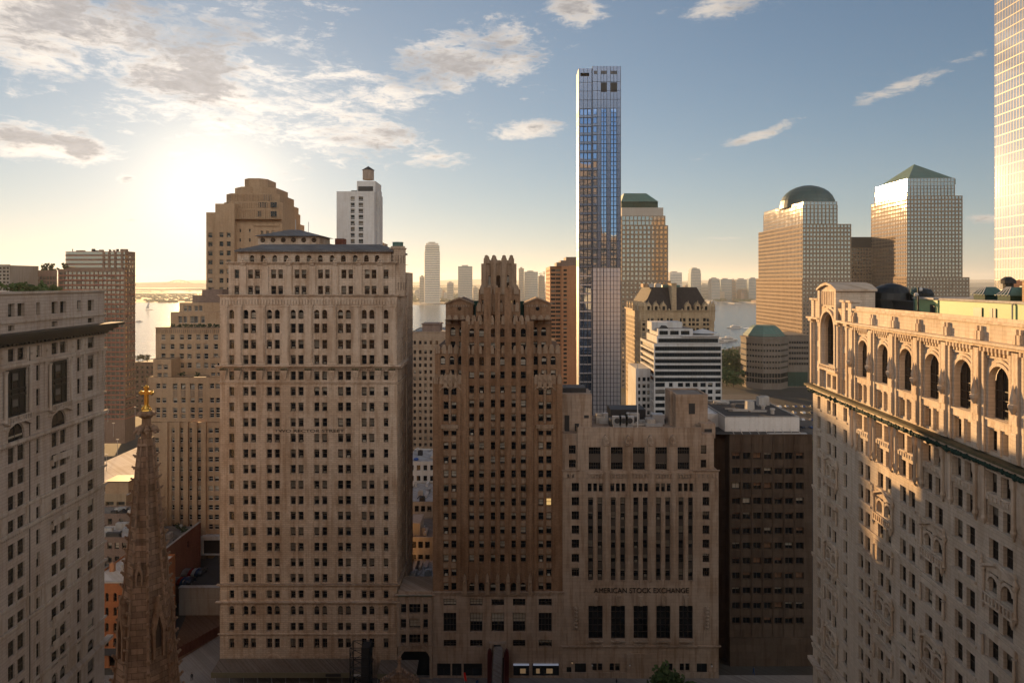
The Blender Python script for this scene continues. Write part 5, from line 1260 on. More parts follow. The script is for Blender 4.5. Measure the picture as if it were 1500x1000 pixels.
def glass_tower():
    Y = 240.0; X0 = PX(848, Y); U = lambda p: PX(p, Y)-X0; Z = lambda y: PZ(y, Y); W = U(909.6)
    B = Building('glass_tower', 'slender blue grey glass skyscraper, the tallest tower, with square openings near its top', 'skyscraper', (X0, Y, 0), 0, [plain('grey tower panel', (.17, .21, .29), .22, .75), dark, plain('pale tower panel', (.09, .09, .10), .5, .1), gl_pale], 'black', gl_tower, blinds=0)
    fl = 6.48*.24/2   # half storey
    xm = U(867.8); zt = Z(97); zl = Z(99.5)
    z0, zs = Z(640), []
    n = int((Z(150)-z0)/1.55)
    # glazing laid out on a panel grid: two bays wide columns of vision glass among grey panels
    def pane_cols(a, b, n): return [(a+(b-a)*i/n+.07, a+(b-a)*(i+1)/n-.07) for i in range(n)]
    left = pane_cols(U(849.6), U(866.8), 3)
    c1 = pane_cols(U(868.6), U(874.6), 1); c2 = pane_cols(U(880.5), U(888.6), 2); c3 = pane_cols(U(894.5), U(903.5), 2); slim = pane_cols(U(875.2), U(880.2), 1)+pane_cols(U(889.2), U(894), 1)+pane_cols(U(904), U(909), 1)
    st = 1.555
    hl, hr = [], []
    for k in range(int((Z(146)-Z(392))/(2*st))):
        z = Z(392)+k*2*st
        hl += grid(left, [(z+.9, z+2*st-.06)], 'pane'); hr += grid(c1, [(z+.9, z+2*st-.06)], 'pane'); hr += grid(c2+c3, [(z+.05, z+st-.05), (z+st+.05, z+2*st-.05)], 'pane')
        hr += []
    low = []
    allc = left; rc = pane_cols(U(868.6), U(909), 8)
    for k in range(int((Z(392)-z0)/st)):
        z = Z(392)-(k+1)*st; low += [(a, b, z+.05, z+st-.05, None) for a, b in rc]
        if k % 2: hl += grid(left, [(z+.4, z+2*st-.06)], 'pane')
    hr += low
    op = [(U(880.5), U(888.6), Z(135), Z(121), None), (U(894.5), U(903.6), Z(135), Z(121), None)]+[(U(a), U(b), Z(109), Z(104), None) for a, b in ((870, 874.5), (880.5, 888.5), (894.5, 903.5))]
    B.facade('F', 0, xm, W, 3, zt, [(a, b, c, d, k) for a, b, c, d, k in hr]+op, r=.10)
    B.facade('F', .8, 0, xm, 3, Z(392), [h for h in hl if h[3] < Z(392)], r=.10, m=3)
    B.facade('F', .8, 0, xm, Z(392), zl, [h for h in hl if h[2] > Z(392)]+[(U(850.5), U(863.5), Z(111), Z(106), None)], r=.10); B.facade('L', xm, 0, .8, 3, zt)
    for a, b, c, d, k in low: B.w.face([(a, .085, c), (b, .085, c), (b, .085, d), (a, .085, d)], 3)
    for h in op: B.w.face([(h[0], .09, h[2]), (h[1], .09, h[2]), (h[1], .09, h[3]), (h[0], .09, h[3])], 1 if h[3] < Z(115) else 2)
    mz = [Z(392)+k*2*st for k in range(int((zt-Z(392))/(2*st)))]
    for k in range(int((Z(392)-z0)/st)): B.bx('F', .8, .02, xm-.02, -.01, .03, Z(392)-(k+1)*st-.06, Z(392)-(k+1)*st+.04, 0) if k % 2 == 0 else None
    for z in mz: B.bx('F', 0, xm+.02, W, -.01, .05, z-.06, z+.06, 1); B.bx('F', .8, 0, xm-.02, -.01, .05, z-.06, z+.06, 1)
    for x in (U(868.2), U(875), U(880.3), U(884.5), U(888.9), U(894.2), U(899), U(903.8), W-.1): B.bx('F', 0, x-.06, x+.06, -.01, .06, z0, zt, 1)
    for k in range(int((Z(392)-z0)/st)): B.bx('F', 0, xm+.02, W, -.01, .03, Z(392)-(k+1)*st-.07, Z(392)-(k+1)*st+.05, 0)
    for x in (.15, U(855.3), U(861), xm-.15): B.bx('F', .8, x-.06, x+.06, -.01, .06, z0, zl, 1)
    rows = [(z+.4, z+2*st-.1) for z in mz[:-4]]
    B.facade('L', 0, .8, 9, 3, zl, grid(even(1.2, 8.7, 3, 1.2), rows, None), r=.1, m=2); B.facade('R', W, 0, 9, 3, zt, grid(even(.5, 8.5, 3, 2.2), rows, 'pane'), r=.1); B.facade('B', 9, 0, W, 3, zt); B.flat(0, W, .8, 9, zl-.5)
    B.finish()
glass_tower()
def mastaba_tower(name, label, near, rz, wf, wl, tiers, matw, top):
    """reflective office tower; root at its near corner, x along the front, left wall runs back along y.
    tiers: (z0, z1, inset_front_right, inset_left_far, inset_near, window w, window h, step)"""
    B = Building(name, label, 'skyscraper', (near[0], near[1], 0), rz, matw, 'bronze', gl_wfc, blinds=0)
    for (z0, z1, ir, il, nf, ww, wh, st, mt) in tiers:
        n = max(1, int((wf-ir-2*nf)/st)); m_ = max(1, int((wl-il-2*nf)/st)); k = max(1, round((z1-z0)/3.6)); rows = [(z0+(z1-z0)*(i+.5)/k-wh/2, z0+(z1-z0)*(i+.5)/k+wh/2) for i in range(k)]
        B.facade('F', nf, nf, wf-ir, z0, z1, grid(even(nf+.3, wf-ir-.3, n, ww), rows, 'pane'), r=.25, m=mt)
        B.facade('L', nf, nf, wl-il, z0, z1, grid(even(nf+.3, wl-il-.3, m_, ww), rows, 'pane'), r=.25, m=mt)
        B.facade('R', wf-ir, nf, wl-il, z0, z1, r=.2, m=mt); B.facade('B', wl-il, nf, wf-ir, z0, z1, m=mt); B.flat(nf, wf-ir, nf, wl-il, z1, mt)
    top(B); B.finish(); return B
def wfc_dome():
    Y = 600.0; z = lambda y: PZ(y, Y); x = PX(1175, Y); wf = PX(1247.5, Y)-x; wl = 108
    def top(B):
        d = B.part('dome', [dome_m]); cx, cy = (PX(1181, 640)-x)+1.0, 40; r = 24.5
        d.lathe(cx, cy, [(r, z(298.5)), (r, z(293.5))]+[(r*math.cos(R(90)*i/7)*.985+.02, z(293.5)+(PZ(272, 640)-z(293.5))*math.sin(R(90)*i/7)) for i in range(8)], 32, 0)
    mastaba_tower('domed_tower', 'stone and glass office tower with a dark green dome, near the river', (x, Y), 0, wf, wl,
        [(10, z(408), 0, -5, 0, 1.5, 1.6, 3.0, 0), (z(408), z(328), 0, 0, .6, 2.0, 2.3, 3.0, 0), (z(328), z(300), 12, 14, .6, 2.4, 2.9, 3.05, 0), (z(300), z(295), 12, 14, 1.2, 2.7, 2.6, 3.0, 1)], [gran, granl], top)
wfc_dome()
def wfc_pyramid():
    Y = 650.0; z = lambda y: PZ(y, Y); x = PX(1328, Y)
    def top(B):
        d = B.part('pyramid_roof', [copper]); a, b, c, e = 3, 47, 3, 66; zz = z(262); P = [(a, c, zz), (b, c, zz), (b, e, zz), (a, e, zz), ((a+b)/2, (c+e)/2, z(232))]
        for f in ((0, 1, 4), (1, 2, 4), (2, 3, 4), (3, 0, 4)): d.face([P[i] for i in f])
        d.box(a, b, c, e, z(270), zz-.05)
    mastaba_tower('pyramid_tower', 'stone and glass office tower with a green pyramid roof', (x, Y), R(-3), 52, 73,
        [(10, z(406), -6, -6, 0, 1.6, 1.7, 3.0, 0), (z(406), z(287), 0, 0, .6, 2.15, 2.5, 3.0, 0), (z(287), z(272), 7, 8, .6, 2.5, 3.0, 3.0, 0), (z(272), z(261), 7, 8, .9, 2.8, 3.2, 3.0, 1)], [gran, granl], top)
wfc_pyramid()
def wfc_mastaba():
    Y = 520.0; z = lambda y: PZ(y, Y); x = PX(909.5, Y)
    def top(B):
        d = B.part('roof', [copper, copperd]); u = lambda p: PX(p, Y)-x
        d.box(u(911), u(965), 3, 30, z(304), z(295.2), 1)
        P = [(u(910.5), 2, z(295)), (u(965.3), 2, z(295)), (u(965.3), 31, z(295)), (u(910.5), 31, z(295)), (u(917), 9, z(281)), (u(950), 9, z(281)), (u(950), 24, z(281)), (u(917), 24, z(281))]
        for f in ((0, 1, 5, 4), (1, 2, 6, 5), (2, 3, 7, 6), (3, 0, 4, 7), (4, 5, 6, 7)): d.face([P[i] for i in f])
    u = lambda p: PX(p, Y)-x; wf = u(979)
    mastaba_tower('flat_roofed_tower', 'reflective office tower with a truncated green roof right of the blue glass tower', (x, Y), 0, wf, 45,
        [(5, z(411), -2, 0, 0, 1.5, 1.6, 3.0, 0), (z(411), z(330), 0, 0, .5, 2.0, 2.4, 3.0, 0), (z(330), z(316), u(979)-u(975), 2, .5, 2.4, 3.0, 3.0, 0), (z(316), z(304), u(979)-u(972), 4, .8, 2.7, 3.3, 3.0, 1)], [gran, granl], top)
wfc_mastaba()
def wfc_rear():
    Y = 720.0; z = lambda y: PZ(y, Y); x = PX(1246, Y)
    def top(B): d = B.part('roof', [dark]); d.box(0, PX(1290, Y)-x, 2, 30, z(363), z(347))
    mastaba_tower('dark_topped_tower', 'low office tower with a flat dark top between the domed and pyramid towers', (x, Y), 0, PX(1290, Y)-x, 40, [(5, z(404), 0, 0, 0, 1.6, 1.7, 3.0, 0), (z(404), z(363), 0, 0, .4, 2.1, 2.4, 3.0, 0)], [gran, granl], top)
wfc_rear()
def right_glass():
    a = math.atan(.065); Y = 255.0; far = Vector((PX(1457, Y), Y)); d = Vector((.065, 1)).normalized(); L = 70; near = far-d*L
    B = Building('mirror_glass_tower', 'bright mirror glass skyscraper cut off by the right edge of the picture', 'skyscraper', (near.x, near.y, 0), -a, [plain('thin steel mullion', (.30, .25, .20), .5, .2), dark], 'bronze', gl_mirror, blinds=0)
    nz, nu = 62, 46
    cols = [(i*L/nu+.07, (i+1)*L/nu-.07) for i in range(nu)]; rows = [(60+i*3.8+.16, 60+(i+1)*3.8-.16) for i in range(48)]
    q = MB(); keep = win_tpl
    B.facade('L', 0, 0, L, 3, 246, [(x0, x1, z0, z1, None) for x0, x1 in cols for z0, z1 in rows], r=.06)
    # each storey's glazing as a strip, tilted a hair like real panes
    for z0, z1 in rows:
        s = MB()
        for x0, x1 in cols:
            t = rnd.uniform(-.004, .004); s.face([(.055+t, x0-.02, z0-.02), (.055+t, x1+.02, z0-.02), (.055-t, x1+.02, z1+.02), (.055-t, x0-.02, z1+.02)])
        s.build('window', [gl_mirror], B.root)
    B.facade('B', L, 0, 50, 3, 246); B.facade('F', 0, 0, 50, 3, 246); B.flat(0, 50, 0, L, 246)
    B.finish()
right_glass()
def west_street():
    Y = 300.0; X0 = PX(938, Y); U = lambda p: PX(p, Y)-X0; Z = lambda y: PZ(y, Y); zx = lambda a: 790+a/3.846; zy = lambda b: 380+b/3.846; W = U(1046)
    stone_w = stone('cream terracotta', (.47, .36, .23), course=.5, blk=1.2, var=.15, stain=.35)
    B = Building('mansard_building', 'cream gothic office building with a steep dark mansard roof and dormers', 'building', (X0, Y, 0), 0, [stone_w, brick_t, copper], 'bronze', blinds=.6)
    cols = [(U(p)-.62, U(p)+.62) for p in (943, 951, 955.5, 965, 969.5, 979, 983.5, 998, 1002.5, 1011, 1016, 1022, 1032, 1037)]
    rows = [(Z(466+7.0*k+4.8), Z(466+7.0*k)) for k in range(18)]
    B.facade('F', 0, 0, W, 3, Z(455), grid(cols, rows), r=.4)
    B.facade('L', 0, 0, 38, 3, Z(455), grid(even(1, 37, 12, 1.2), rows), r=.4); B.facade('R', W, 0, 38, 3, Z(455), grid(even(1, 37, 12, 1.2), rows), r=.4); B.facade('B', 38, 0, W, 3, Z(455)); B.flat(0, W, 0, 38, Z(455))
    B.cornice('F', 0, 0, W, Z(456.5), .7, .7); B.bx('L', 0, 0, 38, -.05, .7, Z(456.4), Z(454.2)); B.cornice('F', 0, 0, W, Z(478), .4, .3); B.bx('L', 0, 0, 38, -.05, .4, Z(496), Z(494.5))
    for i in range(0, 14, 2): 
        if i < 13: p = (cols[i][0]+cols[i][1])/2-1.0; B.bx('F', 0, p-.25, p+.25, -.03, .4, 3, Z(452))
    rf = B.part('mansard_roof', [mansard, copper]); x0, x1, y0, y1 = 1.2, W-1.2, 1.2, 36.8; zb, zt = Z(455), Z(421)
    P = [(x0, y0, zb), (x1, y0, zb), (x1, y1, zb), (x0, y1, zb), (x0+5.5, y0+6, zt), (x1-4.5, y0+6, zt), (x1-4.5, y1-6, zt), (x0+5.5, y1-6, zt)]
    for f in ((0, 1, 5, 4), (1, 2, 6, 5), (2, 3, 7, 6), (3, 0, 4, 7), (4, 5, 6, 7)): rf.face([P[i] for i in f])
    rf.box(U(979), U(1003), 8.5, 20, zt, Z(417.5), 1); 
    for a, b in ((979.5, 984), (996, 1001)): rf.box(U(a), U(b), 5, 6, Z(441), Z(438.5), 1)
    ch = B.part('chimney', [stone_w]); ch.box(U(984.5), U(991.8), 1.0, 7, Z(460), Z(415.8)); ch.box(U(984)-.1, U(992.2), .7, 7.3, Z(416), Z(414.8))
    for p in (950, 961, 972, 1008, 1022, 1034):
        dm = B.part('dormer', [stone_w, gl]); c = U(p)
        dm.prism([(c-1.3, Z(456)), (c+1.3, Z(456)), (c+1.3, Z(448)), (c+.7, Z(445)), (c, Z(442.5)), (c-.7, Z(445)), (c-1.3, Z(448))], -.25, 3.2, 0); dw = B.part('window', [gl], under=dm); dw.box(c-.55, c+.55, -.32, -.24, Z(455), Z(448.5))
        dm.lathe(c, 0, [(.25, Z(442.8)), (.02, Z(439.5))], 6)
    for p in (939, 944.5, 1041, 1045): tu = B.part('pinnacle', [stone_w]); tu.lathe(U(p), .3, [(.8, Z(470)), (.8, Z(450)), (.95, Z(449)), (.05, Z(440))], 8)
    for k in range(5):
        dm = B.part('dormer', [stone_w, gl]); yy = 5+7*k; dm.prism([(yy-1.3, Z(456)), (yy+1.3, Z(456)), (yy+1.3, Z(448)), (yy, Z(443)), (yy-1.3, Z(448))], -.25, 3.2, 0, lambda u, d, z: (d, u, z)); dw = B.part('window', [gl], under=dm); dw.box(-.32, -.24, yy-.5, yy+.5, Z(455), Z(448.5))
    pl = B.part('roof_plant', [whitec]); pl.box(U(957), U(965), 10, 14, zt, Z(415.5)); pl2 = B.part('roof_plant', [whitec]); pl2.box(U(968), U(976), 10, 14, zt, Z(415)); pl3 = B.part('stair_bulkhead', [deco]); pl3.box(U(948), U(955), 9, 15, zt, Z(415.5))
    B.finish()
west_street()
def banded():
    Y = 235.0; X0 = PX(958, Y); U = lambda p: PX(p, Y)-X0; Z = lambda y: PZ(y, Y); W = U(1057.5)
    B = Building('banded_building', 'white concrete building with dark continuous window bands and stepped upper terraces', 'building', (X0, Y, 0), 0, [whitec, dark, roofg], 'black', gl_dark, blinds=.25, bdark=True)
    rows = [(Z(507.5+9.1*k+6.1), Z(507.5+9.1*k)) for k in range(6)]
    lo = [(Z(560.5+10*k+6.2), Z(560.5+10*k)) for k in range(7)]
    seg = [(U(p), U(p+11.6)) for p in (959, 970.8, 982.6, 994.4, 1006.2, 1018, 1029.8, 1041.6)]; seg = [(a, b-.06) for a, b in seg]
    sg2 = [(U(a), U(b)) for a, b in ((960, 974), (980, 985.5), (993, 1001), (1004, 1011), (1015, 1022), (1026, 1034), (1037, 1044), (1048, 1056))]
    B.facade('F', 0, 0, W, 3, Z(503.5), grid([(U(959), U(1056.4))], rows, 'pane-n26')+grid(sg2, lo, 'pane-n2'), r=.5)
    sd_ = [(1+2.55*k, 1+2.55*k+2.3) for k in range(9)]
    B.facade('L', 0, 0, 25, 3, Z(503.5), grid([(.5, 24.5)], rows, 'pane-n10')+grid(sd_, lo, 'pane'), r=.5); B.facade('R', W, 0, 25, 3, Z(503.5), grid(sd_, rows, 'pane')); B.facade('B', 25, 0, W, 3, Z(503.5)); B.flat(0, W, 0, 25, Z(503.5), 2)
    y1 = 2.0
    B.facade('F', y1, U(964), U(1056), Z(503.5), Z(493), grid([(U(966), U(1055))], [(Z(502.5), Z(496.5))], 'pane-n20'), r=.4); B.facade('L', U(964), y1, 20, Z(503.5), Z(493)); B.facade('R', U(1056), y1, 20, Z(503.5), Z(493)); B.flat(U(964), U(1056), y1, 20, Z(493), 2)
    B.bx('F', y1, U(1000), U(1056), -.02, .8, Z(493.2), Z(491.2))
    y2 = 3.4
    B.facade('F', y2, U(967), U(1019), Z(493), Z(482.5), grid([(U(p), U(p+13)) for p in (969, 985, 1001)], [(Z(491.5), Z(485.5))], 'pane-n4'), r=.4); B.facade('L', U(967), y2, 18, Z(493), Z(482.5)); B.facade('R', U(1019), y2, 18, Z(493), Z(482.5)); B.flat(U(967), U(1019), y2, 18, Z(482.5), 2)
    ph = B.part('penthouse', [whitec, dark]); ph.box(U(961.5), U(1008), 8, 16, Z(486), PZ(471.5, Y+8)); ph.prism([(U(973), Z(482.5)), (U(984), Z(482.5)), (U(981), Z(478.5)), (U(976), Z(478.5))], 5, 7.9, 1)
    te = B.part('canopy', [whitec]); te.lathe(U(1040), 9, [(5.2, Z(490)), (.1, Z(484))], 14)
    # lower white wing on the left with square openings
    wl = [(Z(556+10*k+6), Z(556+10*k)) for k in range(7)]
    B.facade('F', 6, U(936), 0, 3, Z(543), grid([(U(938.5), U(943)), (U(946), U(951)), (U(953), U(957))], wl, 'pane'), r=.4); B.facade('L', U(936), 6, 22, 3, Z(543)); B.flat(U(936), 0, 6, 22, Z(543))
    B.finish()
banded()
def gatehouse():
    Y = 540.0; x = PX(1119, Y+20); z = lambda y: PZ(y, Y)
    octg = stone('shade-toned granite', (.17, .14, .115), course=2, blk=2, var=.1)  # darker granite: the shade on this building is put into the colour
    B = Building('octagonal_building', 'low octagonal stone building with a green tent roof beside the river', 'building', (x, Y+20, 0), 0, [octg, copperd], 'bronze', gl, blinds=.1)
    r = (PX(1151, Y)-PX(1086, Y))/2+.6; rows = [z(y+3.2)+0 for y in (504, 512.5, 521, 529.5, 538, 548, 556)]
    for i in range(8):
        a0, a1 = R(22.5+45*i), R(22.5+45*(i+1)); p, q = Vector((r*math.cos(a0), r*math.sin(a0))), Vector((r*math.cos(a1), r*math.sin(a1)))
        B.w.face([(p.x, p.y, 0), (q.x, q.y, 0), (q.x, q.y, z(496)), (p.x, p.y, z(496))])
        mid = (a0+a1)/2
        n = Vector((math.cos(mid), math.sin(mid))); t = (q-p).normalized(); L = (q-p).length
        if n.y > .3: continue
        for zr in rows:
            for k in range(6):
                c = p+t*(L*(k+.5)/6)+n*.14; big = zr < z(545); hh = 3.4 if big else 1.6
                o = link('window', win_mesh(1.9 if big else 1.5, hh, 'pane', 0, [brz_w, gl, blind_a, lit_w]), B.root, (c.x, c.y, zr-(1.5 if big else 0)), math.atan2(n.y, n.x)+math.pi/2)
    B.w.lathe(0, 0, [(r+.5, z(498)), (r+.5, z(495.5)), (r-2, z(495)), (r-2.5, z(491))], 8, 0, R(22.5))
    rf = B.part('roof', [copper]); rf.lathe(0, 0, [(r-1.5, z(493.5)), (r-7, z(482)), (r-9.5, z(478.5))], 8, 0, R(22.5))
    for i in range(8):
        for k in (.2, .4, .6, .8): pass
    cw = B.part('connecting_wing', [octg, gl, copperd]); x1 = PX(1151, Y)-x; x2 = PX(1196, Y)-x
    cw.box(r-4, x2, -6, 30, 0, z(494)); cw.box(r-4.2, x2+.2, -6.4, 30.4, z(494), z(492.5)); cw.box(r-3, x2-1, -6.25, -6.02, 1, z(548), 2)
    for zr in (502, 510, 518, 526, 534):
        for k in range(8): xx = r+(x2-r)*k/8; cw.box(xx, xx+1.6, -6.12, -6.02, z(zr+3.4), z(zr), 1)
    B.finish()
gatehouse()
# ------------------------------------------------------------------ left: curved riverside tower, garage, low buildings
def river_tower():
    Y = 350.0; X0 = PX(85, Y); U = lambda p: PX(p, Y)-X0; Z = lambda y: PZ(y, Y); W = U(198)
    rb = stone('rose brown brick', (.22, .135, .10), course=.3, blk=.8, var=.18, stain=.3); red = plain('red balcony rail', (.34, .09, .05), .6)
    B = Building('riverside_tower', 'rose brown apartment tower with red balcony bands standing before the bright river', 'building', (X0, Y, 0), 0, [rb, ptop], 'bronze', gl_wfc, blinds=.2)
    rows = [(Z(398+7.0*k+4.3), Z(398+7.0*k)) for k in range(31)]
    W = U(183); DP = 9.6
    B.facade('F', 0, 0, W, 3, Z(394), grid(even(.5, W-.5, 15, 1.7), rows, 'pane-n2'), r=.3); B.flat(0, W, 0, DP, Z(394))
    B.facade('R', W, 0, DP, 3, Z(368), grid(even(.3, DP-.3, 3, 2.0), [(Z(373+7*k+4.6), Z(373+7*k)) for k in range(34)], 'pane'), r=.3); B.facade('B', DP, 0, W, 3, Z(394))
    for k in range(31):
        bd = B.part('balcony_band', [red]); B.bx('F', 0, .1, W-.1, -.03, .35, Z(398+7*k+4.3)-.55, Z(398+7*k+4.3)-.2, 0, bd)
        if k % 2 == 0: B.bx('R', W, .2, DP-.2, -.02, .3, Z(398+7*k+4.3)-.6, Z(398+7*k+4.3)-.2, 0, bd)
    # rounded upper storeys
    cx, cy = U(118), 13.0; cr = U(118)-.2
    n = 24
    ang = [math.pi+math.pi*i/n for i in range(n+1)]
    pts = [(U(85)+4+4*math.cos(math.pi*(1+.5*i/6)), 2+5+4*math.sin(math.pi*(1+.5*i/6))) for i in range(7)]+[(U(142), 2.4), (W-.02, 2.4), (W-.02, DP), (U(85), DP)]
    cw = B.part('upper_storeys', [rb, gl_wfc, red])
    for i in range(len(pts)):
        p, q_ = pts[i], pts[(i+1) % len(pts)]
        for k in range(4): 
            zb = Z(394)+(Z(368)-Z(394))*k/4; h = (Z(368)-Z(394))/4
            cw.face([(*p, zb), (*q_, zb), (*q_, zb+h*.35), (*p, zb+h*.35)], 0); cw.face([(*p, zb+h*.35), (*q_, zb+h*.35), (*q_, zb+h*.92), (*p, zb+h*.92)], 1); cw.face([(*p, zb+h*.92), (*q_, zb+h*.92), (*q_, zb+h), (*p, zb+h)], 2)
    cw.face([(*p, Z(368)) for p in pts])
    for p in (148, 156, 165, 175): cw.box(U(p)-.5, U(p)+.5, 2.0, 2.45, Z(394), Z(368.5), 0)
    clutter(B, U(90), U(176), 3, 9, Z(368), 12, 1.6, (ptop, dark), 3)
    # lower wing with a roof garden
    rows2 = rows[1:]
    B.facade('F', -.6, U(53), -.02, 3, Z(396), grid(even(U(54), -.6, 6, 1.5), rows2, 'pane-n2'), r=.3); B.facade('L', U(53), -.6, 9, 3, Z(396)); B.flat(U(53), 0, -.6, 9, Z(396))
    for p in (62, 66, 70, 90): gd = B.part('roof_shrub', [leaf_d]); leaves(gd, (U(p), 3, Z(392)), 2.0, 2.2, 110, .6)
    B.finish()
river_tower()
plain_block('apartment_block', 'small apartment block at the left edge above the limestone roof', -14, 14.5, 330, 388.5, 20, stone('grey tan panels', (.30, .26, .22), var=.15), [(-10, -5), (-3, 2), (4, 8), (9.5, 13)], [(391+5.2*k, 394.2+5.2*k) for k in range(12)], kind='pane-n2', blinds=.2)
plain_block('dark_apartment_block', 'low dark apartment block beside the river tower with a planted roof', 196, 250, 420, 531, 30, stone('dark rose brick', (.13, .085, .07), course=.3, blk=.7), lambda W: even(.5, W-.5, 7, 1.6), [(536+7*k, 540+7*k) for k in range(11)], kind='pane', blinds=.2)
for k, p in enumerate((203, 209, 216)): tree('dark rooftop tree on the low dark apartment block beside the river', (PX(p, 425), 425, PZ(531, 420)), 2.6, 4.4, 'trees on the dark apartment roof', leaf_d, 260)
def garage():
    Y = 190.0; x0, x1 = -135, -107.4; zt = PZ(726, Y)
    B = Building('parking_garage', 'flat-roofed parking garage with a sunlit pale top deck and dark slot openings', 'garage', (x0, Y, 0), 0, [stone('tan garage concrete', (.34, .25, .16), var=.15), roofw, dark], 'black', gl_dark)
    W = x1-x0
    slots = [(W*i/9+.4, W*(i+1)/9-.4) for i in range(9)]
    B.facade('F', 0, 0, W, 0, zt+.5, [(a, b, zt-2.7-3.1*k, zt-1.6-3.1*k, None) for a, b in slots for k in range(7)], r=.9)
    for a, b in slots:
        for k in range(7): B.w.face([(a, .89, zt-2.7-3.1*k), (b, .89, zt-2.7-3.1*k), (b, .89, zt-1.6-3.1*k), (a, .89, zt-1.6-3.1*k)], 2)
    B.flat(0, W, .3, 112, zt, 1); B.facade('F', .3, 0, W, zt, zt+.5); B.facade('R', W, 0, 112, 0, zt); B.facade('B', 112, 0, W, 0, zt+1.2)
    B.bx('F', 62, 0, W, -.2, .2, zt, zt+.9)
    hs = B.part('stair_house', [deco, dark]); hs.box(W-7, W-.5, 2, 8, zt, zt+3.2); hs.box(W-7.2, W-.3, 1.8, 8.2, zt+3.2, zt+3.5, 1)
    for p, y in ((156, 650), (168, 640), (160, 625), (198, 615), (180, 618)):
        pass
    B.finish()
    return zt
gz = garage()
lamp_kids = None
for i, (p, Yl) in enumerate(((156, 215), (172, 235), (166, 262), (198, 296), (158, 290))):
    t = thing('deck_lamp', ['thin lamp pole on the garage deck nearest the limestone building', 'thin lamp pole in the middle of the garage deck', 'thin lamp pole behind the middle of the garage deck', 'thin lamp pole with a glowing head at the garage far edge', 'thin lamp pole at the far left of the garage deck'][i], 'lamp post', (PX(p, Yl), Yl, gz), 0, 'lamp posts on the garage deck')
    q = MB(); q.tube((0, 0, 0), (0, 0, 5.2), .09, 6, 0, .05); q.build('pole', [steel], t); q = MB(); q.box(-.5, .5, -.12, .12, 5.2, 5.34); q.build('lamp_head', [steel], t)
CAR = {}
def car_parts(body_m):
    prof = [(-2.25, .35), (2.25, .35), (2.3, .75), (1.5, .95), (.85, 1.0), (.3, 1.42), (-1.2, 1.45), (-1.95, 1.0), (-2.3, .9)]
    q = MB(); q.prism(prof, -.9, .9); body = q.mesh('body', [body_m])
    q = MB(); q.prism([(.80, 1.0), (.28, 1.37), (-1.18, 1.4), (-1.85, 1.02)], -.93, .93); win = q.mesh('side_window', [gl])
    q = MB(); q.face([(.92, -.72, 1.005), (.92, .72, 1.005), (.36, .66, 1.425), (.36, -.66, 1.425)]); ws = q.mesh('windscreen', [gl])
    q = MB(); q.lathe(0, 0, [(.2, -.12), (.33, -.1), (.33, .1), (.2, .12)], 10); wh = q.mesh('wheel', [ironb]); wh.transform(Matrix.Rotation(math.pi/2, 4, 'X'))
    return body, win, ws, wh
def car(label, loc, rz, m, group=None, full=True):
    if m.name not in CAR: CAR[m.name] = car_parts(m)
    b, w, s, wh = CAR[m.name]
    t = thing('parked_car', label, 'car', loc, rz, group)
    link('body', b, t); link('side_window', w, t); link('windscreen', s, t)
    for x in (-1.45, 1.45):
        for y in (-.86, .86): link('wheel', wh, t, (x, y, .33))
    return t
car_m = [plain('silver car paint', (.45, .45, .46), .25, .6, .5, .02), plain('white car paint', (.62, .61, .59), .25, 0, .5, .02), plain('dark car paint', (.03, .033, .04), .2, 0, .6, .02), plain('red car paint', (.3, .03, .02), .25, 0, .5, .02), plain('blue car paint', (.04, .07, .16), .25, 0, .5, .02)]
car('silver car on the garage deck, farther left of the pair', (PX(161, 198), 199, gz), R(8), car_m[0])
car('white car on the garage deck nearest the spire', (PX(181, 199), 202.5, gz), R(10), car_m[1])
car('dark silver car parked in front of the other two on the garage deck', (PX(166, 196), 195, gz), R(8), car_m[2])
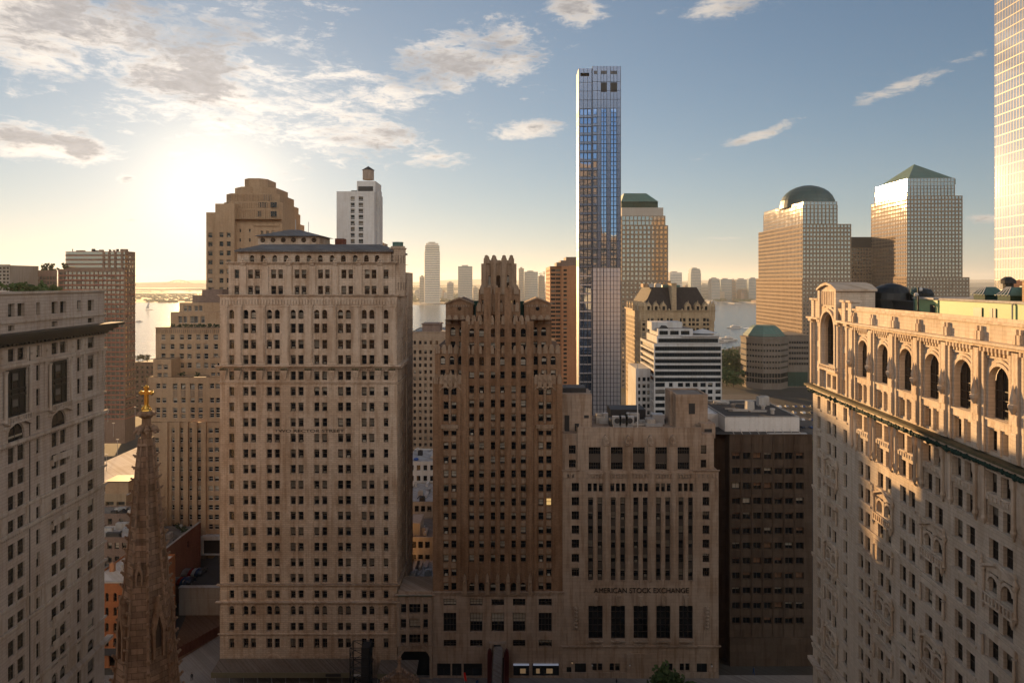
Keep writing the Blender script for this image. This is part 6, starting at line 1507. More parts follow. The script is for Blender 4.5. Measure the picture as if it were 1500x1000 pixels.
# ------------------------------------------------------------------ brown block right of the exchange
def brown_block():
    Y = 153.0; X0 = PX(1068.7, Y); U = lambda p: PX(p, Y)-X0; Z = lambda y: PZ(y, Y); W = U(1190); A = lambda x: U(810+x/3.75)
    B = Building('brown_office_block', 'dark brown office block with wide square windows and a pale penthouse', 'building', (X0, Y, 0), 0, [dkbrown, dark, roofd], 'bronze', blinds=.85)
    B.bl = plain('brown blind', (.16, .085, .045), .7)
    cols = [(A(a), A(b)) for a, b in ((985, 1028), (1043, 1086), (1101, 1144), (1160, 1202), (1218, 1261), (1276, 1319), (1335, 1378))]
    rows = [(Z(662.7+21.9*k+10), Z(662.7+21.9*k)) for k in range(12)]
    B.facade('F', 0, 0, W, 0, Z(636), grid(cols, rows, 'pane-n2')+[(A(1000), A(1375), .3, Z(972), None)], r=.45)
    for i in range(6): B.bx('F', 0, cols[i][1]+.4, cols[i+1][0]-.4, -.02, .14, Z(930), Z(640))
    for k in range(4): B.bx('F', 0, A(1020+70*k), A(1060+70*k), -.45, -.3, 1.0, 2.6, 1)
    B.facade('L', 0, 0, 30, 0, Z(636)); B.facade('R', W, 0, 30, 0, Z(636)); B.facade('F', 3.0, PX(1050, Y)-X0, 0, 0, Z(640), m=0); B.flat(PX(1050, Y)-X0, W, 0, 30, Z(636), 2)
    for yy in (932,): B.bx('F', 0, 0, W, -.02, .3, 0, Z(933))
    ph = B.part('penthouse', [white, roofd, concrete]); yb = 3.0; u = lambda p: PX(p, Y+yb)-X0; z = lambda y: PZ(y, Y+yb)
    ph.box(u(1062), u(1171), yb, yb+22, Z(636), z(611.5)); ph.box(u(1062)+.3, u(1171)-.3, yb+.3, yb+21.7, z(611.5), z(611.2), 1)
    for a, b, c, d in ((u(1062), u(1171), yb, yb+.3), (u(1062), u(1171), yb+21.7, yb+22), (u(1062), u(1062)+.3, yb+.3, yb+21.7), (u(1171)-.3, u(1171), yb+.3, yb+21.7)): ph.box(a, b, c, d, z(611.3), z(609.8), 2)
    ph.box(u(1040), u(1062)-.02, yb+5, yb+24, Z(640), z(612), 0)
    for i in range(9): q = B.part('roof_davit', [steel]); x = u(1070+i*12); q.tube((x, .3, Z(636)), (x-.6, .6, Z(629)), .07)
    rp = B.part('roof_screen', [steel]); rp.box(A(1005), A(1195), -.2, 1.2, Z(641), Z(638.5)) if False else rp.box(A(1190), A(1400), .3, 1.3, Z(636), Z(635.2))
    zt = z(611.1)
    for i in range(14):
        q = B.part(('skylight', 'duct', 'vent')[i % 3], [concrete if i % 2 else roofg]); x, y = u(1072)+rnd.uniform(0, 12), yb+2+rnd.uniform(0, 17)
        if i % 3 == 2: q.lathe(x, y, [(.45, zt), (.45, zt+.9), (.65, zt+.95), (.6, zt+1.3)], 8)
        else: q.box(x, x+rnd.uniform(1.5, 4.5), y, y+rnd.uniform(.5, 1), zt, zt+rnd.uniform(.25, .6))
    for p, yy in ((1118, 8), (1150, 14), (1158, 15)): q = B.part('air_handler', [concrete]); x = u(p); q.box(x-.9, x+.9, yb+yy, yb+yy+2, zt, zt+2.2, top=.08)
    B.finish()
brown_block()
# ------------------------------------------------------------------ small carved building closing the alley, and the alley roofs behind
def alley():
    Y = 147.6; X0 = PX(583, Y); U = lambda p: PX(p, Y)-X0; Z = lambda y: PZ(y, Y); W = U(633.5); A = lambda x: U(580+x/4.168); YY = lambda y: Z(760+y/4.168)
    B = Building('infill_building', 'small three storey limestone building with a round gateway between the two towers', 'building', (X0, Y, 0), 0, [amex, amex_d, copper], 'tan', blinds=.4)
    cols = [(A(29), A(62)), (A(79), A(150)), (A(166), A(198))]
    holes = []
    for y0, y1 in ((517, 575), (610, 667), (703, 760)): holes += [(cols[0][0], cols[0][1], YY(y1), YY(y0), 'hung'), (cols[1][0], cols[1][1], YY(y1), YY(y0), 'hung-n3'), (cols[2][0], cols[2][1], YY(y1), YY(y0), 'hung')]
    holes.append((A(22), A(205), .2, YY(806), None))
    B.facade('F', 0, 0, W, 0, YY(463), holes, r=.5); B.facade('F', 0, 0, W, YY(463), YY(440)); B.facade('L', 0, 0, 8, 0, YY(440)); B.facade('R', W, 0, 8, 0, YY(440)); B.flat(0, W, 0, 8, YY(445))
    B.cornice('F', 0, 0, W, YY(470), .5, .6, 0); B.bx('F', 0, 0, W, -.02, .7, YY(460), YY(457), 2); B.cornice('F', 0, 0, W, YY(776), .35, .3)
    for x in (17, 72, 158, 204): B.bx('F', 0, A(x)-.3, A(x)+.3, -.02, .2, YY(770), YY(480))
    for y in (590, 683): 
        for a, b in cols: B.bx('F', 0, a-.1, b+.1, -.02, .15, YY(y+12), YY(y-6), 1)
    T = B.T('F', 0); m = W/2; rr_ = (A(205)-A(22))/2
    for i in range(12):
        t0, t1 = math.pi*i/12, math.pi*(i+1)/12; zc = YY(862)
        B.w.prism([(m+rr_*math.cos(t0), zc+3*math.sin(t0)), (m+(rr_+.5)*math.cos(t0), zc+3.4*math.sin(t0)), (m+(rr_+.5)*math.cos(t1), zc+3.4*math.sin(t1)), (m+rr_*math.cos(t1), zc+3*math.sin(t1))], -.2, .05, 1)
    dk = B.part('gate', [ironb]); dk.box(A(22)+.03, A(205)-.03, 1.4, 1.6, .2, YY(808))
    B.finish()
    # low roofs stepping back through the gap
    rw = [roofg, stone('white grey roof coating', (.42, .43, .44), var=.3, stain=.6), roofd]
    specs = [(590, 634, 158, 14.5, 18, 1, 'first low roof behind the carved infill building, cluttered with ducts'), (588, 634, 177, 19.5, 16, 0, 'second low roof in the alley gap with a pale raised bulkhead'), (594, 636, 196, 22.5, 20, 1, 'grey coated low roof in the middle of the alley gap'), (596, 640, 219, 28, 18, 1, 'pale roofed white walled block with dark windows in the gap')]
    for i, (a, b, y, zt, dp, mi, lab) in enumerate(specs):
        x0, x1 = PX(a, y), PX(b, y)
        B = Building('low_roofed_building', lab, 'building', (x0, y, 0), 0, [white if i == 3 else concrete, rw[mi]], 'black', blinds=.3, group='low roofs in the alley gap')
        W = x1-x0; rows = [(zt-2.6-3.4*k, zt-.9-3.4*k) for k in range(3)]
        B.facade('F', 0, 0, W, 0, zt, grid(even(.5, W-.5, 4, 1.2), rows), r=.3); B.facade('R', W, 0, dp, 0, zt); B.facade('L', 0, 0, dp, 0, zt); B.facade('B', dp, 0, W, 0, zt); B.flat(0, W, 0, dp, zt-.4, 1)
        B.bx('F', 0, 0, W, -.25, .05, zt-.02, zt+.3)
        for k in range(9 if i < 3 else 4):
            nm = ('duct', 'air_handler', 'vent', 'pipe')[k % 4]; q = B.part(nm, [rnd.choice((steel, whitec, dark, concrete))]); x, yy = rnd.uniform(.4, W-2), rnd.uniform(1, dp-2); z = zt-.4
            if k % 4 == 0: q.box(x, x+.8, yy-.8, yy+3.5, z+.3, z+.9); q.box(x+.2, x+.6, yy, yy+.3, z, z+.3)
            elif k % 4 == 1: q.box(x, x+1.6, yy, yy+1.6, z, z+1.5, top=.06); q.lathe(x+.8, yy+.8, [(.5, z+1.5), (.5, z+1.7)], 10)
            elif k % 4 == 2: q.lathe(x, yy, [(.3, z), (.3, z+1), (.55, z+1.1), (.45, z+1.5)], 8)
            else: q.tube((x, yy, z+.25), (x+.5, yy+3, z+.25), .15)
        if i == 1: q = B.part('bulkhead', [concrete]); q.box(1, W*.55, 3, 10, zt-.4, zt+2.8)
        if i == 3: q = B.part('tarpaulin', [plain('blue tarpaulin', (.02, .08, .3), .5)]); q.blob((2.4, 4, zt), .9, 0, 8, (1, 1, .5))
        B.finish()
alley()
# ------------------------------------------------------------------ low buildings and lot behind the spire
def low_left():
    # orange brick house row left of the spire
    Y = 152.0; X0 = -95.0; W = PX(205, Y)-X0; zt = PZ(853, Y)
    B = Building('brick_house', 'orange brick building with small arched windows left of the church spire', 'building', (X0, Y, 0), 0, [stone('orange red brick', (.36, .13, .05), course=.25, blk=.55, var=.2), concrete, roofw], 'black', blinds=.2, bdark=True)
    cols = [(PX(p-2.6, Y)-X0, PX(p+2.6, Y)-X0) for p in (133, 145, 156.5, 168.5, 181, 193)]
    B.facade('F', 0, 0, W, 0, zt, grid(cols, [(PZ(y+13, Y), PZ(y, Y)) for y in (868, 889, 912, 934)], 'hung-arch')+[(cols[3][0]-1, cols[3][1]+1, .3, 3.2, None)], r=.4); B.facade('R', W, 0, 16, 0, zt); B.facade('L', 0, 0, 16, 0, zt); B.facade('B', 16, 0, W, 0, zt); B.flat(0, W, 0, 16, zt-.5, 2)
    B.bx('F', 0, 0, W, -.2, .25, zt-.02, zt+.35, 1); B.bx('F', 0, 0, W, -.02, .15, PZ(955, Y), PZ(951, Y), 1)
    for k in range(8):
        q = B.part(('chimney', 'vent')[k % 2], [concrete if k % 2 else orbr]); x = W-1.5-rnd.uniform(0, 9); y = rnd.uniform(2, 13)
        if k % 2: q.lathe(x, y, [(.25, zt-.5), (.25, zt+.8), (.4, zt+.9), (.4, zt+1.2)], 8)
        else: q.box(x-.5, x+.5, y, y+.8, zt-.5, zt+1.4)
    aw = B.part('shop_awning', [dark]); aw.prism([(0, 0), (0, .2), (-1.4, -.5), (-1.4, -.7)], 2, W-1, 0, lambda u, d, z: (d, u, z+4.2))
    B.finish()
    # cluttered roofs behind it
    for i, (a, b, y, zt, dp, m, lab) in enumerate(((120, 190, 170, 22, 10, roofw, 'low building with a bright pale roof behind the orange brick building'), (100, 205, 181.5, 24.0, 7.5, roofg, 'grey cluttered low roof below the parking garage'))):
        x0, x1 = PX(a, y), PX(b, y); B = Building('low_roofed_building', lab, 'building', (x0, y, 0), 0, [ptop, m], 'black', group=None)
        W = x1-x0; B.facade('F', 0, 0, W, 0, zt, grid(even(.5, W-.5, 6, 1.1), [(zt-2.6-3.4*k, zt-1-3.4*k) for k in range(3)]), r=.3); B.facade('R', W, 0, dp, 0, zt); B.facade('L', 0, 0, dp, 0, zt); B.facade('B', dp, 0, W, 0, zt); B.flat(0, W, 0, dp, zt-.4, 1); B.bx('F', 0, 0, W, -.25, .05, zt-.02, zt+.3)
        for k in range(10):
            q = B.part(('duct', 'air_handler', 'skylight')[k % 3], [rnd.choice((steel, concrete, roofw, dark))]); x, yy = rnd.uniform(0, W-4), rnd.uniform(.5, dp-3); z = zt-.4
            if k % 3 == 2: q.prism([(x, z), (x+2.6, z), (x+2.6, z+.3), (x+1.3, z+1.1), (x, z+.3)], yy, yy+2.5)
            else: q.box(x, x+rnd.uniform(1, 4), yy, yy+rnd.uniform(.7, 2), z, z+rnd.uniform(.6, 1.8), top=.05)
        B.finish()
    # red brick party-wall building right of the spire
    Yn, Yf = 163.0, 196.0; xn = PX(272, Yf)-(-.02)*33; X1 = PX(294, Yf); zt = PZ(764, Yf)
    B = Building('party_wall_building', 'red brick building with a blank side wall and planted roof right of the spire', 'building', (X1, Yn, 0), 0, [redbr, concrete, roofg], 'black')
    W = 17
    B.facade('F', 0, -W, 0, 0, zt-1, grid(even(-W+.5, -.5, 5, 1.2), [(3+3.5*k, 4.9+3.5*k) for k in range(3)]), r=.3)
    B.facade('R', 0, 0, 33, 0, zt, [(14, 15, zt-5, zt-3, 'hung'), (18, 19, zt-4.8, zt-3, 'hung'), (25, 26, zt-4.5, zt-2.6, 'hung')], r=.3); B.flat(-W, -.3, 0, 33, zt-1.2, 2); B.facade('L', -.3, 0, 33, zt-1.2, zt); B.bx('R', 0, 0, 33, -.4, .1, zt-.01, zt+.2, 1); B.facade('L', -W, 0, 33, 0, zt)
    for k in range(11):
        q = B.part(('skylight', 'duct', 'vent')[k % 3], [rnd.choice((steel, concrete, dark))]); x, yy = -rnd.uniform(1.5, W-1), rnd.uniform(2, 31); z = zt-1.2
        if k % 3 == 2: q.lathe(x, yy, [(.25, z), (.25, z+1.3), (.45, z+1.4), (.4, z+1.8)], 8)
        else: q.box(x, x+rnd.uniform(.8, 1.4), yy, yy+rnd.uniform(1, 3), z, z+rnd.uniform(.5, 1.4), top=.04)
    for k in range(4): pl = B.part('roof_shrub', [leaf_d]); leaves(pl, (-1.4-2.2*k*.6, 27+k*1.3, zt-.4), .9, .6, 70, .28)
    for x0, w_ in ((2, 9),): B.bx('R', 0, x0, x0+w_, -.02, .06, 0, zt-7, 1)
    B.finish()
    # retaining wall, car stackers and white framed garage
    t = thing('retaining_wall', 'weathered concrete retaining wall at the back of the dug out lot', 'wall', (PX(262, 176), 176, 0)); q = MB(); q.box(0, 16, 0, 1.2, 0, 6.9); q.build('wall', [concrete], t); q = MB(); q.box(-.1, 16.1, -.15, 1.3, 6.9, 7.2); q.box(0, 16, -.1, -.001, 3.9, 4.1); q.build('coping', [concrete], t)
    d_ = MB(); d_.box(PX(262, 176), PX(262, 176)+20, 177.25, 215, 0, 6.6); link('parking_deck', d_.mesh('parking_deck', [asphalt]), kind='structure')
    gr = Building('open_garage', 'white framed open garage with a dark interior below the buff brick building', 'garage', (PX(294, 198), 198, 6.6), 0, [whitec, dark], 'black')
    gr.facade('F', 0, 0, 12, 0, 5.4, [(.5, 11.6, .2, 4.4, None)], r=1.0); gr.w.face([(.5, .99, .2), (11.6, .99, .2), (11.6, .99, 4.4), (.5, .99, 4.4)], 1); gr.flat(0, 12, 0, 2, 5.4); gr.finish()
    for i in range(10):
        x = PX(272+4.8*(i % 5)+(i//5)*2, 185); yy = 180+(i//5)*5.5
        car('car parked in the rows on the dark deck behind the retaining wall', (x, yy, 6.6), R(90), car_m[(i*3) % 5], 'cars on the dark parking deck')
    # dug lot, fence and side street
    q = MB(); x0, x1 = PX(240, 160), PX(322, 160); q.face([(-78, 154, .03), (-66.2, 154, .03), (-66.2, 176, .03), (-84, 176, .03)]); link('bare_lot', q.mesh('bare_lot', [soil]), kind='structure')
    q = MB(); q.face([(-67.0, 176, .05), (-63.6, 176, .05), (-63.6, 120, .05), (-70, 120, .05), (-79, 150, .05), (-76, 153.8, .05)]); link('side_street', q.mesh('side_street', [pave]), kind='structure')
    f = thing('site_fence', 'dark red slatted hoarding fence along the bare lot', 'fence', (0, 0, 0)); q = MB()
    pts = [(-77.5, 153.7), (-66.4, 175.5)]
    for i in range(24):
        a = Vector(pts[0]).lerp(Vector(pts[1]), i/24); b = Vector(pts[0]).lerp(Vector(pts[1]), (i+.92)/24)
        q.face([(a.x, a.y, .05), (b.x, b.y, .05), (b.x, b.y, 2.3), (a.x, a.y, 2.3)]); q.tube((a.x, a.y, .05), (a.x, a.y, 2.5), .07)
    q.build('panels', [stone('dark red hoarding', (.12, .045, .03), var=.3)], f)
low_left()
# ------------------------------------------------------------------ street level: sidewalk shed, scaffold, footbridge, lamps, tree, people
def street_level():
    t = thing('sidewalk_shed', 'long timber sidewalk shed with a plank roof along the tan tower base', 'scaffold', (PX(322, 146), 143.6, 0)); W = PX(545, 146)-PX(322, 146)
    plank = stone('grey roof planks', (.16, .13, .105), course=9, blk=.3, var=.35, stain=.5); gb = plain('weathered green beam', (.16, .14, .085), .7)
    q = MB(); q.prism([(0, 3.6), (4.2, 4.3), (4.2, 4.45), (0, 3.75)], -.8, W, 0, lambda u, d, z: (d, u, z)); q.build('deck', [plank], t)
    q = MB(); q.box(-.8, W, -.12, -.01, 2.75, 3.85); q.build('fascia', [gb], t)
    for k in range(12): q = MB(); q.tube((W*k/11, .25, .1), (W*k/11, .25, 3.6), .07); q.build('post', [steel], t)
    t2 = thing('sidewalk_shed', 'short timber sidewalk shed before the round gateway', 'scaffold', (PX(556, 146), 143.6, 0)); W2 = PX(612, 146)-PX(556, 146)
    q = MB(); q.prism([(0, 3.4), (4.0, 4.1), (4.0, 4.25), (0, 3.55)], 0, W2, 0, lambda u, d, z: (d, u, z)); q.build('deck', [plank], t2); q = MB(); q.box(0, W2, -.12, -.01, 2.5, 3.6); q.build('fascia', [gb], t2)
    for k in range(5): q = MB(); q.tube((W2*k/4, .25, .1), (W2*k/4, .25, 3.4), .07); q.build('post', [steel], t2)
    for k, (x, w_) in enumerate(((PX(476, 143)-PX(322, 146), 3.2), (W-3.4, 1.5))): q = MB(); q.box(x, x+w_, -.16, -.121, 3.0, 3.6); q.build('sign_board', [dark if k == 0 else whitec], t)
    # scaffold tower
    s = thing('scaffold_tower', 'dark steel lattice hoist tower in front of the timber sidewalk shed', 'scaffold', (PX(529, 137), 137.0, 0)); hw, zt = 1.9, 86-(943-412)*.137
    n = 7
    for sx in (-1, 1):
        for sy in (-1, 1): q = MB(); q.tube((sx*hw, sy*1.4, 0), (sx*hw, sy*1.4, zt), .11); q.build('post', [ironb], s)
    for k in range(n):
        z0, z1 = zt*k/n, zt*(k+1)/n; q = MB()
        for sy in (-1.4, 1.4): q.tube((-hw, sy, z1), (hw, sy, z1), .07); q.tube((-hw, sy, z0 if k % 2 else z1), (hw, sy, z1 if k % 2 else z0), .06)
        for sx in (-hw, hw): q.tube((sx, -1.4, z1), (sx, 1.4, z1), .07); q.tube((sx, -1.4, z0), (sx, 1.4, z1), .06)
        q.build('bracing', [ironb], s)
    q = MB(); q.box(.3, hw-.1, -1.3, 1.3, .1, zt-.1); q.build('hoist_shaft', [dark], s)
    # church pinnacle in front
    p = thing('church_pinnacle', 'reddish gothic church gable pinnacle at the bottom edge before the round gateway', 'pinnacle', (PX(583.5, 112), 112.0, 0)); z = lambda y: PZ(y, 112)
    q = MB(); q.prism([(-3.2, 0), (3.2, 0), (3.2, z(1003)), (0, z(985)), (-3.2, z(1003))], 0, 2, 0); q.build('gable', [brownst], p); q = MB()
    q.lathe(0, .8, [(.62, z(992)), (.45, z(983)), (.2, z(975)), (.3, z(973)), (.18, z(971)), (.42, z(968.5)), (.3, z(966)), (.1, z(964.5))], 8); q.build('finial', [brownst_d], p)
    q = MB()
    for k in range(6):
        for sg in (-1, 1): q.blob((sg*(.5+.5*k), .8, z(984+3.1*k)), .2)
    q.build('crockets', [brownst_d], p)
    # footbridge to the gothic tower
    b = thing('footbridge', 'narrow covered footbridge with dark red end gates leading to the gothic tower', 'footbridge', (PX(730, GY), GY, 0)); zz = 5.2
    red = plain('dark red painted steel', (.085, .016, .014), .5)
    q = MB(); q.box(-1.2, 1.2, -26, -1.2, zz-.35, zz); q.build('deck', [asphalt], b)
    for sx in (-1.35, 1.21): q = MB(); q.box(sx, sx+.14, -26, -1.2, zz-.35, zz+1.15); q.build('railing', [red], b)
    q = MB(); q.prism([(-1.0, 2.4), (1.0, 2.4), (.8, 2.9), (-.8, 2.9)], -26, -2.2, 0, lambda x, y, zq: (x, y, zq+zz)); q.build('roof', [roofg], b)
    for sx in (-2.3, 1.35):
        q = MB(); q.prism([(sx, .1), (sx+.95, .1), (sx+.95, zz+1.0), (sx+.8, zz+1.7), (sx+.475, zz+2.1), (sx+.15, zz+1.7), (sx, zz+1.0)], -2.2, -1.25); q.build('gate_pier', [red], b)
    for yy in (-24, -13): q = MB(); q.box(-.9, .9, yy, yy+.6, .05, zz-.35); q.build('pier', [concrete], b)
    # wall lamps, banner, street lamp
    for i, (px, py, lab) in enumerate(((838, 968.5, 'glowing wall lamp by the left door of the exchange building'), (867, 972, 'dim wall lamp left of the exchange building entrance windows'), (922, 972, 'dim wall lamp left of the main exchange door'), (1042, 973, 'dim wall lamp at the right door of the exchange building'))):
        l = thing('wall_lamp', lab, 'lamp', (PX(px, GY), GY-.05, PZ(py, GY)), 0, 'wall lamps on the exchange building'); q = MB(); q.box(-.07, .07, -.35, .05, .1, .25); q.build('bracket', [ironb], l); q = MB(); q.blob((0, -.4, -.05), .2, 0, 10); q.build('globe', [lit_s if i == 0 else whitec], l)
    bn = thing('banner', 'small tilted red banner standing on the pavement before the gothic tower', 'banner', (PX(681, 145), 145, .1)); q = MB(); q.tube((0, 0, 0), (-.35, 0, 3.0), .05); q.build('pole', [steel], bn); q = MB(); q.prism([(-.1, 1.2), (.45, 1.1), (.1, 2.9), (-.4, 2.9)], -.03, .02); q.build('cloth', [plain('bright red cloth', (.75, .03, .01), .7)], bn)
    tree('leafy green street tree before the exchange building doors', (PX(975, 138), 138, 0), 4.4, 6.4, None, leaf_g, 1500)
    tree('dark street tree at the foot of the brown office block', (PX(1030, 136), 136, 0), 2.4, 4.0, None, leaf_d, 600)
    # a few people
    sk = plain('skin', (.35, .2, .14), .6)
    for i, (px, y, m, lab) in enumerate(((281, 147, car_m[2], 'person in dark clothes standing on the side street by the lot fence'), (699, 144.5, car_m[4], 'person in a blue coat walking before the gothic tower shops'), (903, 144.8, car_m[2], 'person in dark clothes on the pavement by the exchange door'), (1104, 149, car_m[4], 'person in blue walking below the brown office block'))):
        x = PX(px, y); pp = thing('person', lab, 'person', (x, y, .16 if px > 400 else .06), R(30*i))
        me = bpy.data.meshes.new('body'); V = [(0, 0, .95), (0, 0, 1.2), (0, 0, 1.42), (0, -.01, 1.52), (0, -.03, 1.64), (0, -.03, 1.74), (-.1, 0, .9), (-.13, -.12, .5), (-.13, -.1, .06), (.1, 0, .9), (.13, .1, .5), (.13, .14, .06), (-.2, 0, 1.4), (-.27, .04, 1.12), (-.28, -.08, .86), (.2, 0, 1.4), (.27, -.04, 1.12), (.28, -.14, .88), (-.14, -.24, .03), (.13, .02, .03)]
        E = [(0, 1), (1, 2), (2, 3), (3, 4), (4, 5), (0, 6), (6, 7), (7, 8), (0, 9), (9, 10), (10, 11), (2, 12), (12, 13), (13, 14), (2, 15), (15, 16), (16, 17), (8, 18), (11, 19)]
        rad = [.15, .15, .15, .065, .1, .07, .1, .075, .05, .1, .075, .05, .07, .05, .04, .07, .05, .04, .04, .04]
        me.from_pydata(V, E, []); o = link('body', me, pp); md = o.modifiers.new('skin', 'SKIN'); me.skin_vertices.new() if not me.skin_vertices else None
        for k, r_ in enumerate(rad): me.skin_vertices[0].data[k].radius = (r_, r_)
        me.skin_vertices[0].data[0].use_root = True; o.modifiers.new('sub', 'SUBSURF').levels = 1
        me.materials.append(m); o.modifiers['sub'].render_levels = 1
        q = MB(); q.blob((0, -.03, 1.7), .1, 0, 8, (1, 1, 1.2)); q.build('head', [sk], pp); q = MB(); q.blob((0, .0, 1.74), .112, 0, 8, (1, 1, .9)); q.build('hair', [ironb], pp)
street_level()
# ------------------------------------------------------------------ riverside: trees, parked cars, boats
for i, (px, y, r, h) in enumerate(((1062, 590, 11, 20), (1070, 610, 12, 24), (1079, 600, 11, 20), (1088, 640, 11, 21), (1056, 640, 11, 18), (1096, 655, 10, 17), (1064, 560, 9, 14), (1074, 556, 9, 13))):
    tree('dense green riverside tree between the banded building and the octagonal building', (PX(px, y), y, 0), r, h, 'riverside trees', leaf_g, 700)
for i, (px, y, r, h) in enumerate(((1168, 330, 5, 9), (1178, 325, 5.5, 10), (1186, 335, 5, 9), (1172, 345, 4.5, 8))):
    tree('dark tree over the car park behind the brown office block', (PX(px, y), y, 0), r, h, 'car park trees', leaf_d, 400)
q = MB(); q.box(PX(1075, 400), PX(1215, 400), 360, 520, 0, .06); link('car_park', q.mesh('car_park', [stone('worn car park asphalt', (.11, .10, .09), var=.3, stain=.5)]), kind='structure')
q = MB(); q.box(PX(1060, 350), PX(1215, 350), 335, 352, .0, .1); link('road', q.mesh('road', [asphalt]), kind='structure')
for i in range(44):
    r_, c_ = divmod(i, 11); y = 400+r_*22+rnd.uniform(-.5, .5); x = 142+c_*5.6+r_*4+rnd.uniform(-.6, .6)
    car('parked car in the crowded car park behind the pale penthouse', (x, y, .06), R(90+rnd.uniform(-5, 5)), car_m[rnd.randrange(5)], 'cars in the riverside car park')
t = thing('ramp_building', 'long low concrete ramp building with stepped parapets behind the pale penthouse', 'building', (PX(1060, 300), 300, 0), R(-18)); q = MB()
q.box(0, 32, 0, 8, 0, 16.5); q.box(0, 32, -.3, 0, 16, 17.6); q.box(3, 36, 10, 18, 0, 12); q.box(3, 36, 9.7, 10, 11.5, 13); q.build('wall', [concrete], t); q = MB(); q.box(1, 31, -.06, -.004, 12, 14.5); q.build('window_band', [gl_dark], t)
def boat(label, loc, rz, L, cabin=True, sail=False):
    t = thing('sailing_boat' if sail else 'ferry_boat', label, 'boat', loc, rz); w = L*.13
    q = MB(); P = [(-L/2, -w), (L*.25, -w), (L/2, 0), (L*.25, w), (-L/2, w)]; n = 5; k = len(q.v)
    for s, z in ((.8, -.2), (1.0, L*.06)): q.v += [(x*s, y*s, z) for x, y in P]
    for i in range(n): j = (i+1) % n; q.f.append((i, j, n+j, n+i)); q.m.append(0)
    q.f.append(tuple(range(n, 2*n))); q.m.append(0); q.build('hull', [white], t)
    if cabin: q = MB(); q.box(-L*.35, L*.2, -w*.8, w*.8, L*.061, L*.14); q.build('cabin', [whitec], t); q = MB(); q.box(-L*.34, L*.19, -w*.82, w*.82, L*.085, L*.115); q.build('window_band', [gl_dark], t); q = MB(); q.box(-L*.1, L*.1, -w*.5, w*.5, L*.141, L*.2); q.build('bridge', [whitec], t)
    if sail: q = MB(); q.tube((0, 0, 0), (0, 0, L*1.3), .15); q.build('mast', [steel], t); q = MB(); q.prism([(.15, L*.15), (-L*.45, L*.2), (.05, L*1.25)], -.04, .04); q.build('sail', [whitec], t)
boat('white ferry moored by the riverside trees', (PX(1066, 985), 985, .2), R(10), 34); boat('second white ferry beside the moored ferry', (PX(1054, 960), 960, .2), R(0), 26)
boat('small sailing boat on the bright river left of the buff building', (PX(218.5, 2050), 2050, .2), R(40), 22, False, True); boat('small dark boat crossing the bright river at left', (PX(204, 1450), 1450, .2), R(5), 16)
boat('fast ferry trailing a wake across the grey river', (PX(1075, 1250), 1250, .2), R(185), 30)
q = MB(); q.face([(PX(1090, 1250), 1244, .16), (PX(1090, 1250), 1258, .16), (PX(1112, 1270), 1290, .16), (PX(1112, 1270), 1240, .16), ][:4]); link('wake', q.mesh('wake', [plain('white foam', (.6, .62, .62), .8)]), kind='structure')
# ------------------------------------------------------------------ far shore
nj_m = [stone('far tan facade', (.38, .31, .25), var=.1), stone('far grey facade', (.28, .28, .28), var=.1), plain('far glass facade', (.16, .21, .23), .15, .3), stone('far brick facade', (.26, .17, .13), var=.1), stone('far pale facade', (.52, .49, .45), var=.1)]
def nj(label, px0, px1, ytop, Y, m, group=None, style=0, name='far_tower'):
    x0, x1 = PX(px0, Y), PX(px1, Y); zt = PZ(ytop, Y); w = x1-x0; d = min(w, 45)
    t = thing(name, label, 'building', ((x0+x1)/2, Y, 0), rnd.uniform(-.15, .15), group); h = w/2
    q = MB(); n = max(3, int(zt/7)); 
    if style == 1:
        q.box(-h, h, 0, d, 0, zt*.86); q.box(-h*.92, h*.92, 2, d-2, zt*.86, zt*.96); q.box(-h*.8, h*.8, 4, d-4, zt*.96, zt)
    else: q.box(-h, h, 0, d, 0, zt)
    q.build('wall', [nj_m[m]], t)
    if zt > 45:
        q = MB()
        for k in range(1, n): 
            z = zt*.97*k/n
            q.box(-h*.94, h*.94, -.4, -.05, z, z+zt/n*.45)
        q.build('window_bands', [nj_m[2] if m != 2 else nj_m[1]], t)
        q = MB(); q.box(-h*.5, h*.4, d*.3, d*.7, zt, zt+5); q.build('roof_plant', [nj_m[1]], t)
nj('tallest pale tower alone on the far shore, with a stepped rounded top', 622, 644.5, 356, 2640, 4, None, 1)
nj('squat bluish glass tower right of the tallest far tower', 671, 692, 390, 2700, 2)
nj('narrow low slab just left of the tallest far tower', 614.5, 621, 405, 2720, 1)
for i, (a, b, y, m) in enumerate(((760, 767.5, 393, 3), (768, 788, 398, 2), (788.5, 798, 404, 3), (655, 664, 414, 1), (693, 700, 421, 0))):
    nj(['slim tower right of the gothic crown on the far shore', 'greenish glass tower with a spire right of the gothic crown', 'brown tower with a crane beside it on the far shore', 'small low grey block left of the bluish far tower', 'small low tan block right of the bluish far tower'][i], a, b, y, 2800+40*i, m)
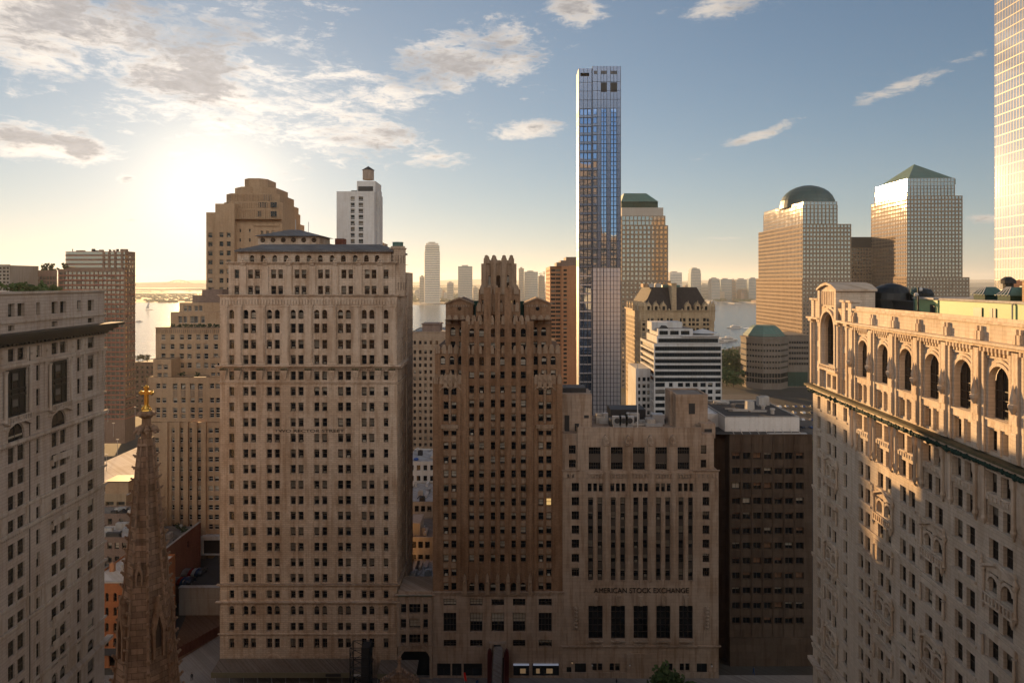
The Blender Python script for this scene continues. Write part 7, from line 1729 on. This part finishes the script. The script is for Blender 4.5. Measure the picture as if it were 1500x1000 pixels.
for i, (a, b, y, m) in enumerate(((981, 999.5, 399, 4), (1012, 1027, 393.5, 2), (1026, 1040, 417, 4), (1038, 1052, 418, 4), (1042, 1055, 408, 1), (1056, 1072, 409, 2), (1072, 1078, 410, 3), (1078, 1096, 409, 1), (1097, 1111, 408, 2), (1054, 1068, 427, 0), (1062, 1080, 428, 0), (1003, 1011, 418, 3), (985, 994, 420, 0), (1086, 1100, 424, 3), (1104, 1116, 419, 1))):
    nj(['white topped far tower right of the flat roofed tower', 'tall slim bluish far tower above the mansard roof', 'pale far block first beside the slim bluish tower', 'pale far block second beside the slim bluish tower', 'wide grey far tower left of the dark pair', 'dark glass far tower in the middle of the riverfront row', 'thin brown far tower in the middle of the riverfront row', 'broad grey far tower in the riverfront row', 'last bluish far tower next to the domed tower', 'low tan block before the riverfront row', 'second low tan block before the riverfront row', 'small brown far block right of the white topped tower', 'low tan far block below the white topped tower', 'low brown block at the right of the riverfront row', 'grey far block half hidden by the domed tower'][i], a, b, y, 3020+(i % 4)*60, m, None, (0, 1, 0)[i % 3])
for i in range(60):
    side = i % 3; p = rnd.uniform(606, 660) if side == 0 else (rnd.uniform(690, 805) if side == 1 else rnd.uniform(975, 1115)); w_ = rnd.uniform(3, 8)
    nj('small hazy low block among the town on the far shore', p, p+w_, rnd.uniform(423, 434), 2950+rnd.uniform(0, 900), rnd.randrange(5), 'low town blocks on the far shore', 0, 'far_block')
cr = thing('tower_crane', 'thin construction crane above the brown tower on the far shore', 'crane', (PX(797, 2900), 2900, 0)); q = MB(); q.tube((0, 0, 0), (0, 0, 128), 2.2, 4); q.build('mast', [dark], cr)
q = MB(); q.tube((-24, 0, 118), (52, 0, 122), 1.6, 4); q.tube((0, 0, 128), (40, 0, 122), .7, 4); q.tube((0, 0, 128), (-22, 0, 118), .7, 4); q.build('jib', [dark], cr)
for i, (px, ln) in enumerate(((1004, 90), (1030, 120), (1062, 80), (1098, 110), (628, 70), (668, 90), (700, 80))):
    pr_ = thing('pier', 'low dark pier reaching into the river from the far shore', 'pier', (PX(px, 2760), 2600, .1), 0, 'piers on the far shore'); q = MB(); q.box(-14, 14, 0, 150+ln, 0, 2.5); q.build('deck', [concrete], pr_)
    if i % 2: q = MB(); q.prism([(-12, 2.5), (12, 2.5), (12, 9), (0, 13), (-12, 9)], 10, ln); q.build('pier_shed', [nj_m[i % 5]], pr_)
br = thing('arch_bridge', 'faint distant steel arch bridge on the horizon at left', 'bridge', (PX(262, 8000), 8000, 0)); q = MB(); hw = 190
pt = lambda i: (-hw+2*hw*i/16, 0, 45+52*math.sin(math.pi*i/16))
for i in range(16): q.tube(pt(i), pt(i+1), 5, 6)
q.build('arch', [dark], br); q = MB(); q.box(-hw*2, hw*2, -6, 6, 44, 50); q.build('deck', [dark], br)
for i in range(1, 16, 2): q = MB(); q.tube((pt(i)[0], 0, 50), pt(i), 2, 5); q.build('hanger', [dark], br)
q = MB()
for i in range(2600):
    x = rnd.uniform(-3600, 1400); y = 2850+rnd.uniform(0, 1500) if x > -600 else 2800+rnd.uniform(0, 2600); q.blob((x, y, 4), rnd.uniform(5, 16), 0, 6, (1.6, 1.6, .6))
q.build('far_woods', [leaf_d], None, kind='stuff')
# ------------------------------------------------------------------ towers that stand behind the viewpoint along Broadway
for i, (x0, x1, y0, y1, zt, lab) in enumerate(((-26, 30, -70, -2.2, 112, 'office block the view is taken from'), (-120, -40, -70, -8, 112, 'tall stone block across the street south of the viewpoint'), (44, 130, -70, -8, 118, 'tall stone block north of the viewpoint'), (-60, -10, -160, -90, 150, 'high tower one street behind the viewpoint'), (30, 75, -190, -110, 190, 'highest tower behind and right of the viewpoint'))):
    t = thing('office_block', lab, 'building', ((x0+x1)/2, y0, 0)); q = MB(); w = (x1-x0)/2; q.box(-w, w, 0, y1-y0, 0, zt); q.build('wall', [ptop], t); q = MB()
    for k in range(int(zt/3.6)-1): q.box(-w+1, w-1, y1-y0+.01, y1-y0+.06, 3+3.6*k, 4.8+3.6*k)
    q.build('window_bands', [gl_dark], t); q = MB(); q.box(-w*.4, w*.4, 4, (y1-y0)*.6, zt, zt+4); q.build('roof_house', [concrete], t)
for x0, x1, lab in ((-144, -130, 'narrower tan slab building behind the roof of the tall tan tower'), (-120.5, -90, 'wider tan slab building behind the roof of the tall tan tower')):  # unseen slabs added as sun blockers; their gap passes a shaft of light
    plain_block('sun_blocker_slab', lab, 750+x0/.48, 750+x1/.48, 480, 356.2, 14, deco, lambda W: even(.3, W-.3, max(1, int(W/2.6)), 1.3), [(362+7*k, 366+7*k) for k in range(20)], blinds=.4)
# ------------------------------------------------------------------ haze over the whole place
hz = MB(); hz.box(-16000, 16000, -600, 17000, -1.2, 262)
mh = bpy.data.materials.new('haze'); mh.use_nodes = True; t = NT(mh.node_tree); t.n.clear()
v = t.node('ShaderNodeVolumePrincipled'); v.inputs['Color'].default_value = (.80, .87, .95, 1); v.inputs['Density'].default_value = HAZE; v.inputs['Anisotropy'].default_value = .35
o = t.node('ShaderNodeOutputMaterial'); t.l.new(v.outputs[0], o.inputs['Volume'])
link('haze', hz.mesh('haze', [mh]), kind='stuff')
